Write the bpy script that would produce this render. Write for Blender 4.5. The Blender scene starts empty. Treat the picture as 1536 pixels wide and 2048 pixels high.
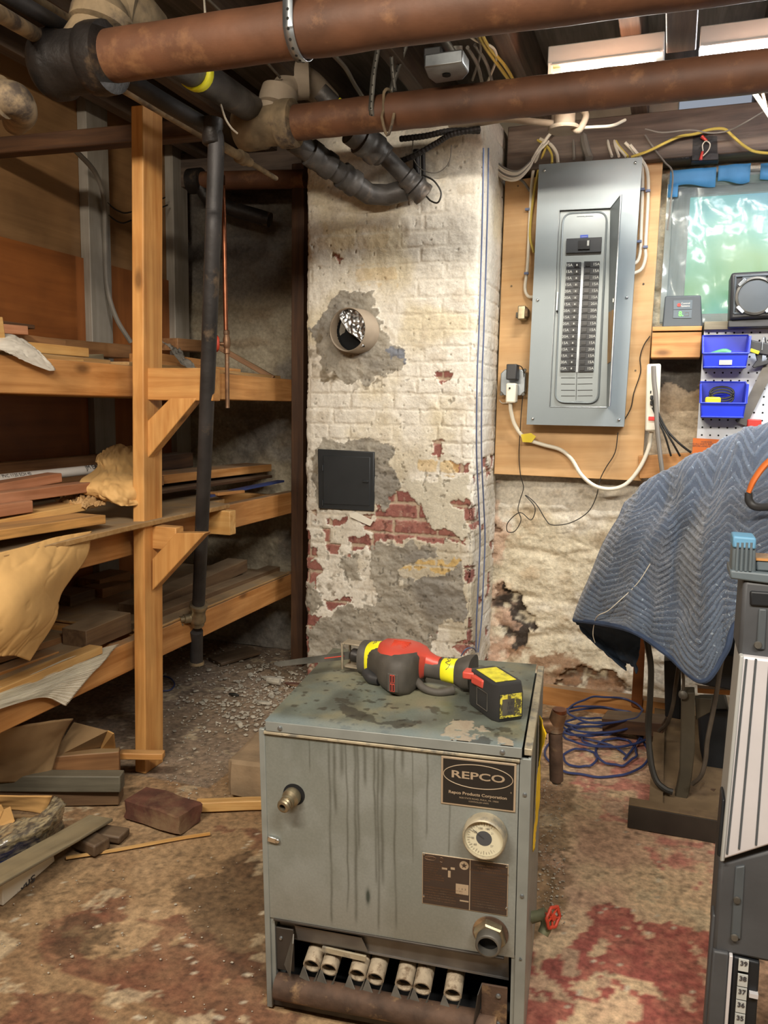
import bpy, bmesh, math, random
import numpy as np
from mathutils import Vector as V, Matrix, Euler
from mathutils.geometry import delaunay_2d_cdt
random.seed(7)
S = bpy.context.scene
COL = S.collection
PI = math.pi

# ------------------------------------------------------------------ camera
F_PX, CAM_H = 1600.0, 1.1
_n = lambda v: np.array(v, float) / np.linalg.norm(v)
_Y = _n((577, -199, F_PX)); _X = _n((4535, 286, -F_PX)); _X = _n(_X - _Y * _X.dot(_Y)); _Z = np.cross(_X, _Y)
RW = np.array([_X, _Y, _Z])            # world = RW @ camera vector (x right, y down, z forward)
CC = np.array([0, 0, CAM_H])

def at(px, py, X=None, Y=None, Z=None):
    d = RW @ np.array([px - 768, py - 1024, F_PX])
    t = X / d[0] if X is not None else Y / d[1] if Y is not None else (Z - CAM_H) / d[2]
    p = CC + d * t
    return V((p[0], p[1], p[2]))

def pixof(x, y, z):                    # numpy arrays of points -> photograph coordinates
    P = np.stack([x, y, z - CAM_H], -1) @ RW
    return 768 + F_PX * P[..., 0] / P[..., 2], 1024 + F_PX * P[..., 1] / P[..., 2]

cam = bpy.data.cameras.new('camera'); camo = bpy.data.objects.new('camera', cam); COL.objects.link(camo)
cam.lens = 36 * F_PX / 2048; cam.sensor_width = 36; cam.sensor_fit = 'AUTO'; cam.clip_start = .02
mw = Matrix.Identity(4)
for i in range(3):
    mw[i][0] = RW[i][0]; mw[i][1] = -RW[i][1]; mw[i][2] = -RW[i][2]; mw[i][3] = CC[i]
camo.matrix_world = mw
S.camera = camo

# ------------------------------------------------------------------ noise
def _h(ix, iy, s):
    a = (ix.astype(np.int64) * 374761393 + iy.astype(np.int64) * 668265263 + s * 974634777) & 0xffffffff
    a = ((a ^ (a >> 13)) * 1274126177) & 0xffffffff
    a = (a ^ (a >> 16)) & 0xffffffff
    return a / 4294967295.0
def vn(x, y, s=0):
    x = np.asarray(x, float); y = np.asarray(y, float)
    ix = np.floor(x); iy = np.floor(y); fx = x - ix; fy = y - iy
    fx = fx * fx * (3 - 2 * fx); fy = fy * fy * (3 - 2 * fy)
    a = _h(ix, iy, s); b = _h(ix + 1, iy, s); c = _h(ix, iy + 1, s); d = _h(ix + 1, iy + 1, s)
    return (a * (1 - fx) + b * fx) * (1 - fy) + (c * (1 - fx) + d * fx) * fy
def fbm(x, y, o=4, s=0):
    r = 0; a = .5; t = 0
    for i in range(o):
        r = r + a * vn(x * 2 ** i, y * 2 ** i, s + i * 17); t += a; a *= .5
    return r / t
def sst(a, b, x):
    t = np.clip((x - a) / (b - a), 0, 1); return t * t * (3 - 2 * t)
def inpoly(x, y, poly):
    r = np.zeros(np.shape(x), bool); n = len(poly)
    for i in range(n):
        x0, y0 = poly[i]; x1, y1 = poly[(i + 1) % n]
        if y0 == y1: continue
        c = ((y0 > y) != (y1 > y)) & (x < (x1 - x0) * (y - y0) / (y1 - y0) + x0)
        r ^= c
    return r
def lin(c):
    if isinstance(c, str):
        c = tuple(int(c[i:i + 2], 16) / 255 for i in (0, 2, 4))
    return tuple(((v / 12.92) if v <= .04045 else ((v + .055) / 1.055) ** 2.4) for v in c)

# ------------------------------------------------------------------ materials
MATS = {}
def newmat(name):
    m = bpy.data.materials.new(name); m.use_nodes = True
    nt = m.node_tree; b = nt.nodes['Principled BSDF']
    MATS[name] = m
    return m, nt, b
def nd(nt, t, ins=None, **kw):
    n = nt.nodes.new(t)
    for k, v in kw.items(): setattr(n, k, v)
    for k, v in (ins or {}).items():
        if isinstance(v, bpy.types.NodeSocket): nt.links.new(v, n.inputs[k])
        else: n.inputs[k].default_value = v
    return n
def c4(c): return (*lin(c), 1) if isinstance(c, str) else (*c, 1)
def ramp(nt, fac, stops):
    r = nt.nodes.new('ShaderNodeValToRGB'); nt.links.new(fac, r.inputs[0])
    e = r.color_ramp.elements
    while len(e) < len(stops): e.new(.5)
    for i, (p, c) in enumerate(stops):
        e[i].position = p; e[i].color = c if len(c) == 4 else (*c, 1)
    return r.outputs[0]
def mixc(nt, f, a, b, mode='MIX'):
    m = nt.nodes.new('ShaderNodeMix'); m.data_type = 'RGBA'; m.blend_type = mode
    for i, v in ((0, f), (6, a), (7, b)):
        if isinstance(v, bpy.types.NodeSocket): nt.links.new(v, m.inputs[i])
        else: m.inputs[i].default_value = v
    return m.outputs[2]
def g(v): return (v, v, v, 1)

def mat(name, col, rough=.6, metal=0., var=.12, scale=12., bump=.0, bscale=60., col2=None, thr=(.55, .65), s2=8., emit=None, ecol=None, trans=0., alpha=1., sheen=0., coat=0.):
    m, nt, b = newmat(name)
    tc = nd(nt, 'ShaderNodeTexCoord').outputs['Object']
    base = c4(col)
    n1 = nd(nt, 'ShaderNodeTexNoise', {'Vector': tc, 'Scale': scale, 'Detail': 6.})
    f = ramp(nt, n1.outputs[0], [(.3, g(1 - var * 1.6)), (.7, g(1 + var * .6))])
    out = mixc(nt, 1., base, f, 'MULTIPLY')
    if col2:
        n2 = nd(nt, 'ShaderNodeTexNoise', {'Vector': tc, 'Scale': s2, 'Detail': 8., 'Roughness': .65})
        f2 = ramp(nt, n2.outputs[0], [(thr[0], g(0)), (thr[1], g(1))])
        out = mixc(nt, f2, out, c4(col2))
    nt.links.new(out, b.inputs['Base Color'])
    b.inputs['Roughness'].default_value = rough; b.inputs['Metallic'].default_value = metal
    if trans: b.inputs['Transmission Weight'].default_value = trans
    if coat: b.inputs['Coat Weight'].default_value = coat
    if sheen: b.inputs['Sheen Weight'].default_value = sheen
    b.inputs['Alpha'].default_value = alpha
    if emit:
        b.inputs['Emission Color'].default_value = c4(ecol or col); b.inputs['Emission Strength'].default_value = emit
    if bump:
        n3 = nd(nt, 'ShaderNodeTexNoise', {'Vector': tc, 'Scale': bscale, 'Detail': 5.})
        bp = nd(nt, 'ShaderNodeBump', {'Height': n3.outputs[0], 'Strength': bump, 'Distance': .004})
        nt.links.new(bp.outputs[0], b.inputs['Normal'])
    return m

def wood(name, c1, c2, rough=.6, knots=.5, dust=0., dustc='8a7a66', bump=.15, sc=1.):
    """grain runs along the first grain coordinate of the mesh attribute gc"""
    m, nt, b = newmat(name)
    a = nd(nt, 'ShaderNodeAttribute', attribute_name='gc').outputs['Vector']
    mp = nd(nt, 'ShaderNodeMapping', {'Vector': a, 'Scale': (1.6 * sc, 26 * sc, 26 * sc)}).outputs[0]
    n1 = nd(nt, 'ShaderNodeTexNoise', {'Vector': mp, 'Scale': 1.6, 'Detail': 8., 'Roughness': .62, 'Distortion': .6})
    mid = tuple(.5 * (p + q) for p, q in zip(lin(c1), lin(c2)))
    col = ramp(nt, n1.outputs[0], [(.32, c4(c2)), (.5, (*mid, 1)), (.66, c4(c1))])
    n2 = nd(nt, 'ShaderNodeTexNoise', {'Vector': a, 'Scale': 5., 'Detail': 3.})
    col = mixc(nt, 1., col, ramp(nt, n2.outputs[0], [(.3, g(.72)), (.7, g(1.12))]), 'MULTIPLY')
    if knots:
        mk = nd(nt, 'ShaderNodeMapping', {'Vector': a, 'Scale': (4., 9., 9.)}).outputs[0]
        vo = nd(nt, 'ShaderNodeTexVoronoi', {'Vector': mk, 'Scale': 1.}, feature='F1')
        kf = ramp(nt, vo.outputs['Distance'], [(.06, g(knots)), (.16, g(0))])
        dk = tuple(v * .32 for v in lin(c2))
        col = mixc(nt, kf, col, (*dk, 1))
    if dust:
        ge = nd(nt, 'ShaderNodeNewGeometry'); sx = nd(nt, 'ShaderNodeSeparateXYZ', {0: ge.outputs['Normal']})
        n4 = nd(nt, 'ShaderNodeTexNoise', {'Vector': a, 'Scale': 14., 'Detail': 6.})
        up = ramp(nt, sx.outputs[2], [(.5, g(0)), (.9, g(dust))])
        fd = mixc(nt, 1., up, ramp(nt, n4.outputs[0], [(.3, g(.4)), (.6, g(1))]), 'MULTIPLY')
        col = mixc(nt, fd, col, c4(dustc))
    nt.links.new(col, b.inputs['Base Color']); b.inputs['Roughness'].default_value = rough
    if bump:
        bp = nd(nt, 'ShaderNodeBump', {'Height': n1.outputs[0], 'Strength': bump, 'Distance': .003})
        nt.links.new(bp.outputs[0], b.inputs['Normal'])
    return m

def vcol(name, rough=.85, fine=90., amt=.12, bump=.35, bsc=140., dist=.003):
    m, nt, b = newmat(name)
    tc = nd(nt, 'ShaderNodeTexCoord').outputs['Object']
    a = nd(nt, 'ShaderNodeAttribute', attribute_name='Col').outputs['Color']
    n1 = nd(nt, 'ShaderNodeTexNoise', {'Vector': tc, 'Scale': fine, 'Detail': 8., 'Roughness': .65})
    col = mixc(nt, 1., a, ramp(nt, n1.outputs[0], [(.32, g(1 - amt * 1.8)), (.68, g(1 + amt))]), 'MULTIPLY')
    nt.links.new(col, b.inputs['Base Color']); b.inputs['Roughness'].default_value = rough
    n2 = nd(nt, 'ShaderNodeTexNoise', {'Vector': tc, 'Scale': bsc, 'Detail': 6.})
    bp = nd(nt, 'ShaderNodeBump', {'Height': n2.outputs[0], 'Strength': bump, 'Distance': dist})
    nt.links.new(bp.outputs[0], b.inputs['Normal'])
    return m

wood('pine', 'd6a260', 'b4783a', knots=.8, dust=.35, dustc='a08a68')
wood('pine_pale', 'e0b878', 'c08c4a', knots=.5, dust=.2, dustc='a08a68')
wood('pine_rail', 'cd965a', 'a56c34', knots=.8, dust=.8, dustc='80705c')
wood('plywood', 'b99666', '97713f', knots=.2, dust=.85, dustc='8d7d66')
wood('mahogany', 'c08a68', '98603f', knots=.1, dust=.3, dustc='8a7460')
wood('brown_wood', '9a7048', '6f4a2c', knots=.3, dust=.75, dustc='93805f')
wood('dark_wood', '5e4028', '38251a', knots=.3, dust=.4)
wood('joist_wood', '6d5c4e', '44372e', knots=.2, bump=.4)
wood('subfloor_wood', '8a8278', '5f574e', knots=.1, bump=.3)
wood('old_wood', '6f5a44', '453425', knots=.3, dust=.3, bump=.4)
wood('slate_wood', '6e695a', '4e4a3e', knots=.2, dust=.4, dustc='7a7260')
wood('gray_wood', '8a8068', '6a604c', knots=.3, dust=.6, dustc='a09070')
wood('stud_paint', '9a948a', '857e72', knots=.1)
wood('backboard', 'd9b07c', 'c79a64', knots=.1, bump=.05, sc=.6)
wood('dusty_timber', '7a6044', '523c2a', knots=.2, dust=.75, dustc='8d7a60')
wood('hardboard', '9a5c2a', '7d461c', rough=.5, knots=.1, bump=.03, sc=.35)
wood('panelboard', 'a07a50', '83603c', knots=.05, bump=.03, sc=.35)
wood('splitwood', 'd9a25c', '8a6236', knots=.6, dust=.3)
mat('cardboard', '967a56', .85, var=.15, scale=8, bump=.2, bscale=30)
mat('cardboard_light', 'c89c60', .85, var=.12, scale=8, bump=.2, bscale=30)
mat('kraft', 'cfa66a', .75, var=.12, scale=10, bump=.25, bscale=24)
mat('kraft_dull', 'b08e60', .8, var=.2, scale=14, bump=.3, bscale=40)
mat('pvc', 'e8e4dc', .35, var=.03)
mat('ink', '3a3a40', .6, var=.0)
mat('paper_white', 'e2dccb', .6, var=.06)
mat('iron_black', '2b2725', .5, .3, var=.3, scale=18, bump=.5, bscale=60, col2='5a4a38', thr=(.58, .7), s2=10)
mat('iron_dusty', '8d7a5e', .8, .0, var=.35, scale=14, bump=.5, bscale=50, col2='4a4038', thr=(.5, .62), s2=9)
mat('pipe_brown', '603e29', .62, .0, var=.25, scale=9, bump=.35, bscale=26, col2='7c5739', thr=(.55, .7), s2=12)
mat('pipe_gray', '4d4a48', .5, .2, var=.35, scale=12, bump=.4, bscale=50, col2='76685a', thr=(.55, .68), s2=7)
mat('pipe_steel', '3c3a3a', .58, .4, var=.3, scale=10, bump=.3, bscale=60, col2='6a5a48', thr=(.6, .7), s2=8)
mat('copper', '8f5a40', .35, .9, var=.3, scale=20, col2='5a3826', thr=(.5, .7))
mat('copper_dull', '8a6a50', .5, .7, var=.3, scale=25, col2='a89a88', thr=(.55, .7), s2=14, bump=.2)
mat('brass', 'a2967c', .4, .8, var=.3, scale=30)
mat('galv', '9aa0a4', .35, .85, var=.2, scale=20)
mat('galv_dull', '6e6b64', .55, .6, var=.3, scale=20)
mat('chrome', 'd6d6d4', .22, 1., var=.05)
mat('foil', 'b4b6b6', .32, 1., var=.1, bump=.3, bscale=30)
mat('clay', '9a8b78', .7, var=.15)
mat('soot_shade', '0a0b0d', .9, var=.1)  # near black: soot, small black parts, and painted shade inside bores and slots
mat('door_black', '2d3032', .45, .2, var=.1, bump=.05)
mat('wire_white', 'd6cdbb', .5, var=.08)
mat('wire_yellow', 'c8b052', .5, var=.1)
mat('wire_gray', '7a746b', .6, var=.15)
mat('wire_black', '25231f', .5, var=.1)
mat('wire_blue', '33406e', .5, var=.1)
mat('wire_bluegray', '5a6684', .5, var=.1)
mat('cord_white', 'e4dcc8', .45, var=.05)
mat('tag_yellow', 'e6cc2a', .5, var=.08)
mat('panel_gray', '848d90', .42, .25, var=.04, scale=5)
mat('panel_inner', '929a9b', .4, .25, var=.04)
mat('breaker_black', '24282d', .4, var=.05)
mat('breaker_toggle', '101215', .35, var=.0)
mat('label_print', 'b9bcb8', .6, var=.1)
mat('label_blue', '3c56b8', .5, var=.0)
mat('white_plastic', 'dcd9d0', .4, var=.04)
mat('black_plastic', '2f2f30', .45, var=.08)
mat('gray_plastic', '4a5054', .5, var=.06)
mat('slate_plastic', '5d686e', .5, var=.12, bump=.1)
mat('blue_plastic', '2238c8', .35, var=.06)
mat('painted_blue', '5f93b4', .55, var=.1)
mat('blue_tape', '4a8fc4', .6, var=.08, bump=.2)
mat('red_plastic', 'c8382c', .4, var=.06)
mat('red_saw', 'bf4a3c', .42, var=.08)
mat('rubber', '4a4640', .7, var=.2, scale=30, bump=.15)
mat('saw_tape', 'ece62a', .4, var=.08, scale=30)
mat('sticker', 'd8cf3c', .5, var=.25, scale=60, col2='8a8440', thr=(.56, .62), s2=40)
mat('orange_card', 'e0742c', .6, var=.05)
mat('pegboard', 'd2d6da', .5, var=.04)
mat('hole_dark', '14130f', .9, var=0)
mat('steel_ruler', '77736c', .4, .7, var=.2)
mat('steel_rule_worn', 'a89c88', .45, .5, var=.2, scale=60)
mat('silver_panel', 'cfcdd0', .45, .2, var=.05)
mat('tool_dark', '45474a', .55, var=.12, scale=14, bump=.1)
mat('cord_dusty', '4a4238', .7, var=.2, scale=30)
mat('machine_olive', '453e30', .65, .1, var=.2, scale=14, col2='6e5f48', thr=(.56, .74), s2=6)
mat('machine_dark', '23262a', .5, .3, var=.25)
mat('dusty_plate', '7a664c', .9, var=.2, scale=9, col2='5a4a3a', thr=(.5, .7))
mat('angle_iron', '3a342e', .6, .3, var=.2)
mat('lamp_metal', 'a2a4a2', .5, .0, var=.04)
mat('plate_black', '211e1b', .5, var=.1, scale=30)
mat('plate_edge', 'bfae96', .4, .5, var=.08)
mat('plate_dark2', '3b2f28', .5, var=.12, scale=40)
mat('gauge_face', 'cfc9ae', .5, var=.06)
mat('yellow_tag', 'e2b91e', .45, var=.1, scale=20, bump=.3, bscale=30)
mat('red_handle', 'c4452e', .5, var=.15, scale=40)
mat('verdigris', '7a7c60', .6, .4, var=.3, scale=30)
mat('terracotta', 'a89a84', .8, var=.2, scale=50, col2='6e5c48', thr=(.5, .64), s2=60, bump=.3)
mat('rust', '5b4638', .75, .2, var=.35, scale=25, col2='8a6f50', thr=(.55, .65), s2=15, bump=.5)
mat('dark_steel', '45403b', .5, .4, var=.25, scale=20)
mat('brick_loose', '643e30', .9, var=.3, scale=20, bump=.6, bscale=60, col2='7a6248', thr=(.45, .62), s2=7)
mat('concrete_block', '9a8468', .9, var=.2, scale=12, bump=.5, bscale=60)
mat('chip', 'b9b2a2', .9, var=.3, scale=30)
mat('grass_green', '58a070', .5, var=.2)
mat('bat_yellow', 'd8cc4a', .5, var=.2, scale=40, col2='4a4632', thr=(.5, .56), s2=60)
mat('yellow_plastic', 'dccb20', .5, var=.05)
mat('led_green', '60ff50', .5, emit=2.5, var=0)
mat('led_red', 'e0302a', .5, emit=.8, var=0)
mat('tube_glow', 'fff8ec', .5, emit=26, ecol='fff6e6', var=0)
mat('tube_glow_white', 'ffffff', .5, emit=34, ecol='f6f8ff', var=0)
mat('tube_end', 'e8d89a', .5, emit=2.0, ecol='ffe07a', var=0)

# ------------------------------------------------------------------ mesh building
def catmull(P, n=6):
    P = [V(p) for p in P]
    if len(P) < 3: return P
    Q = [P[0] * 2 - P[1]] + P + [P[-1] * 2 - P[-2]]
    out = []
    for i in range(1, len(Q) - 2):
        a, b, c, d = Q[i - 1], Q[i], Q[i + 1], Q[i + 2]
        for k in range(n):
            t = k / n
            out.append(.5 * ((2 * b) + (c - a) * t + (2 * a - 5 * b + 4 * c - d) * t * t + (3 * b - a - 3 * c + d) * t ** 3))
    out.append(P[-1]); return out

class MB:
    def __init__(s): s.v = []; s.g = []; s.f = []; s.mi = []
    def add(s, vs, fs, gc=None, mi=0):
        o = len(s.v); s.v += [V(v) for v in vs]
        s.g += [V(q) for q in (gc if gc else vs)]
        for f in fs: s.f.append([o + i for i in f]); s.mi.append(mi)
        return s
    def box(s, c, size, R=None, mi=0, taper=None):
        off = V((random.random() * 9, random.random() * 9, random.random() * 9))
        hx, hy, hz = [q / 2 for q in size]; loc = []
        for z in (-hz, hz):
            t = taper if (taper and z > 0) else (1, 1)
            for x, y in ((-hx, -hy), (hx, -hy), (hx, hy), (-hx, hy)): loc.append(V((x * t[0], y * t[1], z)))
        ax = max(range(3), key=lambda i: size[i])
        gc = [V((p[ax], p[(ax + 1) % 3], p[(ax + 2) % 3])) + off for p in loc]
        vs = [(R @ p if R else p) + V(c) for p in loc]
        return s.add(vs, [(0, 3, 2, 1), (4, 5, 6, 7), (0, 1, 5, 4), (1, 2, 6, 5), (2, 3, 7, 6), (3, 0, 4, 7)], gc, mi)
    def bb(s, x0, x1, y0, y1, z0, z1, mi=0):
        return s.box(((x0 + x1) / 2, (y0 + y1) / 2, (z0 + z1) / 2), (abs(x1 - x0), abs(y1 - y0), abs(z1 - z0)), mi=mi)
    def bar(s, p0, p1, w, h, up=(0, 0, 1), wob=0., n=1, e0=0., e1=0.):
        """board from p0 to p1 (centre line), w sideways, h along up"""
        p0 = V(p0); p1 = V(p1); d = (p1 - p0); L = d.length; d.normalize()
        side = d.cross(V(up)).normalized(); u = side.cross(d).normalized()
        off = V((random.random() * 9, random.random() * 9, random.random() * 9))
        vs = []; gc = []
        for k in range(n + 1):
            t = k / n; c = p0 + d * L * t
            w_ = side * (math.sin(t * 7 + off.x) * wob)
            for a, b2 in ((-1, -1), (1, -1), (1, 1), (-1, 1)):
                sh = d * ((e0 * b2 if k == 0 else 0) + (e1 * b2 if k == n else 0))
                vs.append(c + side * a * w / 2 + u * b2 * h / 2 + w_ + sh)
                gc.append(V((L * t, a * w / 2, b2 * h / 2)) + off)
        fs = [(0, 1, 2, 3), (4 * n + 3, 4 * n + 2, 4 * n + 1, 4 * n)]
        for k in range(n):
            o = 4 * k
            for a in range(4): b2 = (a + 1) % 4; fs.append((o + b2, o + a, o + 4 + a, o + 4 + b2))
        return s.add(vs, fs, gc)
    def prism(s, pts, thick, mi=0):
        """planar polygon (3-D points) extruded by vector thick"""
        n = len(pts); t = V(thick); vs = [V(p) for p in pts] + [V(p) + t for p in pts]
        fs = [tuple(range(n))[::-1], tuple(range(n, 2 * n))] + [(i, (i + 1) % n, n + (i + 1) % n, n + i) for i in range(n)]
        L = (vs[1] - vs[0]).normalized(); off = V((random.random() * 9, random.random() * 9, 0))
        U = L.cross(t.normalized())
        gc = [V(((p - vs[0]).dot(L), (p - vs[0]).dot(U), (p - vs[0]).dot(t.normalized()))) + off for p in vs]
        return s.add(vs, fs, gc, mi)
    def tube(s, pts, r, seg=8, sm=0, caps=True, closed=False, mi=0, flat=1.):
        P = catmull(pts, sm) if sm else [V(p) for p in pts]
        n = len(P); rr = r if isinstance(r, (list, tuple)) else [r] * n
        if len(rr) != n: rr = list(np.interp(np.linspace(0, 1, n), np.linspace(0, 1, len(rr)), rr))
        vs = []; up = None
        for i in range(n):
            t = (P[(i + 1) % n] - P[i - 1]) if closed else (P[min(i + 1, n - 1)] - P[max(i - 1, 0)])
            if t.length < 1e-9: t = V((0, 0, 1))
            t.normalize()
            if up is None: up = V((0, 0, 1)) if abs(t.z) < .9 else V((0, 1, 0))
            a = t.cross(up)
            if a.length < 1e-4: a = t.cross(V((1, 0, .3)))
            a.normalize(); up = a.cross(t).normalized()
            for k in range(seg):
                an = 2 * PI * k / seg
                vs.append(P[i] + a * math.cos(an) * rr[i] + up * math.sin(an) * rr[i] * flat)
        fs = []
        for i in range(n if closed else n - 1):
            o = i * seg; q = ((i + 1) % n) * seg
            for k in range(seg): k2 = (k + 1) % seg; fs.append((o + k, o + k2, q + k2, q + k))
        if caps and not closed:
            fs.append(tuple(range(seg))[::-1]); fs.append(tuple((n - 1) * seg + k for k in range(seg)))
        return s.add(vs, [tuple(reversed(f)) for f in fs], None, mi)
    def lathe(s, prof, o, axis, seg=24, mi=0, open_=False):
        """prof = [(radius, distance along axis)...] from start to end"""
        o = V(o); ax = V(axis).normalized(); a = ax.orthogonal().normalized(); b = ax.cross(a)
        vs = []
        for r, h in prof:
            for k in range(seg):
                an = 2 * PI * k / seg
                vs.append(o + ax * h + a * math.cos(an) * r + b * math.sin(an) * r)
        fs = []
        for i in range(len(prof) - 1):
            for k in range(seg):
                k2 = (k + 1) % seg; fs.append((i * seg + k, i * seg + k2, (i + 1) * seg + k2, (i + 1) * seg + k))
        if not open_:
            fs.append(tuple(range(seg))[::-1]); n = len(prof) - 1; fs.append(tuple(n * seg + k for k in range(seg)))
        return s.add(vs, fs, None, mi)
    def grid(s, P, mi=0, gc=None):
        nu = len(P); nv = len(P[0]); vs = [p for row in P for p in row]
        fs = [(i * nv + j, (i + 1) * nv + j, (i + 1) * nv + j + 1, i * nv + j + 1) for i in range(nu - 1) for j in range(nv - 1)]
        return s.add(vs, fs, gc, mi)
    def sphere(s, c, r, seg=12, mi=0, sc=(1, 1, 1)):
        n = seg // 2; vs = []; fs = []
        for i in range(n + 1):
            th = PI * i / n
            for k in range(seg):
                an = 2 * PI * k / seg
                vs.append(V(c) + V((r * sc[0] * math.sin(th) * math.cos(an), r * sc[1] * math.sin(th) * math.sin(an), r * sc[2] * math.cos(th))))
        for i in range(n):
            for k in range(seg): k2 = (k + 1) % seg; fs.append((i * seg + k, (i + 1) * seg + k, (i + 1) * seg + k2, i * seg + k2))
        return s.add(vs, fs, None, mi)
    def text(s, body, o, ux, uy, size, depth=.0006, align='CENTER', mi=0, sx=1., bold=0.):
        cu = bpy.data.curves.new('t', 'FONT'); cu.body = body; cu.size = size; cu.align_x = align; cu.align_y = 'CENTER'
        cu.offset = bold; cu.resolution_u = 3
        ob = bpy.data.objects.new('t', cu); COL.objects.link(ob)
        dg = bpy.context.evaluated_depsgraph_get(); me = bpy.data.meshes.new_from_object(ob.evaluated_get(dg))
        ux = V(ux).normalized(); uy = V(uy).normalized(); nn = ux.cross(uy)
        o = V(o); A = [o + ux * v.co.x * sx + uy * v.co.y + nn * depth for v in me.vertices]
        s.add(A, [tuple(p.vertices) for p in me.polygons], None, mi)
        bpy.data.objects.remove(ob); bpy.data.curves.remove(cu); bpy.data.meshes.remove(me)
        return s
    def build(s, name, m, parent=None, local=False, smooth=40, bevel=0., bseg=2, thick=0., label=None, weld=False, sub=0, thoff=0.):
        vs = s.v
        org = V((0, 0, 0))
        if parent is None:
            if not local:
                lo = V([min(v[i] for v in vs) for i in range(3)]); hi = V([max(v[i] for v in vs) for i in range(3)])
                org = V(((lo.x + hi.x) / 2, (lo.y + hi.y) / 2, lo.z)); vs = [v - org for v in vs]
        elif not local:
            inv = WM[parent.name].inverted(); vs = [inv @ v for v in vs]
        me = bpy.data.meshes.new(name); me.from_pydata([tuple(v) for v in vs], [], s.f)
        at_ = me.attributes.new('gc', 'FLOAT_VECTOR', 'POINT')
        at_.data.foreach_set('vector', np.array([c for q in s.g for c in q], dtype=np.float32))
        ml = m if isinstance(m, (list, tuple)) else [m]
        for q in ml: me.materials.append(MATS[q])
        if len(ml) > 1: me.polygons.foreach_set('material_index', s.mi)
        me.update()
        if weld:
            bm = bmesh.new(); bm.from_mesh(me); bmesh.ops.remove_doubles(bm, verts=bm.verts, dist=1e-5); bmesh.ops.recalc_face_normals(bm, faces=bm.faces); bm.to_mesh(me); bm.free()
        if smooth:
            me.polygons.foreach_set('use_smooth', [True] * len(me.polygons))
            me.set_sharp_from_angle(angle=math.radians(smooth))
        o = bpy.data.objects.new(name, me); COL.objects.link(o)
        if parent is None: o.location = org; WM[o.name] = Matrix.Translation(org)
        else: o.parent = parent; WM[o.name] = WM[parent.name].copy()
        if thick:
            md = o.modifiers.new('s', 'SOLIDIFY'); md.thickness = thick; md.offset = thoff
        if bevel:
            md = o.modifiers.new('b', 'BEVEL'); md.width = bevel; md.segments = bseg; md.limit_method = 'ANGLE'; md.harden_normals = False
        if sub:
            md = o.modifiers.new('u', 'SUBSURF'); md.levels = sub; md.render_levels = sub
        if label: o['label'] = label
        return o
WM = {}

def tag(o, label, cat, group=None):
    o['label'] = label; o['category'] = cat
    if group: o['group'] = group
    return o
def thing(name, label, cat, loc=(0, 0, 0), M=None, group=None):
    o = bpy.data.objects.new(name, None); COL.objects.link(o); o.empty_display_size = .05
    m = M if M is not None else Matrix.Translation(V(loc))
    o.matrix_world = m; WM[o.name] = m.copy()
    return tag(o, label, cat, group)
def struct(o, label=None):
    o['kind'] = 'structure'
    if label: o['label'] = label
    return o
def stuff(o): o['kind'] = 'stuff'; return o
def one(mb, name, m, label, cat, group=None, **kw):
    return tag(mb.build(name, m, **kw), label, cat, group)

def npgrid(name, P, C, m, keep=None, parent=None):
    """numpy grid (nu,nv,3) with colours (nu,nv,3) -> smooth mesh object with Col attribute"""
    nu, nv = P.shape[:2]
    idx = np.arange(nu * nv).reshape(nu, nv)
    q = np.stack([idx[:-1, :-1], idx[1:, :-1], idx[1:, 1:], idx[:-1, 1:]], -1).reshape(-1, 4)
    if keep is not None:
        kf = (keep[:-1, :-1] & keep[1:, :-1] & keep[1:, 1:] & keep[:-1, 1:]).reshape(-1); q = q[kf]
    me = bpy.data.meshes.new(name)
    me.vertices.add(nu * nv); me.vertices.foreach_set('co', P.reshape(-1).astype(np.float32))
    me.loops.add(len(q) * 4); me.loops.foreach_set('vertex_index', q.reshape(-1).astype(np.int32))
    me.polygons.add(len(q)); me.polygons.foreach_set('loop_start', (np.arange(len(q)) * 4).astype(np.int32))
    me.update(calc_edges=True); me.validate()
    a = me.attributes.new('Col', 'FLOAT_COLOR', 'POINT')
    cc = np.ones((nu * nv, 4), np.float32); cc[:, :3] = C.reshape(-1, 3); a.data.foreach_set('color', cc.reshape(-1))
    me.materials.append(MATS[m])
    me.polygons.foreach_set('use_smooth', [True] * len(me.polygons))
    o = bpy.data.objects.new(name, me); COL.objects.link(o); WM[o.name] = Matrix.Identity(4)
    return o
def mixa(a, b, t): return a + (b - a) * t[..., None]
# ================================================================== the room
XL, XR, YB, YF, ZC = -2.10, 1.75, 3.20, -1.3, 2.32
YC, XC0, XC1 = 2.814, -1.332, -.657        # chimney front plane and its two sides
vcol('chimney_surface', rough=.8, fine=110, amt=.10, bump=.4, bsc=160)
vcol('stone_surface', rough=.85, fine=70, amt=.16, bump=.6, bsc=90, dist=.005)
vcol('floor_surface', rough=.82, fine=60, amt=.28, bump=.5, bsc=80, dist=.004)

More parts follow.
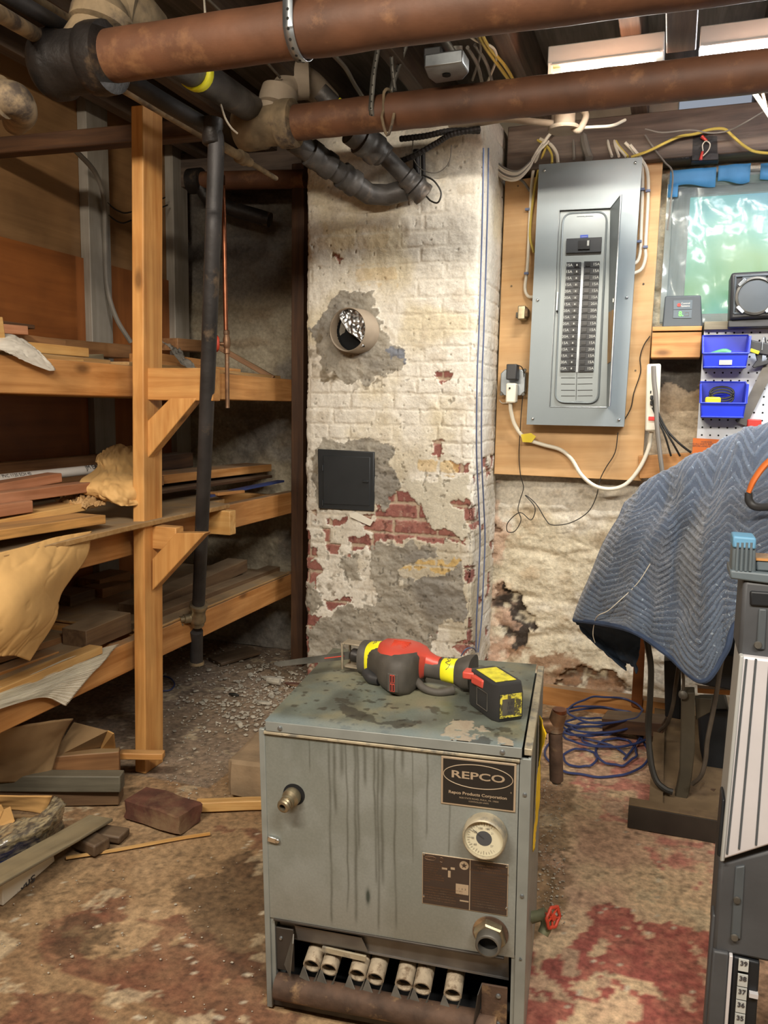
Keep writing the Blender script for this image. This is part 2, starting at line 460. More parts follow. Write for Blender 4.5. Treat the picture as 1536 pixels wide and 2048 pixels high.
# ---- chimney: painted brick with broken paint, cement patches, bare brick
def chimney():
    ds = .0032
    a = np.arange(YB, YC, -.008); b = np.arange(XC0, XC1 + ds, ds); c = np.arange(YC, YB, .005)
    ux = np.concatenate([np.full(len(a), XC0), b, np.full(len(c), XC1)])
    uy = np.concatenate([a, np.full(len(b), YC), c])
    sgn = np.concatenate([np.zeros(len(a)), np.ones(len(b)), np.full(len(c), 2)])
    s = np.concatenate([XC0 - (a - YC), b, XC1 + (c - YC)])
    z = np.arange(0, 2.14, ds)
    X = np.repeat(ux[:, None], len(z), 1); Y = np.repeat(uy[:, None], len(z), 1); Z = np.repeat(z[None], len(ux), 0); S_ = np.repeat(s[:, None], len(z), 1); sgn1 = sgn; sgn = np.repeat(sgn[:, None], len(z), 1)
    px, py = pixof(X, Y, Z)
    wx = px + (fbm(S_ * 28, Z * 28, 4, 1) - .5) * 34; wy = py + (fbm(S_ * 28, Z * 28, 4, 9) - .5) * 34
    ch = .0575; Zw = Z + (fbm(S_ * 7, Z * 5, 3, 2) - .5) * .010; row = np.floor(Zw / ch); fz = Zw / ch - row
    bl = .172; off = np.where(row % 2 == 0, 0, .086) + (_h(row, row * 0, 4) - .5) * .03
    sb = (S_ + off + 5) / bl; col = np.floor(sb); fs = sb - col
    # some courses of headers
    hd = _h(col, row, 3) > .7; fs2 = np.where(hd, (fs * 2) % 1, fs); lb = np.where(hd, bl / 2, bl)
    dz = np.minimum(fz, 1 - fz) * ch; dx = np.minimum(fs2, 1 - fs2) * lb
    d = np.minimum(dx, dz); jit = (fbm(S_ * 45, Z * 45, 4, 5) - .5) * .012
    brick = sst(.003, .0075, d + jit)          # 1 in the brick, 0 in mortar
    bid = _h(col * 2 + (fs > .5) * hd, row, 11)
    C = np.zeros(X.shape + (3,)); L = lambda h: np.array(lin(h))
    n1 = fbm(S_ * 5, Z * 5, 5, 21); n2 = fbm(S_ * 40, Z * 40, 4, 31); n3 = fbm(S_ * 14, Z * 14, 4, 41)
    C[:] = L('dcd6c8')
    C = mixa(C, L('cdbf9c'), sst(.5, .75, n1) * .7)
    C = mixa(C, L('b9ac96'), sst(.62, .72, n3) * .45)
    vis = sst(.42, .62, fbm(S_ * 3.5, Z * 3.5, 4, 71)) * .8 + .2; C = mixa(C, L('c4b8a0'), (1 - brick) * .22 * vis)
    H = (brick - 1) * .0022 * vis + (n2 - .5) * .0035 + (n3 - .5) * .008 + (bid - .5) * .002 * vis
    def reg(poly): return inpoly(wx, wy, poly)
    low = sst(860, 960, py)                     # lower zone: dirtier and more broken
    # dirty greyish paint zone below
    C = mixa(C, L('b5ab95'), low * sst(.42, .62, n1) * .8)
    paint = np.ones(X.shape, bool)
    # exposed brick
    red = reg([(782, 985), (815, 982), (835, 1010), (860, 1040), (868, 1055), (895, 1058), (932, 1082), (905, 1086), (860, 1082), (745, 1076), (735, 1060), (740, 1040), (752, 1015), (775, 1010)])
    for p in ([(698, 1074), (745, 1076), (745, 1102), (698, 1100)], [(650, 1033), (690, 1036), (688, 1060), (650, 1057)], [(600, 1122), (640, 1128), (638, 1160), (600, 1158)],
              [(600, 1222), (640, 1228), (636, 1300), (600, 1290)], [(862, 882), (892, 884), (886, 914), (868, 912)], [(893, 920), (945, 924), (940, 952), (900, 940)],
              [(900, 1002), (925, 998), (940, 1000), (936, 1018), (905, 1020)], [(912, 1286), (950, 1282), (946, 1305), (912, 1304)], [(610, 1088), (628, 1090), (628, 1120), (608, 1120)],
              [(935, 1010), (955, 1010), (955, 1060), (935, 1055)], [(640, 1198), (700, 1200), (700, 1214), (660, 1218)], [(608, 1325), (700, 1335), (690, 1360), (608, 1362)],
              [(933, 1130), (952, 1130), (950, 1168), (935, 1166)], [(850, 1250), (870, 1248), (870, 1266), (850, 1264)], [(745, 1236), (775, 1232), (790, 1246), (750, 1252)], [(872, 740), (896, 742), (888, 772), (878, 768)],
              [(668, 506), (692, 508), (685, 520), (668, 520)]):
        red |= reg(p)
    zone = reg([(600, 1025), (745, 1030), (760, 1085), (745, 1110), (610, 1130), (600, 1120)])   # thin broken paint
    ex = red | (zone & (n3 > .56) & (bid > .45)) | ((py > 1020) & (px < 632) & (n3 > .53))
    sidez = (sgn == 2)
    ex |= sidez & (py > 900) & (n3 > .6) & (bid > .5)
    bc = mixa(np.broadcast_to(L('87524a'), C.shape), L('a26e60'), bid)
    bc = mixa(bc, L('5c2c2c'), sst(.55, .7, n2) * .5)
    bc = mixa(bc, L('b59a86'), sst(.62, .8, fbm(S_ * 90, Z * 90, 3, 77)) * .5)
    mort = L('b7a48e')
    bc = mixa(np.broadcast_to(mort, C.shape), bc, brick)
    C = np.where(ex[..., None], bc, C)
    H = np.where(ex, -.006 + (brick - 1) * .006 + (n2 - .5) * .003, H)
    # yellowish stained bricks
    for p, k in (([(835, 918), (920, 922), (915, 948), (838, 942)], .6), ([(800, 1122), (925, 1122), (900, 1145), (800, 1145)], .9), ([(700, 530), (795, 530), (790, 566), (705, 562)], .35), ([(640, 450), (780, 455), (770, 500), (640, 500)], .25)):
        mk = reg(p); C = np.where(mk[..., None], mixa(C, L('c8a868'), np.full(X.shape, k) * brick), C)
    # cement patches
    cem = reg([(690, 583), (745, 578), (752, 622), (772, 650), (790, 690), (808, 700), (795, 742), (760, 752), (722, 768), (680, 757), (650, 737), (626, 705), (622, 660), (645, 620), (668, 598)])
    cem |= reg([(622, 905), (640, 884), (740, 880), (788, 888), (782, 928), (802, 975), (782, 985), (775, 1008), (745, 1016), (640, 1020), (632, 990)])
    cem |= reg([(745, 1080), (800, 1088), (880, 1092), (880, 1112), (835, 1120), (800, 1148), (800, 1165), (890, 1150), (925, 1122), (934, 1230), (925, 1252), (900, 1240), (872, 1250), (862, 1290), (850, 1345), (612, 1330), (616, 1250), (640, 1232), (700, 1214), (755, 1205), (740, 1130)])
    cem |= reg([(680, 1112), (712, 1115), (716, 1135), (728, 1145), (724, 1165), (690, 1166), (682, 1140)])
    cem |= reg([(604, 1165), (632, 1162), (642, 1215), (620, 1225), (602, 1220)])
    ch2 = reg([(770, 690), (808, 700), (800, 725), (778, 722)])
    cc = mixa(np.broadcast_to(L('8f897c'), C.shape), L('a29b8c'), sst(.3, .7, n3)); cc = mixa(cc, L('77726a'), sst(.55, .75, n1) * .7)
    C = np.where(cem[..., None], cc, C); C = np.where(ch2[..., None], L('70737a'), C)
    H = np.where(cem, .001 + (fbm(S_ * 22, Z * 34, 5, 51) - .5) * .016 + (n2 - .5) * .004, H)
    # light grey plaster over bricks right of the damper
    pl = reg([(795, 958), (940, 955), (940, 1080), (900, 1075), (865, 1050), (835, 1005), (812, 975)])
    pl &= ~ex & ~cem
    C = np.where(pl[..., None], mixa(np.broadcast_to(L('bdb7a6'), C.shape), L('cbc3ae'), n3), C); H = np.where(pl, (n3 - .5) * .008 + .001, H)
    # dirty rims
    for poly in ([(606, 655), (640, 660), (650, 720), (690, 770), (640, 765), (606, 745)], [(640, 755), (765, 760), (760, 775), (700, 785), (660, 775)], [(606, 905), (640, 905), (636, 1010), (606, 1005)], [(640, 1130), (670, 1145), (668, 1200), (640, 1200)]):
        mk = reg(poly) & ~red & (n2 > .42); C = np.where(mk[..., None], mixa(C, L('6e6048'), sst(.4, .7, n2) * .75), C); H = np.where(mk, H - .003 * n2, H)
    # pitting and small cracks
    pit = fbm(S_ * 70, Z * 55, 3, 91); m2 = (pit > .74) & (low > .2) | (pit > .8)
    C = np.where(m2[..., None], C * .62, C); H = np.where(m2, H - .003, H)
    # flaking edge line: wherever cement meets paint
    out = np.zeros(X.shape + (3,)); ny = np.where(sgn == 1, -1., 0.); nx = np.where(sgn == 0, -1., np.where(sgn == 2, 1., 0.))
    out[..., 0] = X + H * nx; out[..., 1] = Y + H * ny; out[..., 2] = Z
    # chip the vertical arrises
    e1 = np.exp(-np.abs(S_ - XC1) / .012) * .009 + np.exp(-np.abs(S_ - XC0) / .012) * .009
    e1 = e1 * (.4 + 1.4 * fbm(Z * 22, S_ * 0 + 3, 4, 61))
    out[..., 0] += np.where(S_ < -1, 1, -1) * e1; out[..., 1] += e1
    return struct(npgrid('wall_chimney', out, C, 'chimney_surface'), 'white painted brick chimney with bare brick and cement patches')
chimney()

# ---- back wall of whitewashed rubble stone, with the window opening
WIN = (-.045, 1.30, 1.43, 1.93)
def backwall():
    ds = .0065
    x = np.arange(XL - .05, XR + .05, ds); z = np.arange(0, 2.14, ds)
    X, Z = np.meshgrid(x, z, indexing='ij'); Y = np.full(X.shape, YB)
    px, py = pixof(X, Y, Z)
    wx = px + (fbm(X * 16, Z * 16, 4, 3) - .5) * 60; wy = py + (fbm(X * 16, Z * 16, 4, 13) - .5) * 60
    L = lambda h: np.array(lin(h))
    # rubble stones: cell noise
    sx, sz = X / .34, Z / .17
    best = np.full(X.shape, 9.); sec = np.full(X.shape, 9.)
    gx, gz = np.floor(sx), np.floor(sz)
    for i in (-1, 0, 1):
        for j in (-1, 0, 1):
            cx = gx + i + .15 + .7 * _h(gx + i, gz + j, 1); cz = gz + j + .2 + .6 * _h(gx + i, gz + j, 2)
            dd = np.hypot(sx - cx, sz - cz); sec = np.minimum(sec, np.maximum(best, dd)); best = np.minimum(best, dd)
    edge = sst(0, .28, sec - best)
    n1 = fbm(X * 4, Z * 4, 5, 7); n2 = fbm(X * 30, Z * 40, 4, 17); n3 = fbm(X * 10, Z * 16, 5, 27)
    ridg = 1 - np.abs(fbm(X * 7, Z * 18, 5, 37) - .5) * 2
    H = (edge - 1) * .008 + (n3 - .5) * .030 + (n2 - .5) * .007 - sst(.95, .99, ridg) * .004
    C = np.zeros(X.shape + (3,)); C[:] = L('cfc3a8')
    C = mixa(C, L('d8d0bf'), sst(.45, .65, n1)); C = mixa(C, L('b9a180'), sst(.55, .75, n3) * .6)
    C = mixa(C, L('b5a488'), (1 - edge) * .3); C = mixa(C, L('9d8a6c'), sst(.96, .99, ridg) * .3 * sst(.4, .6, n1))
    right = X > -1
    gap = inpoly(wx, wy, [(1290, 712), (1420, 712), (1420, 768), (1290, 768)]); C = np.where(gap[..., None], mixa(C, L('4e4a46'), np.full(X.shape, .9)), C); H = np.where(gap, H - .03, H)
    tn = inpoly(wx, wy, [(1290, 768), (1420, 768), (1420, 930), (1290, 930)]); C = np.where(tn[..., None], mixa(C, L('a58a6c'), .3 + .6 * n3), C)
    dk = inpoly(wx, wy, [(998, 1165), (1030, 1180), (1062, 1215), (1075, 1255), (1045, 1290), (1008, 1310), (990, 1240)])
    dk |= inpoly(wx, wy, [(965, 1040), (995, 1055), (985, 1085), (965, 1090)])
    dk |= inpoly(wx, wy, [(1120, 1325), (1230, 1345), (1260, 1375), (1180, 1385), (1100, 1360)])
    C = np.where((dk & right)[..., None], mixa(C, L('3a3028'), sst(.25, .5, n2)), C); H = np.where(dk & right, H - .02, H)
    br = inpoly(wx, wy, [(1000, 1270), (1060, 1300), (1150, 1310), (1240, 1350), (1300, 1400), (960, 1400), (960, 1300)])
    C = np.where((br & right)[..., None], mixa(C, L('8f6c4e'), sst(.3, .6, n2) * .9), C)
    pk = inpoly(wx, wy, [(955, 960), (1010, 960), (1005, 1180), (1040, 1260), (1000, 1320), (955, 1300)])
    C = np.where((pk & right)[..., None], mixa(C, L('c9a68c'), sst(.35, .6, n3) * .7), C)
    st = (py > 950) & (py < 975) & right
    C = np.where(st[..., None], C * .75, C)
    # left alcove: greyer, with shade painted into the wall colour towards the top
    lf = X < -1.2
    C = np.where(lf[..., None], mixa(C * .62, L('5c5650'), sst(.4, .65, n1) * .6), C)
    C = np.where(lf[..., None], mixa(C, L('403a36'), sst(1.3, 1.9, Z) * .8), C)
    # footing: stones bulge towards the floor
    H = H + np.where(right, .05 * np.exp(-Z / .12), .02 * np.exp(-Z / .1))
    # bare sill masonry above 1.98
    C = np.where((Z > 1.97)[..., None], mixa(C, L('4c443c'), np.full(X.shape, .85)), C)
    keep = ~((X > WIN[0]) & (X < WIN[1]) & (Z > WIN[2]) & (Z < WIN[3]))
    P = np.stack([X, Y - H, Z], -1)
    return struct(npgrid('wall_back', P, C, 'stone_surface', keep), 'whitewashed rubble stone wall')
backwall()

# ---- floor: worn red paint, dirt, stains, dust
def floorm():
    ds = .0085
    x = np.arange(XL - .05, XR + .05, ds); y = np.arange(YF, YB + .05, ds)
    X, Y = np.meshgrid(x, y, indexing='ij'); Z = np.zeros(X.shape)
    Ys = np.maximum(Y, .75); px, py = pixof(X, Ys, Z)
    L = lambda h: np.array(lin(h))
    amp = np.clip((py - 1250) / 600, .12, 1) * 130
    wx = px + (fbm(X * 9, Y * 9, 5, 3) - .5) * amp * 1.6; wy = py + (fbm(X * 9, Y * 9, 5, 13) - .5) * amp
    n1 = fbm(X * 3, Y * 3, 5, 5); n2 = fbm(X * 22, Y * 22, 4, 15); n3 = fbm(X * 8, Y * 8, 5, 25); n4 = fbm(X * 45, Y * 45, 3, 35)
    C = np.zeros(X.shape + (3,))
    C[:] = L('a08462')
    C = mixa(C, L('8a6c4e'), sst(.4, .65, n3) * .8)
    C = mixa(C, L('b99c78'), sst(.55, .72, n1) * .6)
    # grey dusty zone at the back left
    gz = inpoly(wx, wy, [(300, 1380), (430, 1300), (620, 1300), (620, 1390), (560, 1440), (520, 1500), (330, 1480)])
    gz |= (X < -1.2) & (Y > 1.9)
    C = np.where(gz[..., None], mixa(C, L('87796a'), .45 + .5 * n3), C)
    # right side: light concrete with salmon and red paint patches
    rt = inpoly(wx, wy, [(1090, 1450), (1300, 1380), (1700, 1400), (1700, 2100), (1060, 2100), (1090, 1800), (1075, 1600)])
    C = np.where(rt[..., None], mixa(np.broadcast_to(L('c4a084'), C.shape), L('d0b491'), sst(.35, .65, n3)), C)
    sal = inpoly(wx, wy, [(1130, 1470), (1290, 1450), (1450, 1650), (1460, 1780), (1330, 1700), (1230, 1650), (1140, 1580)])
    sal |= inpoly(wx, wy, [(1280, 1640), (1420, 1690), (1440, 1740), (1330, 1720)])
    C = np.where((sal & (n3 > .42))[..., None], mixa(C, L('b97c6c'), sst(.3, .6, n2)), C)
    red = inpoly(wx, wy, [(1110, 1930), (1160, 1830), (1180, 1790), (1270, 1790), (1300, 1830), (1420, 1850), (1450, 1920), (1440, 2100), (1240, 2100), (1220, 2010), (1180, 1980)])
    red |= inpoly(wx, wy, [(1060, 1900), (1090, 1890), (1100, 1960), (1180, 2010), (1150, 2100), (1050, 2100)])
    yl = inpoly(wx, wy, [(1200, 1850), (1240, 1860), (1250, 1880), (1205, 1890)]) | inpoly(wx, wy, [(1180, 1930), (1310, 1960), (1300, 2020), (1210, 1990)])
    red &= ~yl
    C = np.where((red & (n2 + n3 > .78))[..., None], mixa(np.broadcast_to(L('99544a'), C.shape), L('ad6a5a'), sst(.4, .6, n4)), C)
    # left foreground: oxblood stains
    rl = inpoly(wx, wy, [(100, 1830), (230, 1790), (330, 1830), (420, 1880), (400, 1950), (330, 1990), (200, 1960), (90, 1940)])
    rl |= inpoly(wx, wy, [(430, 1650), (500, 1640), (530, 1680), (500, 1710), (440, 1690)]) | inpoly(wx, wy, [(330, 1840), (500, 1900), (560, 2000), (560, 2100), (330, 2100)])
    rl |= inpoly(wx, wy, [(0, 1980), (200, 2000), (230, 2100), (0, 2100)])
    C = np.where((rl & (n3 > .36))[..., None], mixa(C, L('6b3a2c'), .35 + .55 * n2), C)
    dkz = inpoly(wx, wy, [(400, 1730), (545, 1700), (560, 2000), (470, 1950), (390, 1850)]) | inpoly(wx, wy, [(150, 1820), (260, 1830), (250, 1880), (150, 1890)])
    C = np.where(dkz[..., None], mixa(C, L('4c3827'), np.full(X.shape, .6)), C)
    # debris-coloured strip to the right of the boiler
    dirt = inpoly(wx, wy, [(1060, 1540), (1150, 1540), (1140, 1620), (1110, 1780), (1075, 1900), (1040, 1900)])
    C = np.where(dirt[..., None], mixa(C, L('7b6346'), .4 + .5 * n2), C)
    lt = (n3 > .66) & (n2 > .5)
    C = np.where(lt[..., None], mixa(C, L('c6b494'), np.full(X.shape, .6)), C)
    sp = n4 > .74
    C = np.where(sp[..., None], C * .62, C)
    sp2 = fbm(X * 60, Y * 60, 2, 99) > .86
    C = np.where(sp2[..., None], L('c9bda6'), C)
    H = (n3 - .5) * .012 + (n4 - .5) * .003 + np.where(red, .001, 0)
    P = np.stack([X, Y, Z + H - .004], -1)
    return struct(npgrid('floor', P, C, 'floor_surface'), 'worn concrete floor with red paint patches')
floorm()

# ---- other walls, ceiling
mb = MB(); mb.bb(XL - .1, XL, YF, YB + .1, 0, ZC); struct(mb.build('wall_left', 'panelboard'))
mb = MB(); mb.bb(XR, XR + .1, YF, YB + .1, 0, ZC); mat('plain_wall', 'b0a795', .9); struct(mb.build('wall_right', 'plain_wall'))
mb = MB(); mb.bb(XL, XR, YF - .1, YF, 0, ZC); struct(mb.build('wall_front', 'plain_wall'))
mb = MB(); mb.bb(XL - .1, XR + .1, YF, YB + .2, ZC, ZC + .08); struct(mb.build('ceiling', 'subfloor_wood'))
mb = MB(); mb.bb(XL - .1, XR + .1, YF, YB + .4, -.12, -.02); struct(mb.build('floor', 'plain_wall'), 'concrete slab')
mb = MB(); mb.bb(XL - .1, XR + .1, YB + .16, YB + .3, -.05, 1.42); mb.bb(XL - .1, WIN[0] - .001, YB + .03, YB + .3, 1.42, ZC); mb.bb(WIN[1], XR + .1, YB + .03, YB + .3, 1.42, ZC); struct(mb.build('wall_back', 'plain_wall'))
k = 0
for x, w in ((-1.95, .05), (-1.62, .05), (-1.22, .05), (-.86, .05), (-.52, .05), (-.172, .055), (.22, .05), (.62, .05), (1.02, .05), (1.42, .05)):
    k += 1
    mb = MB(); mb.bar((x, YF, 2.23), (x, YB, 2.23), w, .18); struct(mb.build('trim_%d' % k, 'joist_wood', bevel=.003), 'dark ceiling joist')
mb = MB(); mb.bar((-.036, .4, 2.16), (-.036, 2.42, 2.16), .075, .2); struct(mb.build('trim_11', 'joist_wood', bevel=.003), 'brown beam under the joists')
# sill timber on top of the back wall
mb = MB(); mb.bar((XC1 + .02, YB - .03, 2.06), (XR, YB - .03, 2.06), .16, .16); struct(mb.build('trim_12', 'joist_wood', bevel=.004), 'dark sill beam above the window')
mb = MB(); mb.bar((XL, YB - .03, 2.10), (XC0, YB - .03, 2.10), .14, .14); struct(mb.build('trim_13', 'joist_wood', bevel=.004), 'dark sill beam in the alcove')
# timber in front of the chimney head where the cables dive
# left wall studs and sheets
def stud(i, pxc, w=.085):
    y = at(pxc, 600, X=XL)[1]
    mb = MB(); mb.bb(XL, XL + .042, y - w / 2, y + w / 2, 0, 2.2); struct(mb.build('trim_%d' % i, 'stud_paint', bevel=.003), 'grey painted wall stud')
stud(14, 186, .12); stud(15, 348, .11)
sh = [(.3, 2.46), (2.46, 3.12)]
for i, (y0, y1) in enumerate(sh):
    mb = MB(); mb.bb(XL, XL + .012, y0, y1, .0, 1.63); struct(mb.build('trim_%d' % (16 + i), 'hardboard'), 'brown hardboard sheet on the wall')

# ---- window
mb = MB(); yb = YB + .13
mb.bb(WIN[0] - .02, WIN[1] + .02, yb, yb + .03, WIN[2] - .02, WIN[3] + .02)
m, nt, b = newmat('window_glow')
tc = nd(nt, 'ShaderNodeTexCoord').outputs['Object']
sp = nd(nt, 'ShaderNodeSeparateXYZ', {0: tc})
n = nd(nt, 'ShaderNodeTexNoise', {'Vector': tc, 'Scale': 2.6, 'Detail': 1.})
r1 = ramp(nt, n.outputs[0], [(.36, (.44, .74, .16, 1)), (.47, (.20, .70, .40, 1)), (.56, (.16, .68, .66, 1)), (.66, (.14, .55, .78, 1))])
nt.links.new(r1, b.inputs['Emission Color']); b.inputs['Emission Strength'].default_value = .62
b.inputs['Base Color'].default_value = (.05, .08, .06, 1); b.inputs['Roughness'].default_value = .3
pane = mb.build('window_1', 'window_glow'); struct(pane, 'basement window pane with daylight behind foliage')
mb = MB()
mb.bb(WIN[0], WIN[1], yb - .03, yb, WIN[2], WIN[2] + .04); mb.bb(WIN[0], WIN[1], yb - .03, yb, WIN[3] - .03, WIN[3]); mb.bb(WIN[0], WIN[0] + .06, yb - .03, yb, WIN[2], WIN[3]); mb.bb(.62, .66, yb - .03, yb, WIN[2], WIN[3])
struct(mb.build('window_frame', 'stud_paint', bevel=.003))
mb = MB(); mb.bb(WIN[0] - .01, WIN[1], YB - .01, yb, WIN[2] - .03, WIN[2] + .0); mb.bb(WIN[0] - .02, WIN[0], YB - .01, yb, WIN[2], WIN[3]); mb.bb(WIN[0] - .02, WIN[1], YB - .01, yb, WIN[3], WIN[3] + .02)
struct(mb.build('window_sill', 'stud_paint'))
# plastic sheet taped over it
m, nt, b = newmat('plastic_film')
tc = nd(nt, 'ShaderNodeTexCoord').outputs['Object']
tr = nd(nt, 'ShaderNodeBsdfTransparent', {'Color': (.86, .93, .93, 1)})
gl = nd(nt, 'ShaderNodeBsdfGlossy', {'Color': (.9, .95, .95, 1), 'Roughness': .18}); df = nd(nt, 'ShaderNodeBsdfDiffuse', {'Color': (.55, .66, .68, 1)})
nn = nd(nt, 'ShaderNodeTexNoise', {'Vector': tc, 'Scale': 9., 'Detail': 5., 'Distortion': 2.})
bp = nd(nt, 'ShaderNodeBump', {'Height': nn.outputs[0], 'Strength': .35, 'Distance': .006}); nt.links.new(bp.outputs[0], gl.inputs['Normal'])
m1 = nd(nt, 'ShaderNodeMixShader', {0: .84, 1: gl.outputs[0], 2: df.outputs[0]}); m2 = nd(nt, 'ShaderNodeMixShader', {0: .24, 1: tr.outputs[0], 2: m1.outputs[0]})
nt.links.new(m2.outputs[0], nt.nodes['Material Output'].inputs[0])
x0, x1, z0, z1 = WIN[0] - .02, WIN[1], 1.42, WIN[3] - .0
nu, nv = 90, 46; P = []
for i in range(nu):
    row = []
    for j in range(nv):
        u = i / (nu - 1); v = j / (nv - 1); x = x0 + (x1 - x0) * u; z = z0 + (z1 - z0) * v
        w = (float(fbm(np.array(u * 9), np.array(v * 3), 4, 8)) - .5) * .05 + abs(math.sin(u * 31 + v * 3)) ** 6 * .012 - .012
        row.append(V((x, YB - .045 + w * min(1, 4 * (1 - v) + .15), z)))
    P.append(row)
one(MB().grid(P), 'plastic_sheet', 'plastic_film', 'clear crinkled plastic sheet taped over the bright window', 'plastic sheet', smooth=180)
for i, (a, b_, dz) in enumerate(((1340, 1432, 0), (1436, 1500, .004), (1520, 1640, .0))):
    A = at(a, 350, Y=YB - .06); B = at(b_, 350, Y=YB - .06)
    mb = MB(); P = [[V((A.x + (B.x - A.x) * t, YB - .062 + .003 * math.sin(t * 9), 1.938 + dz + q)) for q in (-.045 + .008 * math.sin(t * 5 + i), -.02, 0, .014)] for t in [k / 10 for k in range(11)]]
    mb.grid(P)
    if i == 0:
        mb.grid([[V((A.x + q, YB - .062, 1.905 - .045 * t)) for t in (0, .33, .66, 1)] for q in (-.004, .015, .03)])
    one(mb, 'painters_tape', 'blue_tape', ['blue tape strip over the left end of the window plastic, nearest the breaker panel', 'short middle strip of blue tape above the window', 'rightmost blue tape strip above the window'][i], 'tape', thick=.0015)
# ================================================================== lumber rack on the left
XF = -1.477
rack = thing('lumber_rack', 'pine lumber rack of two-by-fours with plywood shelves against the left wall', 'shelf', (XF, 1.95, 0))
def rp(mb, name, m='pine', **kw): return mb.build(name, m, parent=rack, bevel=.003, **kw)
py_ = 1.955
_b, _t = at(270, 1530, Y=1.912), at(262, 212, Y=1.912); _b = _b + (_b - _t) * ((_b.z + .003) / (_t.z - _b.z)); _t.y = _b.y = py_
rp(MB().bar(_b + V((.019, 0, 0)), _t + V((.019, 0, .0)), .09, .038, up=(1, 0, 0), wob=.0015, n=12), 'post')
rp(MB().bar((XF + .020, .62, -.003), (XF + .020, .62, 2.14), .09, .04, up=(1, 0, 0), wob=.002, n=12), 'post')
rp(MB().bar((XF + .028, 3.02, -.003), (XF + .028, 3.02, 2.05), .055, .055, up=(1, 0, 0)), 'post', 'dark_wood', label='dark brown end post beside the chimney')
# front rails (behind the post) and rear rails
for z, nm in ((.352, 'lower'), (.700, 'middle'), (1.163, 'upper')):
    for (y0, y1) in ((.3, 2.0), (2.002, 3.04)):
        rp(MB().bar((XF - .019, y0, z), (XF - .019, y1, z), .038, .09, wob=.0015, n=8), 'rail', 'pine_rail', label='%s front rail of the lumber rack' % nm)
    rp(MB().bar((XL + .07, .3, z), (XL + .07, 3.0, z), .038, .09), 'rail', 'pine')
    for y in (.66, 1.4, py_ + .06, 2.9):
        rp(MB().bar((XF - .045, y, z - .002), (XL + .09, y, z - .002), .038, .086), 'crosspiece', 'pine')
# lower deck and middle deck, upper deck slats
rp(MB().bb(XL + .06, XF - .001, 2.01, 2.98, .398, .407), 'shelf_board', 'plywood'); rp(MB().bb(XL + .06, XF - .06, .3, 1.9, .398, .412), 'shelf_board', 'plywood')
X1 = -1.395
e = at(460, 1003, X=X1); zt = e.z
pts = [V((XL + .05, .3, .762)), V((X1, .3, .762)), V((X1 + .002, 1.35, .756)), V((X1 - .002, 1.8, .764)), V((X1, e.y, .768)), V((XF - .0, e.y + .02, .768)), V((XF - .02, 2.5, .765)), V((XL + .05, 2.98, .762))]
rp(MB().prism(pts, (0, 0, -.016)), 'shelf_board', 'plywood', label='dusty plywood middle shelf with a splintered front edge')
rp(MB().bb(XL + .06, XF - .04, 2.0, 2.98, 1.208, 1.222), 'shelf_board', 'plywood'); rp(MB().bb(XL + .06, XF - .04, .3, 1.92, 1.208, 1.222), 'shelf_board', 'plywood')
# bracket arms and braces sticking out toward the aisle
def arm(zc, pxl, pxr, pyt, y):
    xe = at(pxr, pyt, Y=y).x
    rp(MB().bar((XF + .0, y, zc), (xe, y, zc), .04, .092), 'arm', 'pine')
    return xe
ya = 1.95
xe = at(425, 742, Y=ya - .02).x; zc = at(300, 768, Y=ya - .02).z
rp(MB().bar((XF + .042, ya, zc), (xe, ya, zc), .04, .09), 'arm', 'pine')
qa = at(440, 1021, Z=.750); qb = at(461, 1022, Z=.750); xe2 = qb.x
rp(MB().bar((XF - .6, qa.y + .02, .709), (xe2, qa.y + .02, .709), .04, .082), 'arm', 'pine_pale')
rp(MB().bar((XF + .042, ya + .02, .712), (-1.330, ya + .02, .712), .04, .068), 'arm', 'pine')
def brace(a, b_, c, d, y):
    P = [at(*q, Y=y) for q in (a, b_, c, d)]
    rp(MB().prism(P, (0, .036, 0)), 'brace', 'pine')
brace((288, 925), (288, 848), (340, 796), (394, 796), ya - .021)
brace((304, 1182), (304, 1118), (352, 1066), (410, 1066), ya - .021)

# ---- boards: front top edge given by two photo points on a plane X
def board(name, label, a, b_, X, h, w, m, group=None, cat='board', ext=0., skew=None, bev=.002, e0=0., e1=0.):
    p0 = at(*a, X=X); p1 = at(*b_, X=X) if skew is None else at(*b_, X=skew)
    d = (p1 - p0).normalized(); p0 = p0 - d * ext
    side = d.cross(V((0, 0, 1))).normalized()
    if side.x < 0: side = -side
    c0 = p0 - side * w / 2 - V((0, 0, h / 2)); c1 = p1 - side * w / 2 - V((0, 0, h / 2))
    return one(MB().bar(c0, c1, w, h, wob=.0008, n=6, e0=e0, e1=e1), name, m, label, cat, group, bevel=bev)
UP = 'boards on the upper shelf'; MID = 'boards on the middle shelf'; LOW = 'timbers on the lower shelf'
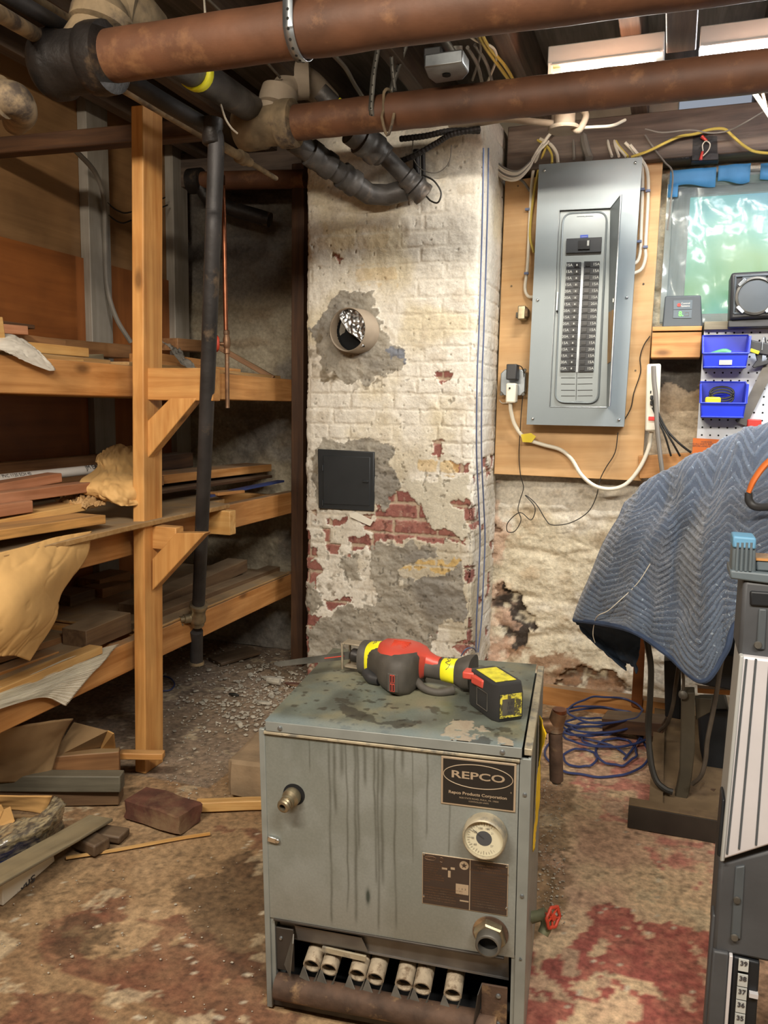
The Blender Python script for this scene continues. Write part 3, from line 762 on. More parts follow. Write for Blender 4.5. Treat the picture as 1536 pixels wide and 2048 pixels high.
# upper shelf
board('board', 'pale board on the upper shelf, just above the front rail, left of the post', (0, 722), (168, 719), -1.50, .022, .09, 'pine_pale', UP, ext=.4)
board('board', 'light board with a square cut end lying over the white plastic on the upper shelf', (60, 684), (178, 696), -1.56, .026, .07, 'pine_pale', UP, ext=.7)
board('board', 'thin board resting behind the light board on the upper shelf', (50, 669), (132, 680), -1.66, .02, .07, 'brown_wood', UP, ext=.6)
board('board', 'short pinkish board sticking out high on the upper shelf stack', (10, 648), (56, 652), -1.62, .024, .06, 'mahogany', UP, ext=.4)
board('board', 'dark thin board topmost of the stack at the far left of the upper shelf', (10, 642), (70, 650), -1.75, .012, .08, 'dark_wood', UP, ext=.4)
board('board', 'upright pale board end cut off by the left picture edge on the upper shelf', (-12, 634), (8, 634), -1.52, .06, .03, 'pine_pale', UP, ext=.3)
board('timber', 'dusty brown timber on the upper shelf behind the left side of the post', (172, 682), (262, 690), -1.95, .05, .09, 'brown_wood', UP, ext=.2)
board('board', 'grey dark metal-like strip lying on the upper shelf just left of the post', (150, 715), (208, 708), -1.72, .03, .09, 'gray_wood', UP, ext=.1)
board('board', 'wide pale board on the upper shelf right of the post under the clear bag', (318, 706), (428, 722), -1.62, .045, .12, 'pine_rail', UP)
board('board', 'second pale board lower on the upper shelf between post and grey pipe', (318, 722), (482, 738), -1.53, .03, .08, 'pine_rail', UP)
board('board', 'thin board lying right of the grey pipe on the upper shelf', (455, 745), (540, 760), -1.50, .012, .09, 'brown_wood', UP)
p0 = at(430, 690, X=-1.75); p1 = at(548, 757, X=-1.52)
one(MB().bar(p0, p1, .05, .02, wob=.0005, n=4), 'board', 'brown_wood', 'slanting board sloping down to the right behind the red valve', 'board', UP, bevel=.002)
board('timber', 'brown timber near the back wall on the upper shelf, behind the red valve', (355, 676), (420, 682), -1.95, .05, .08, 'brown_wood', UP)
# middle shelf
board('timber', 'dark brown planed timber at the back of the middle shelf, its top edge dusty', (0, 926), (262, 905), -1.92, .10, .05, 'brown_wood', MID, ext=.5)
board('board', 'reddish wood strip lying just below the white pipe on the middle shelf', (0, 967), (124, 946), -1.60, .026, .05, 'mahogany', MID, ext=.5)
board('board', 'longest reddish wood strip on the middle shelf with a dark smudge near its end', (0, 987), (203, 962), -1.55, .028, .05, 'mahogany', MID, ext=.5)
board('board', 'short reddish wood strip lowest of the three on the middle shelf', (0, 1010), (66, 1001), -1.52, .03, .05, 'mahogany', MID, ext=.5)
board('board', 'pale splintery board on the middle shelf', (0, 1040), (172, 1007), -1.52, .020, .10, 'pine_pale', MID, ext=.5)
board('board', 'rough split board at the front edge of the middle shelf', (0, 1060), (212, 1030), -1.42, .024, .10, 'splitwood', MID, ext=.5)
board('timber', 'reddish brown block end on the middle shelf right of the post', (300, 915), (386, 905), -1.90, .06, .08, 'dark_wood', MID)
board('timber', 'long tan board with a dusty top on the middle shelf right of the post', (326, 950), (543, 928), -1.64, .032, .13, 'pine_rail', MID)
board('board', 'short board stub beside the post at the end of the long tan board', (310, 953), (328, 951), -1.63, .034, .1, 'brown_wood', MID)
board('board', 'thin dark board under the long tan board on the middle shelf', (318, 982), (545, 950), -1.60, .012, .14, 'dark_wood', MID)
board('board', 'small rounded offcut lying on the rail right of the grey pipe', (438, 985), (490, 980), -1.47, .012, .05, 'pine_rail', MID)
# lower shelf
board('timber', 'square brown timber with a dark end in front of the post on the lower shelf', (172, 1262), (262, 1225), -1.52, .062, .085, 'dusty_timber', LOW)
board('timber', 'short dark block at the back of the lower shelf, on top of a dusty block', (140, 1192), (190, 1178), -1.90, .09, .12, 'dusty_timber', LOW)
board('timber', 'dusty block underneath the short dark one at the back of the lower shelf', (115, 1232), (200, 1215), -1.85, .08, .16, 'dusty_timber', LOW)
board('timber', 'stubby brown block against the wall left of the post on the lower shelf', (205, 1178), (262, 1164), -1.88, .07, .10, 'brown_wood', LOW)
board('board', 'short board on top of the stubby block at the wall on the lower shelf', (200, 1160), (262, 1142), -1.95, .035, .10, 'brown_wood', LOW)
board('timber', 'long brown timber nearest the rail on the lower shelf right of the post', (319, 1224), (560, 1133), -1.535, .042, .06, 'dusty_timber', LOW, ext=.05)
board('timber', 'long timber behind the nearest one on the lower shelf right of the post', (319, 1196), (495, 1119), -1.61, .05, .09, 'dusty_timber', LOW, ext=.1)
board('board', 'flat dusty board running along the lower shelf beside the square timber', (0, 1312), (140, 1268), -1.62, .02, .09, 'brown_wood', LOW, ext=.5)
board('board', 'narrow pine strip at the left of the lower shelf above the ribbed sheet', (0, 1345), (118, 1302), -1.56, .022, .05, 'pine_rail', LOW, ext=.5)
board('board', 'long pine strip lying on the ribbed sheet at the front of the lower shelf', (0, 1378), (205, 1292), -1.46, .022, .045, 'pine_pale', LOW, ext=.5)
board('timber', 'pine offcut on the lower shelf right behind the post', (237, 1290), (262, 1284), -1.50, .085, .05, 'pine_rail', LOW)

# white plastic pipe with printed lettering
p0 = at(-120, 972, X=-1.72); p1 = at(216, 936, X=-1.72)
d = (p1 - p0).normalized()
pipe = thing('plastic_pipe', 'white plastic pipe with printed lettering lying across the middle shelf', 'pipe', p0)
mb = MB(); L = (p1 - p0).length; r = .015
mb.lathe([(r, 0), (r, L), (r * .8, L), (r * .8, L - .04)], p0, d, 20, open_=True)
mb.build('pipe_body', 'pvc', parent=pipe)
side = V((1, 0, 0)); side = (side - d * side.dot(d)).normalized(); up = side.cross(d); up = up if up.z > 0 else -up
nrm = (side * .8 + up * .6).normalized(); ty = d.cross(nrm); ty = ty if ty.z > 0 else -ty
MB().text('JM EAGLE', p1 - d * .075 + nrm * (r + .0004), d, ty, .022, 0.0006).build('lettering', 'ink', parent=pipe, label='dark printed lettering')
MB().text('PVC 1120 SCH 40', p1 - d * .40 + nrm * (r + .0004), d, ty, .014, 0.0006).build('lettering', 'ink', parent=pipe, label='dark printed lettering')

# ---- free surfaces interpolated from a lattice of points
def lattice(ctrl, nu, nv, bump=None):
    A = np.array([[tuple(p) for p in r] for r in ctrl], float)
    def cr(A, n):
        m = A.shape[0]; Q = np.concatenate([[2 * A[0] - A[1]], A, [2 * A[-1] - A[-2]]]); t = np.linspace(0, m - 1, n)
        i = np.minimum(t.astype(int), m - 2); f = (t - i).reshape(-1, *([1] * (A.ndim - 1)))
        a, b, c, d = Q[i], Q[i + 1], Q[i + 2], Q[i + 3]
        return .5 * (2 * b + (c - a) * f + (2 * a - 5 * b + 4 * c - d) * f ** 2 + (3 * b - a - 3 * c + d) * f ** 3)
    A = cr(A, nu); A = cr(A.transpose(1, 0, 2), nv).transpose(1, 0, 2)
    if bump is not None:
        du = np.gradient(A, axis=0); dv = np.gradient(A, axis=1); N = np.cross(du, dv); N /= np.linalg.norm(N, axis=2, keepdims=True) + 1e-12
        U, W = np.meshgrid(np.linspace(0, 1, nu), np.linspace(0, 1, nv), indexing='ij')
        A = A + N * bump(U, W, A)[..., None]
    return A
def surf(A, mb=None):
    mb = mb or MB(); return mb.grid([[V(tuple(p)) for p in r] for r in A])
def crease(s, amp, f=5):
    def fn(U, W, A):
        a = np.abs(fbm(U * f + 3 * W, W * f, 3, s) - .5); b = np.abs(fbm(U * f * 1.7 - 2 * W, W * f * 1.3 + U, 3, s + 5) - .5)
        return -np.exp(-a / .03) * amp - np.exp(-b / .025) * amp * .6 + (fbm(U * f * .6, W * f * .6, 2, s + 9) - .5) * amp * 3
    return fn
# hanging kraft paper
C_ = lambda rows: [[at(x, y, X=X) for (x, y, X) in r] for r in rows]
A = lattice(C_([[(-60, 1118, -1.40), (40, 1095, -1.40), (110, 1075, -1.41), (182, 1062, -1.42)],
                [(-60, 1180, -1.38), (40, 1150, -1.36), (120, 1120, -1.38), (172, 1115, -1.41)],
                [(-60, 1240, -1.36), (30, 1215, -1.34), (80, 1190, -1.36), (124, 1184, -1.40)],
                [(-60, 1290, -1.37), (20, 1270, -1.35), (75, 1250, -1.36), (112, 1240, -1.40)],
                [(-60, 1318, -1.40), (0, 1314, -1.38), (28, 1312, -1.38), (60, 1322, -1.40)]]), 90, 70, crease(3, .0026, 2.2))
one(surf(A), 'kraft_paper', 'kraft', 'large creased sheet of brown kraft paper hanging off the middle shelf', 'paper', smooth=50, thick=.0008)
# crumpled kraft paper on the middle shelf
def crumple(s, amp, f=7):
    def fn(U, W, A): return (np.abs(fbm(U * f, W * f, 3, s) - .5) * 4 - .6) * amp + (fbm(U * f * 3, W * f * 3, 2, s + 3) - .5) * amp * .5
    return fn
A = lattice(C_([[(200, 905, -1.72), (215, 893, -1.74), (240, 887, -1.74), (265, 893, -1.72)],
                [(190, 920, -1.68), (212, 915, -1.66), (240, 910, -1.66), (268, 905, -1.68)],
                [(195, 938, -1.66), (215, 937, -1.62), (245, 938, -1.6), (276, 940, -1.62)],
                [(160, 965, -1.58), (205, 960, -1.52), (240, 958, -1.49), (280, 960, -1.46)],
                [(175, 990, -1.56), (205, 992, -1.49), (240, 990, -1.45), (282, 995, -1.43)],
                [(208, 1000, -1.56), (225, 1006, -1.48), (250, 1012, -1.44), (278, 1010, -1.43)]]), 80, 70, crumple(3, .009, 4))
one(surf(A), 'kraft_paper', 'kraft', 'crumpled ball of light kraft paper beside the post on the middle shelf', 'paper', smooth=30, thick=.0008)
A = lattice(C_([[(110, 1000, -1.66), (140, 985, -1.62), (170, 975, -1.6), (205, 968, -1.58)],
                [(118, 1008, -1.6), (150, 1000, -1.56), (175, 995, -1.55), (210, 990, -1.54)],
                [(130, 1012, -1.56), (160, 1012, -1.52), (185, 1014, -1.5), (212, 1008, -1.5)]]), 60, 40, crumple(13, .014, 7))
one(surf(A), 'kraft_paper', 'kraft_dull', 'dull brown crushed paper wad under the reddish strips on the middle shelf', 'paper', smooth=30, thick=.0008)
# ribbed sheet hanging over the lower rail
def ribs(U, W, A): return .0012 * np.sin(U * 420) + (fbm(U * 4, W * 4, 3, 4) - .5) * .012
A = lattice(C_([[(-60, 1398, -1.47), (60, 1350, -1.47), (140, 1315, -1.47), (236, 1288, -1.47)],
                [(-60, 1415, -1.45), (60, 1378, -1.455), (130, 1352, -1.455), (205, 1325, -1.46)],
                [(-60, 1440, -1.44), (30, 1408, -1.45), (90, 1395, -1.45), (132, 1412, -1.45)]]), 160, 40, ribs)
one(surf(A), 'ribbed_sheet', 'paper_white', 'off-white ribbed packing sheet hanging in points over the lower front rail', 'sheet', smooth=60, thick=.001)
# white plastic film on the upper shelf
m, nt, b = newmat('cloudy_film'); b.inputs['Base Color'].default_value = c4('d8d2c6'); b.inputs['Roughness'].default_value = .3; b.inputs['Alpha'].default_value = .82
A = lattice(C_([[(-60, 668, -1.56), (20, 668, -1.54), (50, 682, -1.52), (70, 694, -1.5)],
                [(-60, 685, -1.52), (25, 683, -1.49), (70, 700, -1.475), (92, 715, -1.47)],
                [(-60, 700, -1.47), (20, 703, -1.465), (60, 718, -1.463), (112, 738, -1.462)],
                [(-60, 692, -1.465), (0, 700, -1.46), (50, 722, -1.458), (100, 742, -1.455)]]), 50, 40, crease(23, .003, 4))
one(surf(A), 'plastic_film', 'cloudy_film', 'cloudy white plastic film drooping in a point over the upper rail', 'plastic film', smooth=60, thick=.0008)
m, nt, b = newmat('clear_bag'); b.inputs['Base Color'].default_value = c4('8f8c84'); b.inputs['Roughness'].default_value = .15; b.inputs['Alpha'].default_value = .8
A = lattice(C_([[(318, 680, -1.6), (345, 690, -1.58), (362, 700, -1.57)], [(340, 690, -1.55), (350, 705, -1.54), (372, 716, -1.52)], [(346, 706, -1.53), (365, 722, -1.5), (388, 728, -1.48)], [(362, 728, -1.50), (380, 738, -1.47), (398, 740, -1.455)]]), 40, 30, crumple(33, .008, 5))
one(surf(A), 'plastic_bag', 'clear_bag', 'shiny grey clear plastic bag hanging over boards right of the post', 'plastic bag', smooth=40, thick=.0008)
# blue edged strip on the middle rail
p0 = at(415, 992, X=-1.50); p1 = at(562, 962, X=-1.50)
one(MB().bar(p0, p1, .03, .008), 'strip', 'wire_blue', 'dark blue strip lying along the middle rail near the chimney', 'strip')

# ================================================================== debris and boards on the floor
def fl(px, py, z=0.): return at(px, py, Z=z)
def fboard(name, label, a, b_, z, w, h, m, cat='board', group=None, tilt=None, ext0=0., ext1=0., zb=None):
    """a,b = photo points of the near top edge at height z (top)"""
    p0 = at(*a, Z=z); p1 = at(*b_, Z=z if zb is None else zb); d = (p1 - p0).normalized()
    back = V((-d.y, d.x, 0)).normalized()
    if back.y < 0: back = -back
    if abs(back.y) < .3 and back.x > 0: back = -back
    p0 = p0 - d * ext0; p1 = p1 + d * ext1
    c0 = p0 + back * w / 2 - V((0, 0, h / 2)); c1 = p1 + back * w / 2 - V((0, 0, h / 2))
    return one(MB().bar(c0, c1, w, h, wob=.001, n=6), name, m, label, cat, group, bevel=.003)
FB = 'scrap timbers on the floor at the left'
fboard('timber', 'upper of two stacked grey timbers lying on the floor at the left edge', (-10, 1552), (240, 1553), .098, .042, .046, 'slate_wood', 'timber', FB, ext0=.4)
fboard('timber', 'lower of two stacked brown timbers with a sawn pale end at the left', (-10, 1583), (237, 1578), .050, .055, .048, 'dusty_timber', 'timber', FB, ext0=.4)
fboard('timber', 'short brown block standing on edge left of the post foot', (102, 1514), (238, 1503), .125, .035, .08, 'brown_wood', 'timber', FB)
fboard('board', 'thin pale stick whose pointed end pokes out past the post foot', (235, 1507), (325, 1508), .10, .03, .02, 'pine', 'board', FB)
fboard('board', 'pale pine offcut lying left of the boiler on the floor', (391, 1606), (545, 1601), .030, .028, .028, 'pine_pale', 'board', FB)
# diagonal grey board leaning on the carton
p0 = at(-60, 1772, Z=.12); p1 = at(203, 1627, Z=.05)
one(MB().bar(p0 - V((0, 0, .012)), p1 - V((0, 0, .012)), .070, .009, wob=.001, n=6), 'board', 'gray_wood', 'long grey weathered board lying diagonally over the torn carton at lower left', 'board', FB, bevel=.003)
one(MB().bar(fl(132, 1716, .006), fl(420, 1667, .004), .006, .006, n=6, wob=.002), 'stick', 'pine_pale', 'thin pale wooden stick lying on the floor in front of the brick', 'stick')
one(MB().bar(fl(150, 1672, .02), fl(205, 1695, .02), .05, .03), 'timber', 'old_wood', 'small dark weathered offcut between the diagonal board and the brick', 'timber', FB, bevel=.005)
one(MB().bar(fl(175, 1660, .012), fl(250, 1672, .012), .05, .02), 'timber', 'old_wood', 'flat dirty chip of wood beside the small dark offcut', 'timber', FB, bevel=.005)
def rubble(mb, c, s, seed=0, n=2):
    bm = bmesh.new(); bmesh.ops.create_cube(bm, size=1)
    bmesh.ops.bevel(bm, geom=bm.edges[:], offset=.06, segments=1, affect='EDGES'); bmesh.ops.subdivide_edges(bm, edges=bm.edges[:], cuts=n, use_grid_fill=True)
    rnd = random.Random(seed); R = Euler((rnd.uniform(-.05, .05), rnd.uniform(-.05, .05), s[3])).to_matrix()
    vs = []
    for v in bm.verts:
        q = V((v.co.x * s[0], v.co.y * s[1], v.co.z * s[2])); f = V([(float(vn(np.array(q.x * 60 + seed + i * 9), np.array(q.y * 60 + q.z * 55), 3 + i)) - .5) * .008 for i in range(3)])
        vs.append(R @ (q + f) + V(c))
    bm.verts.index_update(); fs = [[v.index for v in f.verts] for f in bm.faces]; bm.free()
    return mb.add(vs, fs)
c = fl(312, 1650, 0); one(rubble(MB(), (c.x, c.y + .03, .027), (.19, .095, .055, -.12), 3), 'brick', 'brick_loose', 'dirt-covered reddish loose brick on the floor left of the pine offcut', 'brick', smooth=25)
c = fl(500, 1592, 0); one(rubble(MB(), (c.x + .035, c.y + .09, .055), (.21, .22, .105, .12), 5), 'masonry_block', 'concrete_block', 'tan masonry block on the floor just left of and behind the boiler', 'block', smooth=25)
# board leaning at the back under the rack
c = fl(455, 1325, 0); one(MB().box((c.x, c.y + .06, .012), (.11, .20, .014), Matrix.Rotation(-.5, 3, 'Z') @ Matrix.Rotation(.06, 3, 'X')), 'board', 'old_wood', 'small dark board lying flat by the back wall under the rack end', 'board', FB, bevel=.003)
# cardboard: big flap, open carton behind
cb = thing('cardboard_carton', 'flattened open cardboard carton under the lower rail at the left', 'carton', fl(60, 1540))
A = lattice([[at(-50, 1480, Z=.30), at(60, 1450, Z=.28), at(146, 1437, Z=.25)], [at(-50, 1530, Z=.16), at(60, 1515, Z=.16), at(122, 1488, Z=.17)], [at(-50, 1566, Z=.09), at(40, 1562, Z=.08), at(100, 1552, Z=.08)]], 30, 30, lambda U, W, A: (fbm(U * 3, W * 3, 3, 6) - .5) * .012)
surf(A).build('flap', 'cardboard', parent=cb, smooth=50, thick=.003)
MB().prism([at(146, 1446, Z=.2), at(213, 1463, Z=.2), at(196, 1506, Z=.10), at(100, 1520, Z=.10)], (.001, .004, .001)).build('side_panel', 'cardboard', parent=cb, smooth=0)
MB().prism([at(214, 1462, Z=.2), at(226, 1468, Z=.2), at(230, 1506, Z=.1), at(197, 1506, Z=.10)], (.001, .004, .001)).build('end_panel', 'cardboard_light', parent=cb, smooth=0)
# torn carton at lower left with shiny wrapping
tc_ = thing('torn_carton', 'torn open carton wrapped in dirty plastic at the left picture edge', 'carton', fl(40, 1720))
q = [at(-70, 1700, Z=.10), at(60, 1640, Z=.11), at(128, 1612, Z=.11), at(120, 1655, Z=.055), at(0, 1712, Z=.045), at(-70, 1750, Z=.03)]
A = lattice([[at(-80, 1690, Z=.12), at(20, 1640, Z=.12), at(80, 1628, Z=.12), at(110, 1590, Z=.125)], [at(-80, 1720, Z=.115), at(20, 1680, Z=.115), at(90, 1650, Z=.115), at(130, 1608, Z=.11)], [at(-80, 1760, Z=.05), at(20, 1712, Z=.06), at(90, 1680, Z=.05), at(126, 1640, Z=.05)], [at(-80, 1790, Z=.0), at(20, 1745, Z=.0), at(90, 1708, Z=.0), at(124, 1665, Z=.0)]], 50, 50, crumple(43, .006, 6))
m, nt, b = newmat('dirty_film'); b.inputs['Base Color'].default_value = c4('877f70'); b.inputs['Roughness'].default_value = .2; b.inputs['Coat Weight'].default_value = .6
nz = nd(nt, 'ShaderNodeTexNoise', {'Scale': 14., 'Detail': 6.}); nt.links.new(ramp(nt, nz.outputs[0], [(.4, c4('a29678')), (.6, c4('5c564e'))]), b.inputs['Base Color'])
surf(A).build('plastic_wrap', 'dirty_film', parent=tc_, smooth=40, thick=.002)
A = lattice([[at(-80, 1590, Z=.15), at(20, 1592, Z=.15), at(104, 1592, Z=.15)], [at(-80, 1622, Z=.10), at(10, 1618, Z=.10), at(88, 1628, Z=.10)]], 16, 16, lambda U, W, A: (fbm(U * 3, W * 3, 3, 26) - .5) * .008)
surf(A).build('flap', 'cardboard_light', parent=tc_, smooth=50, thick=.003)
MB().prism([at(-70, 1625, Z=.14), at(0, 1612, Z=.15), at(5, 1622, Z=.15), at(18, 1616, Z=.15), at(27, 1645, Z=.12), at(-10, 1660, Z=.11), at(-70, 1680, Z=.1)], (0, .004, .002)).build('torn_flap', 'cardboard_light', parent=tc_, smooth=0)
MB().prism([at(-80, 1630, Z=.03), at(80, 1632, Z=.03), at(110, 1600, Z=.03), at(110, 1640, Z=.03), at(-80, 1720, Z=.03)], (0, 0, .004)).build('bottom_panel', 'cardboard', parent=tc_, smooth=0)
# white printed box end
A0 = [at(4, 1762, Z=.055), at(106, 1698, Z=.045), at(110, 1722, Z=.0), at(6, 1812, Z=.0)]
pb = thing('printed_carton', 'white printed carton lying under the diagonal grey board, lettering upside down', 'carton', fl(60, 1760))
bk = (A0[1] - A0[0]).cross(V((0, 0, 1))).normalized(); bk = bk if bk.x < 0 else -bk
MB().prism(A0, bk * .16).build('carton_body', 'paper_white', parent=pb, bevel=.002)
MB().prism([A0[0] + V((0, 0, .001)), A0[1] + V((0, 0, .001)), A0[1] + bk * .16 + V((0, 0, .001)), A0[0] + bk * .16 + V((0, 0, .001))], (0, 0, .002)).build('carton_top', 'wire_blue', parent=pb, label='dark blue top face')
ux = (A0[0] - A0[1]).normalized(); uy = -(A0[0] - A0[3]).normalized(); uy = (uy - ux * uy.dot(ux)).normalized()
cpos = (A0[0] * .55 + A0[3] * 1.0 + A0[1] * .25 + A0[2] * .4) / 2.2
nn_ = ux.cross(uy)
cpos = A0[3] + (A0[2] - A0[3]) * .30 + (A0[0] - A0[3]) * .20
MB().text('500195', cpos, ux, uy, .021, .0015, sx=1.5, bold=.0004).build('lettering', 'ink', parent=pb, label='upside-down stamped number')
cpos = A0[3] + (A0[2] - A0[3]) * .80 + (A0[0] - A0[3]) * .5
MB().text('0 0 0', cpos, ux, uy, .022, .0015, sx=1.1).build('lettering', 'ink', parent=pb, label='faded dark print')

# plaster chips and rubble: too many to count
mb = MB(); rr = random.Random(11); cnt = 0
while cnt < 1300:
    px = rr.uniform(300, 640); py = rr.uniform(1290, 1500); p = fl(px, py)
    dn = math.exp(-((px - 520) / 110) ** 2 - ((py - 1385) / 70) ** 2)
    if rr.random() > dn + .05 or p.y > YB - .05: continue
    s = rr.choice((.002, .003, .003, .004, .005, .006, .010)) * rr.uniform(.5, 1.2)
    n = rr.choice((4, 5, 6)); a0 = rr.uniform(0, 6); P = [p + V((math.cos(a0 + i * 6.283 / n) * s * rr.uniform(.6, 1.2), math.sin(a0 + i * 6.283 / n) * s * rr.uniform(.6, 1.2), rr.uniform(.0, .004))) for i in range(n)]
    mb.prism(P, (0, 0, s * rr.uniform(.2, .5))); cnt += 1
for q, (x0, x1, y0, y1) in ((260, (330, 520, 1480, 1620)), (300, (1075, 1130, 1560, 1850)), (160, (600, 660, 1330, 1400)), (110, (0, 560, 1700, 2040))):
    for i in range(q):
        p = fl(rr.uniform(x0, x1), rr.uniform(y0, y1)); s = rr.choice((.0012, .0016, .002, .003)) * rr.uniform(.6, 1.3); n = 5; a0 = rr.uniform(0, 6)
        mb.prism([p + V((math.cos(a0 + k * 1.257) * s * rr.uniform(.6, 1.2), math.sin(a0 + k * 1.257) * s * rr.uniform(.6, 1.2), .0005)) for k in range(n)], (0, 0, s * .4))
stuff(one(mb, 'plaster_chips', 'chip', 'scattered small chips of plaster and wood on the floor', 'rubble', smooth=0))
# a few bigger pieces
for i, (px, py, l, lab) in enumerate(((545, 1360, .045, 'largest whitish plaster flake near the chimney foot'), (527, 1408, .03, 'flat pale plaster flake in the middle of the rubble'), (590, 1372, .04, 'reddish flake of brick by the chimney foot'), (468, 1392, .02, 'small black curl of tape among the plaster chips'))):
    p = fl(px, py); n = 6; mb = MB(); mb.prism([p + V((math.cos(k * 1.047) * l * (1.2 if k % 3 == 0 else .7), math.sin(k * 1.047) * l * .45, .002)) for k in range(n)], (0, 0, .008))
    one(mb, 'plaster_flake', ['chip', 'chip', 'brick_loose', 'wire_black'][i], lab, 'flake', bevel=.002)
one(MB().tube([fl(322, 1352, .005), fl(340, 1356, .005), fl(349, 1368, .005), fl(340, 1380, .005), fl(318, 1382, .005)], .003, 6, 5), 'cable', 'wire_blue', 'short dark blue cable loop on the floor behind the post', 'cable')
# twig in front of the boiler foot
one(MB().tube([(at(535, 1360, Z=.02)), at(560, 1364, Z=.02)], .012, 8), 'pipe_offcut', 'chip', 'short whitish tube offcut among the rubble left of the chimney', 'pipe')

# ================================================================== overhead and standing pipes
def sock(mb, p, d, r, l=.05, k=1.22):
    """bell / hub fitting collar"""
    mb.lathe([(r * 1.02, -l * .1), (r * k, 0), (r * (k + .05), l * .15), (r * (k + .05), l * .35), (r * k, l * .5), (r * k, l), (r * 1.02, l * 1.1)], p, d, 28)
# pipe 1 (nearest)
Y1, Y2 = 1.6, 2.4; R1 = .054; R2 = .052
p1a, p1b = at(205, 115, Y=Y1), at(1600, -82, Y=Y1); p1b = p1a + (p1b - p1a) * ((XR - .01 - p1a.x) / (p1b.x - p1a.x))
w1 = thing('waste_pipe', 'large reddish brown drain pipe nearest the camera at the top of the picture', 'pipe', (p1a.x, Y1, 1.82), group='brown drain pipes')
mb = MB(); n = 60; P = [p1a.lerp(p1b, i / n) for i in range(n + 1)]
mb.tube(P, [R1 * (1 + .012 * math.sin(i * 1.3) + (.03 if i in (11, 12) else 0)) for i in range(n + 1)], 32); mb.build('pipe_body', 'pipe_brown', parent=w1, smooth=60)
mb = MB(); d1 = (p1b - p1a).normalized(); h0 = at(195, 118, Y=Y1); h2 = at(95, 130, Y=Y1)
mb.lathe([(R1 * .9, -.10), (R1 * 1.25, -.095), (R1 * 1.42, -.08), (R1 * 1.42, -.05), (R1 * 1.26, -.04), (R1 * 1.26, .03), (R1 * 1.4, .035), (R1 * 1.44, .05), (R1 * 1.4, .085), (R1 * 1.05, .09)], h0 - d1 * .05, d1, 32)
mb.build('tee_hub', 'iron_black', parent=w1, smooth=50, label='black cast iron tee')
up0 = h0 - d1 * .05 + V((0, 0, .04)); e1 = at(240, 50, Y=Y1 + .12)
mb = MB(); B = [h0 - d1 * .06, h0 + V((-.01, .03, .09)), at(215, 35, Y=1.68), at(262, 25, Y=1.74), at(300, 60, Y=1.82)]
mb.tube(B, [R1 * 1.05, R1 * 1.0, R1 * 1.0, R1 * 1.05, R1], 28, 8)
for q, dd in ((B[1], V((.1, .2, .9))), (B[3], V((.8, .5, -.2)))):
    mb.lathe([(R1 * 1.05, -.02), (R1 * 1.3, -.015), (R1 * 1.3, .015), (R1 * 1.05, .02)], q, dd, 28)
mb.build('elbow', 'iron_dusty', parent=w1, smooth=50, label='dusty cast iron elbow')
# pipe 2
p2a, p2b = at(590, 246, Y=Y2), at(1340, 163, Y=Y2); p2c = at(1800, 112, Y=Y2); p2c = p2b + (p2c - p2b) * ((XR - .01 - p2b.x) / (p2c.x - p2b.x))
w2 = thing('waste_pipe', 'second brown drain pipe, crossing above the chimney and breaker panel', 'pipe', (p2a.x, Y2, 1.93), group='brown drain pipes')
mb = MB(); P = [p2a.lerp(p2b, i / 40) for i in range(41)] + [p2b.lerp(p2c, i / 20) for i in range(1, 21)]
mb.tube(P, [R2 * (1 + .012 * math.sin(i * 1.7)) for i in range(61)], 32); mb.build('pipe_body', 'pipe_brown', parent=w2, smooth=60)
d2 = (p2b - p2a).normalized(); h0 = p2a
mb = MB(); mb.lathe([(R2 * .9, -.20), (R2 * 1.25, -.195), (R2 * 1.34, -.17), (R2 * 1.3, -.11), (R2 * 1.16, -.10), (R2 * 1.18, -.055), (R2 * 1.36, -.05), (R2 * 1.4, -.03), (R2 * 1.36, .0), (R2 * 1.02, .005)], h0, d2, 32)
mb.build('tee_hub', 'iron_dusty', parent=w2, smooth=50, label='dusty cast iron tee')
B = [h0 - d2 * .12, at(556, 200, Y=2.42), at(574, 172, Y=2.46), at(598, 158, Y=2.50), at(625, 172, Y=2.56), at(660, 205, Y=2.64)]
mb = MB(); mb.tube(B, [R2 * .95, R2 * .78, R2 * .78, R2 * .85, R2 * .85, R2 * .75], 28, 8)
mb.lathe([(R2 * .8, -.03), (R2 * 1.12, -.025), (R2 * 1.16, 0), (R2 * 1.12, .03), (R2 * .8, .035)], B[1], V((.15, .2, .9)), 28)
mb.lathe([(R2 * .8, -.03), (R2 * 1.14, -.025), (R2 * 1.2, 0), (R2 * 1.14, .03), (R2 * .8, .035)], B[3], V((.8, .4, .05)), 28)
mb.build('elbow', 'clay', parent=w2, smooth=50, label='sandy cast iron elbow')
# the leftmost elbow fitting at the picture edge
mb = MB(); B = [at(-60, 190, Y=1.5), at(0, 195, Y=1.5), at(30, 200, Y=1.52), at(42, 225, Y=1.58), at(30, 245, Y=1.66)]
mb.tube(B, [.036, .036, .038, .036, .03], 24, 8); mb.lathe([(.036, -.015), (.045, -.012), (.045, .012), (.036, .015)], B[1], (1, .1, 0), 24)
tag(mb.build('pipe_elbow', 'iron_dusty', smooth=50), 'sand-coloured pipe elbow poking in at the left picture edge', 'pipe fitting')

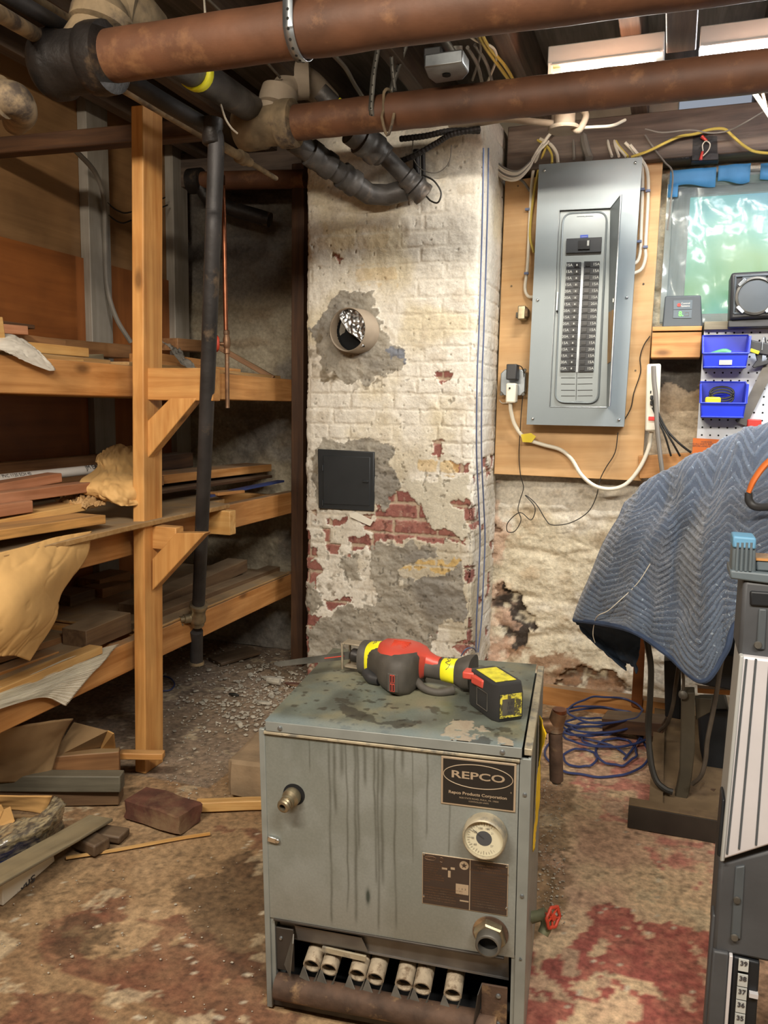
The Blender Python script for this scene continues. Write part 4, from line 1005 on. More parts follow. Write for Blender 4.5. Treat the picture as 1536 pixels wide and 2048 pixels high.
def longpipe(name, label, a, za, b_, zb, r, m, parts=(), group=None, bends=None, seg=20):
    p0 = at(*a, Y=za); p1 = at(*b_, Y=zb); d = (p1 - p0).normalized()
    t = thing(name, label, 'pipe', p0, group=group)
    MB().tube([p0, p0.lerp(p1, .33), p0.lerp(p1, .66), p1] + (bends or []), r, seg).build('pipe_body', m, parent=t, smooth=60)
    for f, l, k in parts:
        MB().lathe([(r, -l / 2), (r * k, -l / 2 + .004), (r * k, -l / 6), (r * (k - .08), -l / 8), (r * (k - .08), l / 8), (r * k, l / 6), (r * k, l / 2 - .004), (r, l / 2)], p0.lerp(p1, f), d, seg).build('coupling', m, parent=t, smooth=50)
    return t, p0, p1
PG = 'iron pipes running to the back wall'
longpipe('iron_pipe', 'thick grey pipe running back under the nearest drain pipe toward the second tee', (300, 85), 1.66, (570, 262), 2.74, .042, 'pipe_gray', (), PG)
longpipe('iron_pipe', 'grey pipe sloping back from the second tee to an elbow left on the chimney front', (585, 280), 2.47, (738, 388), 2.73, .036, 'pipe_gray', ((.35, .10, 1.25), (.72, .07, 1.25)), PG, bends=[at(775, 390, Y=2.76), at(812, 380, Y=2.77)])
longpipe('iron_pipe', 'grey pipe with yellow tape ring running from the upper elbow to the chimney front', (640, 182), 2.54, (848, 390), 2.76, .029, 'pipe_gray', ((.52, .10, 1.35), (.86, .05, 1.3), (.96, .05, 1.4)), PG)
longpipe('iron_pipe', 'wide grey coupling pipe half hidden behind the second drain pipe', (700, 262), 2.52, (762, 308), 2.62, .042, 'pipe_gray', ((.6, .08, 1.2),), PG)
longpipe('iron_pipe', 'dusty thin pipe running back just below the black one and ending in a small coupling', (190, 142), 1.62, (500, 325), 2.30, .0135, 'iron_dusty', ((.93, .04, 1.5),), PG)
longpipe('iron_pipe', 'thin dusty tube continuing to the brown cross pipe at the back', (500, 325), 2.30, (552, 357), 2.50, .008, 'iron_dusty', (), PG)
longpipe('iron_pipe', 'slim dark pipe with a light streak at the top left corner', (-40, -40), 1.30, (150, 68), 1.68, .017, 'pipe_steel', (), PG)
longpipe('iron_pipe', 'sandy pipe second from the top left corner with an old hanger', (-40, 5), 1.26, (110, 92), 1.66, .017, 'iron_dusty', (), PG)
longpipe('iron_pipe', 'dusty pale pipe at the very top left running under the joists', (20, -30), 1.5, (190, 72), 1.9, .013, 'iron_dusty', (), PG)
# black pipe that turns down and stands as the grey riser
t = thing('riser_pipe', 'dark iron pipe dropping past the rack to a brass valve near the floor', 'pipe', at(395, 1330, Y=2.32))
yA = 1.84
top = [at(222, 138, Y=1.66), at(262, 163, Y=1.70), at(330, 205, Y=1.76), at(400, 246, Y=1.84), at(424, 262, Y=1.855), at(432, 290, Y=yA + .02), at(428, 420, Y=yA + .02)]
low_ = [at(425, 500, Y=yA + .02), at(410, 900, Y=yA + .14), at(397, 1210, Y=yA + .38)]
MB().tube(top, [.021] * 6, 20, 6).build('horizontal_run', 'pipe_steel', parent=t, smooth=60)
MB().tube([top[-2]] + [top[-1]] + low_, [.0205] * 5, 22, 6).build('vertical_run', 'pipe_steel', parent=t, smooth=60)
e0 = top[3]; MB().lathe([(.021, -.03), (.028, -.028), (.028, -.01), (.025, 0), (.025, .03), (.021, .034)], top[4], (0, .0, -1), 20).build('elbow', 'iron_black', parent=t, smooth=50)
vb = at(397, 1212, Y=yA + .38); vb2 = at(393, 1262, Y=yA + .41)
d = (vb2 - vb).normalized()
mb = MB(); mb.lathe([(.0205, -.01), (.030, -.008), (.030, .006), (.026, .01), (.024, .03), (.028, .05), (.028, .058), (.024, .062), (.024, .075), (.0205, .08)], vb, d, 20)
c = vb.lerp(vb2, .45); mb.lathe([(.016, 0), (.016, .03), (.011, .032), (.011, .045)], c + V((-.012, -.01, 0)), (-.55, -.83, .0), 14)
mb.build('valve_body', 'brass', parent=t, smooth=50, label='brass drain valve')
MB().tube([c + V((-.03, -.035, .01)), c + V((-.036, -.045, -.008)), c + V((-.03, -.04, -.02))], .004, 8, 4).build('valve_handle', 'brass', parent=t)
MB().tube([vb2, at(393, 1326, Y=yA + .46)], .0215, 20).build('lower_run', 'pipe_steel', parent=t, smooth=60)
cp = at(393, 1322, Y=yA + .46); MB().lathe([(.0215, 0), (.026, .001), (.026, .012), (.0215, .013)], cp, (0, 0, -1), 20).build('end_cap', 'brass', parent=t)
# brown pipe crossing at the back
p0, p1 = at(392, 362, Y=3.0), at(612, 358, Y=3.0)
cpipe = thing('cross_pipe', 'brown drain pipe crossing horizontally at the back left of the chimney', 'pipe', p0)
MB().tube([p0, p0.lerp(p1, .5), p1], .036, 24).build('pipe_body', 'pipe_brown', parent=cpipe, smooth=60)
MB().lathe([(.036, -.03), (.05, -.028), (.05, .03), (.036, .035)], p0, (1, 0, 0), 24).build('hub', 'iron_black', parent=cpipe, smooth=50)
MB().tube([p0 + V((.02, 0, -.02)), at(430, 405, Y=3.02), at(540, 440, Y=3.06)], [.03, .03, .03], 18, 6).build('branch', 'iron_black', parent=cpipe, smooth=50)
# dark beam-like pipe across upper left
one(MB().bar(at(-80, 303, Y=2.07), at(420, 258, Y=2.07), .05, .05), 'cross_batten', 'dark_wood', 'dark reddish brown batten crossing from the left edge to the top of the post', 'batten', bevel=.004)
# copper supply pipe with red valve handle
cw = thing('copper_pipe', 'thin copper water pipe with a red handled valve hanging behind the grey riser', 'pipe', at(455, 815, Y=2.45))
Yc2 = 2.45
MB().tube([at(446, 372, Y=Yc2), at(448, 430, Y=Yc2), at(450, 560, Y=Yc2), at(452, 668, Y=Yc2)], .0075, 12).build('upper_run', 'copper', parent=cw)
MB().tube([at(454, 700, Y=Yc2), at(455, 816, Y=Yc2)], .0075, 12).build('lower_run', 'copper_dull', parent=cw)
a, b_ = at(453, 664, Y=Yc2), at(454, 712, Y=Yc2)
mb = MB(); mb.lathe([(.0075, -.006), (.011, -.004), (.011, .006), (.009, .01), (.013, .025), (.013, .045), (.009, .055), (.011, .06), (.011, .072), (.0075, .075)], a, (b_ - a), 14)
c = a.lerp(b_, .5); mb.lathe([(.007, 0), (.006, .03)], c, (-.75, -.65, 0), 10); mb.build('valve_body', 'copper_dull', parent=cw)
hc = c + V((-.75, -.65, 0)).normalized() * .034
ax = V((-.75, -.65, 0)).normalized(); aa = ax.orthogonal().normalized(); bb_ = ax.cross(aa)
mb = MB(); mb.tube([hc + aa * math.cos(i * PI / 8) * .022 * (1 + .1 * math.cos(i * 2)) + bb_ * math.sin(i * PI / 8) * .022 * (1 + .1 * math.cos(i * 2)) for i in range(16)], .006, 8, closed=True)
for k in range(4): mb.tube([hc, hc + aa * math.cos(k * PI / 2) * .02 + bb_ * math.sin(k * PI / 2) * .02], .004, 6)
mb.build('valve_handle', 'red_handle', parent=cw, smooth=50)
MB().tube([at(446, 373, Y=Yc2), at(446, 358, Y=Yc2 + .05), at(446, 352, Y=Yc2 + .3)], .0075, 10).build('top_bend', 'copper', parent=cw)
# yellow marks
one(MB().lathe([(.044, 0), (.0455, .002), (.0455, .03), (.044, .032)], at(386, 141, Y=1.897), at(570, 262, Y=2.74) - at(300, 85, Y=1.66), 24), 'caution_tape', 'saw_tape', 'yellow tape band on the grey pipe below the nearest drain pipe', 'tape')
one(MB().lathe([(.030, 0), (.031, .002), (.031, .016), (.030, .018)], at(668, 210, Y=2.57), at(848, 390, Y=2.76) - at(640, 182, Y=2.54), 24), 'caution_tape', 'saw_tape', 'yellow tape ring on the pipe coming out of the sandy elbow', 'tape')
# perforated hanger straps
def strap(label, path, w, holes_axis, m='galv', n=24):
    P = catmull(path, 8); mb = MB(); rows = []
    for i, p in enumerate(P):
        t = (P[min(i + 1, len(P) - 1)] - P[max(i - 1, 0)]).normalized(); sdir = (V(holes_axis) - t * t.dot(V(holes_axis))).normalized()
        rows.append([p - sdir * w / 2, p + sdir * w / 2])
    mb.grid(rows); t_ = tag(mb.build('hanger_strap', m, thick=.0015, smooth=60), label, 'strap', 'perforated pipe straps')
    mh = MB(); L = 0; last = 0
    for i in range(1, len(P)):
        L += (P[i] - P[i - 1]).length
        if L - last > .017:
            last = L; t = (P[i] - P[i - 1]).normalized(); sd = V(holes_axis); nn = t.cross(sd).normalized()
            for s_ in (1,):
                mh.lathe([(w * .14, -.0014), (w * .14, .0014)], P[i], nn, 10)
    o = MB(); inv = WM[t_.name]; mh.build('strap_holes', 'hole_dark', parent=t_)
    return t_
def ringpath(c, d, r, a0, a1, n=14):
    d = d.normalized(); u = V((0, 0, 1)); u = (u - d * u.dot(d)).normalized(); s_ = d.cross(u)
    return [c + u * math.cos(math.radians(a0 + (a1 - a0) * i / n)) * r + s_ * math.sin(math.radians(a0 + (a1 - a0) * i / n)) * r for i in range(n + 1)]
cx = at(600, 62, Y=Y1); rg = ringpath(cx, d1, R1 * 1.035, 60, -200)
strap('shiny perforated metal strap wrapped around the nearest drain pipe', [V((cx.x, Y1 - .05, 2.2))] + rg[::-1][9:] if False else [cx + V((0, -.056, .28)), cx + V((0, -.056, .1))] + [cx + V((0, -math.cos(math.radians(a)) * R1 * 1.04, -math.sin(math.radians(a)) * R1 * 1.04)) for a in range(0, 200, 20)] + [cx + V((0, .056, .28))], .022, d1)
cx = at(755, 222, Y=Y2)
strap('dull perforated strap looped under the second drain pipe, left leg of the hanger', [cx + V((.045, -.057, .28)), cx + V((.01, -.057, .1))] + [cx + V((0, -math.cos(math.radians(a)) * R2 * 1.05, -math.sin(math.radians(a)) * R2 * 1.05)) for a in range(0, 200, 20)] + [cx + V((.04, .057, .13)), cx + V((.10, .057, .28))], .016, d2, 'galv_dull')
strap('dull perforated strap hanging right of its twin above the second drain pipe', [at(782, 60, Y=2.40), at(784, 130, Y=2.40), at(790, 183, Y=2.42)], .012, d2, 'galv_dull')
# wire hook around pipe 2
cx = at(778, 220, Y=Y2); mb = MB()
mb.tube([cx + V((0, math.sin(math.radians(a)) * R2 * 1.08, math.cos(math.radians(a)) * R2 * 1.08)) for a in range(-60, 150, 15)][::-1] + [cx + V((0, -.05, -.02)), cx + V((.0, -.062, -.04)), cx + V((.012, -.06, -.085)), cx + V((.022, -.06, -.09)), cx + V((.03, -.055, -.06)), cx + V((.034, -.05, -.03))], .0045, 8, 2)
one(mb, 'pipe_hook', 'iron_dusty', 'bent rod hook wrapped over the second drain pipe with its tip hanging down', 'hook')
# vertical dark conduits against the chimney top
one(MB().tube([at(833, 300, Y=2.78), at(834, 360, Y=2.78), at(836, 385, Y=2.78)], .013, 12), 'conduit', 'pipe_steel', 'short dark conduit standing against the top of the chimney', 'conduit')
one(MB().tube([at(846, 300, Y=2.79), at(847, 362, Y=2.79)], .008, 12), 'conduit', 'pipe_steel', 'thinner dark conduit right beside the short one on the chimney top', 'conduit')
# ================================================================== boiler
BM = Matrix.Translation((-.6341, 1.2058, 0)) @ (Matrix.Rotation(.1011, 4, 'Z') @ Matrix.Rotation(.0362, 4, 'X') @ Matrix.Rotation(-.0116, 4, 'Y'))
BI = BM.inverted()
boiler = thing('boiler', 'small grey sheet-metal gas boiler casing standing in the foreground with its burner tubes exposed', 'boiler', M=BM)
def bl(px, py, x=None, y=None, z=None):
    o = BI @ V((0, 0, CAM_H)); e = BI @ at(px, py, Y=2.0); d = e - o
    t = (x - o.x) / d.x if x is not None else (y - o.y) / d.y if y is not None else (z - o.z) / d.z
    return o + d * t
def bp(mb, name, m, par=None, **kw): return mb.build(name, m, parent=par or boiler, local=True, **kw)
def bgrid(name, P, C, m):
    o = npgrid(name, P, C, m); o.parent = boiler; return o
m, nt, b = newmat('boiler_paint')
tc = nd(nt, 'ShaderNodeTexCoord').outputs['Object']
a = nd(nt, 'ShaderNodeAttribute', attribute_name='Col').outputs['Color']
n1 = nd(nt, 'ShaderNodeTexNoise', {'Vector': tc, 'Scale': 260., 'Detail': 3.}); cl = mixc(nt, 1., a, ramp(nt, n1.outputs[0], [(.3, g(.93)), (.7, g(1.05))]), 'MULTIPLY')
nt.links.new(cl, b.inputs['Base Color']); b.inputs['Roughness'].default_value = .42; b.inputs['Metallic'].default_value = .25
mat('boiler_sheet', '8c918d', .42, .25, var=.12, scale=14, col2='6c6a60', thr=(.6, .75), s2=9)
mat('boiler_strip', 'b0a68e', .5, .3, var=.2, scale=30, col2='7d7a70', thr=(.5, .62), s2=40)
mat('shield_metal', '7c7a78', .45, .5, var=.15, scale=20)
LL = lambda h: np.array(lin(h))
def facegrid():
    x = np.arange(.004, .4425, .0011); z = np.arange(.183, .5385, .0014)
    X, Z = np.meshgrid(x, z, indexing='ij'); C = np.zeros(X.shape + (3,)); C[:] = LL('8b908c')
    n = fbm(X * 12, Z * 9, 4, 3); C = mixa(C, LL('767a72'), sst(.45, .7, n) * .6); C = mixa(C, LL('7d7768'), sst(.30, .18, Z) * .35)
    rnd = random.Random(3)
    for xs, z1, w in ((.086, .475, .0012), (.121, .19, .0022), (.131, .40, .003), (.152, .22, .0016), (.167, .20, .0028), (.172, .34, .0022), (.202, .28, .002), (.208, .19, .0022), (.215, .28, .003), (.237, .2, .002), (.267, .33, .001), (.291, .38, .0016), (.25, .49, .003), (.183, .46, .003), (.33, .35, .0012), (.143, .47, .004)):
        wob = (fbm(Z * 14, Z * 0 + xs * 99, 3, 5) - .5) * .006
        d = np.abs(X - xs - wob); k = np.exp(-(d / w) ** 2) * sst(z1 - .01, z1 + .02, Z) * (.45 + .5 * fbm(Z * 30, Z * 0 + xs * 50, 2, 9))
        C = mixa(C, LL('565850'), np.clip(k, 0, .75))
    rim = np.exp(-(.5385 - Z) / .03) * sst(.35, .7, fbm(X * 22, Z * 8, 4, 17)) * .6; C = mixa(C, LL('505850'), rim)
    sc = np.exp(-((X - .1885) / .0035) ** 2 - ((Z - .255) / .013) ** 2); C = mixa(C, LL('2f3a34'), np.clip(sc * 1.4, 0, .9))
    Y = -(.0012 * np.exp(-((X - .22) / .2) ** 2)); return bgrid('front_panel', np.stack([X, Y - .002, Z], -1), C, 'boiler_paint')
facegrid()
# casing
bp(MB().bb(-.004, .003, .0, .39, .0, .540), 'side_panel', 'boiler_sheet', bevel=.001)
mb = MB(); mb.bb(.456, .461, -.002, .39, .0, .542); bp(mb, 'side_panel', 'boiler_sheet', bevel=.001)
mb = MB(); mb.bb(.443, .461, -.004, .002, .0, .541); bp(mb, 'corner_flange', 'boiler_sheet', bevel=.001)
mb = MB(); mb.bb(-.006, .0045, -.004, .004, .0, .544); bp(mb, 'corner_flange', 'boiler_sheet', bevel=.001)
bp(MB().bb(0, .458, .388, .392, .0, .54), 'back_panel', 'boiler_sheet')
bp(MB().bb(.004, .456, .002, .386, .186, .19), 'burner_ceiling', 'dark_steel')
bp(MB().bb(.004, .456, .12, .125, .0, .186), 'burner_back', 'soot_shade')
mb = MB(); mb.bb(.004, .456, .03, .386, .012, .018); bp(mb, 'base_pan', 'soot_shade')
# narrow front returns below the panel
mb = MB(); mb.bb(.004, .012, 0, .02, .02, .186); bp(mb, 'jamb', 'boiler_sheet'); mb = MB(); mb.bb(.437, .446, 0, .02, .0, .186); bp(mb, 'jamb', 'boiler_sheet')
# lid
def lid():
    x = np.arange(.006, .4475, .0017); y = np.arange(-.006, .388, .0017); X, Y = np.meshgrid(x, y, indexing='ij')
    C = np.zeros(X.shape + (3,)); C[:] = LL('6f776e'); n = fbm(X * 14, Y * 14, 5, 3); n2 = fbm(X * 60, Y * 60, 4, 8)
    C = mixa(C, LL('8a8468'), sst(.42, .7, n) * .7); C = mixa(C, LL('4d5048'), sst(.5, .7, fbm(X * 9, Y * 9, 4, 31)) * .7)
    C = mixa(C, LL('3a352c'), sst(.64, .7, n2) * .7); C = mixa(C, LL('8a9a9e'), sst(.04, .0, Y) * .6)
    def P(px, py): q = bl(px, py, z=.562); return (q.x, q.y)
    wx = X + (fbm(X * 50, Y * 50, 4, 5) - .5) * .03; wy = Y + (fbm(X * 50, Y * 50, 4, 15) - .5) * .03
    fl_ = inpoly(wx, wy, [P(880, 1482), P(895, 1440), (P(960, 1438)), P(975, 1470), P(940, 1488)]) | inpoly(wx, wy, [P(985, 1490), P(1000, 1472), P(1022, 1478), P(1020, 1496)])
    C = np.where((fl_ & (n2 > .42))[..., None], mixa(C, LL('b3a590'), .5 + .5 * n), C); Hh = np.where(fl_ & (n2 > .42), .0016, 0)
    bk = inpoly(wx, wy, [P(940, 1500), P(900, 1470), P(930, 1455), P(985, 1480), P(1010, 1500)]) | inpoly(wx, wy, [P(680, 1400), P(760, 1440), P(850, 1440), P(800, 1455), P(690, 1430)])
    C = np.where((bk & ~fl_)[..., None], mixa(C, LL('2f2a26'), .3 + .6 * n), C)
    return bgrid('lid', np.stack([X, Y, .5605 + Hh + (n - .5) * .001], -1), C, 'boiler_paint')
lid()
mb = MB(); mb.bb(.008, .446, -.0075, -.005, .543, .5605); bp(mb, 'lid_lip', 'boiler_sheet', bevel=.0008)
mb = MB(); mb.bar((.004, -.003, .5395), (.443, -.003, .5375), .009, .005); bp(mb, 'top_rail', 'boiler_strip', bevel=.001)
mb = MB(); mb.bar((.4555, -.002, .552), (.4555, .388, .552), .013, .012); bp(mb, 'edge_strip', 'boiler_strip', bevel=.0015, label='cream coloured worn edge strip')
for x, z in ((.035, .551), (.415, .551)): bp(MB().lathe([(.004, 0), (.004, .002), (.0015, .0035)], (x, -.0075, z), (0, -1, 0), 12), 'screw', 'galv')
for z in (.48, .30): bp(MB().lathe([(.0035, 0), (.003, .002), (.001, .003)], (.452, -.004, z), (0, -1, 0), 10), 'screw', 'galv')
bp(MB().lathe([(.003, 0), (.0025, .002), (.001, .003)], (.452, -.004, .185), (0, -1, 0), 3), 'screw', 'galv')
# latch
mb = MB(); mb.bar((.006, -.006, .340), (.022, -.006, .338), .004, .010); mb.lathe([(.0045, 0), (.0045, .004), (.002, .005)], (.024, -.004, .338), (0, -1, 0), 12); bp(mb, 'latch', 'chrome', bevel=.001)
# gas / relief fitting on the left
c = V((.056, -.002, .4285)); mb = MB(); mb.lathe([(.020, 0), (.020, .0012)], c + V((0, 0, 0)), (0, -1, 0), 28); bp(mb, 'port_hole', 'soot_shade')
mb = MB(); dd = V((-.18, -1, -.12)); mb.lathe([(.014, 0), (.016, .004), (.016, .014), (.011, .018), (.011, .022), (.0125, .023), (.0125, .026), (.0105, .027), (.012, .030), (.0105, .033), (.012, .036), (.0105, .039), (.0085, .040), (.006, .040), (.006, .02)], c, dd, 24); bp(mb, 'threaded_nipple', 'brass', smooth=30)
bp(MB().lathe([(.0058, .034), (.001, .033)], c, dd, 16, open_=True), 'nipple_bore', 'soot_shade')
# logo plate
px0, px1, pz0, pz1 = .3152, .4378, .4468, .5312
bp(MB().bb(px0, px1, -.0045, -.002, pz0, pz1), 'name_plate', 'plate_edge', bevel=.0006, label='black name plate with a pale metal border')
np_ = boiler.children[-1]
def sub(mb, name, m, par, **kw):
    o = mb.build(name, m, parent=boiler, local=True, **kw); o.parent = par; return o
sub(MB().bb(px0 + .0035, px1 - .0035, -.0051, -.0045, pz0 + .0035, pz1 - .0035), 'plate_field', 'plate_black', np_)
mb = MB(); cx_, cz_ = (px0 + px1) / 2 - .0005, pz0 + .055
E1 = [V((cx_ + math.cos(t) * .0565, -.0055, cz_ + math.sin(t) * .0205)) for t in [i * 2 * PI / 64 for i in range(64)]]; mb.tube(E1, .00075, 6, closed=True)
sub(mb, 'oval_ring', 'plate_edge', np_)
mb = MB(); mb.text('REPCO', (cx_, -.0052, cz_ + .0002), (1, 0, 0), (0, 0, 1), .0175, .0004, sx=1.62, bold=.00035); sub(mb, 'lettering', 'plate_edge', np_)
mb = MB(); mb.text('Repco Products Corporation', (cx_, -.0052, pz0 + .0235), (1, 0, 0), (0, 0, 1), .0072, .0004, sx=1.12, bold=.00018)
mb.text('3650 STATE ROAD, PHILA., PA. 19000', (cx_ + .002, -.0052, pz0 + .0155), (1, 0, 0), (0, 0, 1), .0038, .0004, sx=1.05); mb.text('CONTROLLED UNITS', (cx_ + .002, -.0052, pz0 + .0105), (1, 0, 0), (0, 0, 1), .0034, .0004, sx=1.)
mb.text('R', (px1 - .0075, -.0052, pz0 + .034), (1, 0, 0), (0, 0, 1), .004, .0004); sub(mb, 'small_lettering', 'plate_edge', np_)
# rating plate
ix0, ix1, iz0, iz1 = .2842, .4290, .2590, .3530
ip = bp(MB().bb(ix0, ix1, -.004, -.002, iz0, iz1), 'rating_plate', 'plate_edge', bevel=.0004, label='dark rating and lighting instruction plate')
xm = .3655
sub(MB().bb(ix0 + .0013, xm - .0008, -.0044, -.004, iz0 + .0013, iz1 - .0013), 'plate_field', 'plate_dark2', ip); sub(MB().bb(xm + .0008, ix1 - .0013, -.0044, -.004, iz0 + .0013, iz1 - .0013), 'plate_field', 'plate_dark2', ip)
mb = MB(); y_ = -.0045
mb.text('REPCO', (ix0 + .014, y_, iz1 - .0075), (1, 0, 0), (0, 0, 1), .0045, .0002, sx=1.3); mb.tube([V((ix0 + .014 + math.cos(t) * .0105, y_ - .0002, iz1 - .0075 + math.sin(t) * .0034)) for t in [i * PI / 16 for i in range(32)]], .0002, 4, closed=True)
for cx2 in (.033, ): mb.tube([V((ix0 + cx2 + math.cos(t) * .004, y_ - .0002, iz1 - .008 + math.sin(t) * .004)) for t in [i * PI / 10 for i in range(20)]], .0003, 4, closed=True); mb.text('H', (ix0 + cx2, y_, iz1 - .008), (1, 0, 0), (0, 0, 1), .005, .0002)
lns = ['CAST IRON BOILER', 'MAXIMUM W.P. WATER 30', 'MINIMUM RELIEF VALVE', 'FOR NAT. GAS', 'TYPE OF GAS', 'INPUT BTU PER HR', 'OUTPUT BTU PER HR', 'MANIFOLD PRESSURE', 'SERIAL']
for i, s_ in enumerate(lns): mb.text(s_, (ix0 + .003, y_, iz1 - .0165 - i * .0042), (1, 0, 0), (0, 0, 1), .0036, .0002, align='LEFT')
for i, s_ in enumerate(['FOR INSTALLATION ON NON-COMBUSTIBLE', 'FLOORING ONLY. MINIMUM CLEARANCE TO', 'COMBUSTIBLE CONSTRUCTION SIDES 6 IN', 'REAR 6 IN, FRONT 18 IN, TOP 24 IN', 'FLUE PIPE 9 IN. THIS BOILER EQUIPPED', 'FOR ALTITUDES UP TO 2000 FT ONLY']): mb.text(s_, (ix0 + .004, y_, iz0 + .033 - i * .0048), (1, 0, 0), (0, 0, 1), .0032, .0002, align='LEFT')
for i, s_ in enumerate(['LIGHTING INSTRUCTIONS', 'FOR MODELS USING', 'MANUAL OFF PRESSURE CONTROL']): mb.text(s_, ((xm + ix1) / 2, y_, iz1 - .008 - i * .0052), (1, 0, 0), (0, 0, 1), .0042, .0002)
for i in range(13): mb.text(['TURN GAS COCK OFF AND WAIT FIVE MINUTES', 'TURN THE THERMOSTAT TO LOWEST SETTING', 'OPEN PILOT COCK AND LIGHT THE PILOT', 'HOLD THE BUTTON DOWN FOR ONE MINUTE'][i % 4], (xm + .004, y_, iz1 - .026 - i * .0048), (1, 0, 0), (0, 0, 1), .003, .0002, align='LEFT', sx=.85)
sub(mb, 'fine_print', 'copper_dull', ip)
mb = MB(); mb.bb(.342, .3635, -.0047, -.0044, .287, .3055); mb.bb(.318, .327, -.0047, -.0044, .328, .3315); mb.bb(.333, .340, -.0047, -.0044, .330, .334); mb.bb(.3285, .333, -.0047, -.0044, .315, .327); mb.bb(.349, .364, -.0047, -.0044, .274, .2765)
mb.lathe([(.0078, 0), (.0078, .0003)], (.3555, -.0044, iz1 - .0125), (0, -1, 0), 28); sub(mb, 'pale_fields', 'plate_edge', ip)
mb = MB(); st_ = []
for k in range(10): rr_ = .0055 if k % 2 == 0 else .0022; an = PI / 2 + k * PI / 5; st_.append(V((.3555 + math.cos(an) * rr_, -.0049, iz1 - .0125 + math.sin(an) * rr_)))
mb.prism(st_[::-1], (0, -.0001, 0)); mb.text('1   2   3', (.3528, -.0049, .297), (1, 0, 0), (0, 0, 1), .004, .0001); sub(mb, 'star_emblem', 'plate_dark2', ip)
for x, z in ((ix0 + .003, iz1 - .002), (ix0 + .003, iz0 + .014), (ix1 - .003, iz1 - .004), (ix1 - .002, iz0 + .015)): sub(MB().lathe([(.0022, 0), (.0018, .001), (.0006, .0016)], (x, -.0042, z), (0, -1, 0), 10), 'rivet', 'chrome', ip)
# gauge
gc_ = V((.3905, -.002, .404)); gd = V((-.05, -1, .0)).normalized()
gg = bp(MB().lathe([(.036, 0), (.036, .018), (.0345, .024), (.0325, .025), (.0315, .022), (.0315, .019)], gc_, gd, 40, open_=True), 'gauge', 'copper_dull', smooth=50, label='round dial gauge')
gg.data.materials.clear(); gg.data.materials.append(MATS['boiler_strip'])
sub(MB().lathe([(.0315, .0185), (.0001, .0186)], gc_, gd, 40, open_=True), 'dial_face', 'gauge_face', gg)
sub(MB().lathe([(.013, .0188), (.0001, .0189)], gc_, gd, 32, open_=True), 'dial_centre', 'tool_dark', gg)
mb = MB(); fc = gc_ + gd * .0192
for k in range(36):
    an = k * PI / 18; q = V((math.cos(an), 0, math.sin(an))); L0 = .024 if k % 3 else .022; mb.bar(fc + q * L0, fc + q * .028, .0004, .0004, up=(0, 1, 0))
for k, s_ in enumerate(['60', '90', '120', '150', '180', '210', '240', '270']): an = math.radians(220 - k * 37); mb.text(s_, fc + V((math.cos(an) * .0185, 0, math.sin(an) * .0185)), (1, 0, 0), (0, 0, 1), .005, .0001)
mb.bar(fc + V((-.018, -.0005, .014)), fc + V((0, -.0005, 0)), .0008, .0004, up=(0, 1, 0)); sub(mb, 'dial_marks', 'ink', gg)
# big brass union at lower right
c = V((.4015, -.002, .2235)); dd = V((-.02, -1, -.03)).normalized()
un = bp(MB().lathe([(.030, 0), (.030, .003)], c, dd, 36), 'union_plate', 'rust')
mb = MB(); mb.lathe([(.0275, .003), (.0275, .016), (.025, .019)], c, dd, 6); sub(mb, 'hex_nut', 'brass', un, smooth=20)
mb = MB(); mb.lathe([(.021, .018), (.021, .034), (.019, .036), (.0165, .036), (.0165, .01)], c, dd, 32, open_=True); sub(mb, 'pipe_end', 'galv_dull', un, smooth=50)
sub(MB().lathe([(.0164, .02), (.0001, .019)], c, dd, 24, open_=True), 'pipe_bore', 'soot_shade', un)
# heat shield above the burners
mb = MB(); mb.prism([V((.018, .004, .184)), V((.432, .004, .184)), V((.432, .022, .123)), V((.018, .022, .131))], (0, .0015, 0)); bp(mb, 'heat_shield', 'shield_metal')
mb = MB(); mb.bar((.012, -.001, .1815), (.425, -.001, .1800), .010, .004); bp(mb, 'drip_edge', 'dark_steel', bevel=.001)
mb = MB(); mb.prism([V((.05, .001, .172)), V((.175, .001, .170)), V((.183, .016, .131)), V((.05, .016, .133))], (0, .0012, 0)); bp(mb, 'shield_patch', 'shield_metal')
mb = MB(); mb.bar((.098, .012, .126), (.180, .012, .1215), .004, .011); bp(mb, 'white_tag', 'boiler_strip', bevel=.0005, label='pale metal tag hooked over the shield edge')
mb = MB(); mb.bar((.020, .024, .130), (.432, .024, .122), .006, .004); bp(mb, 'shield_hem', 'shield_metal')
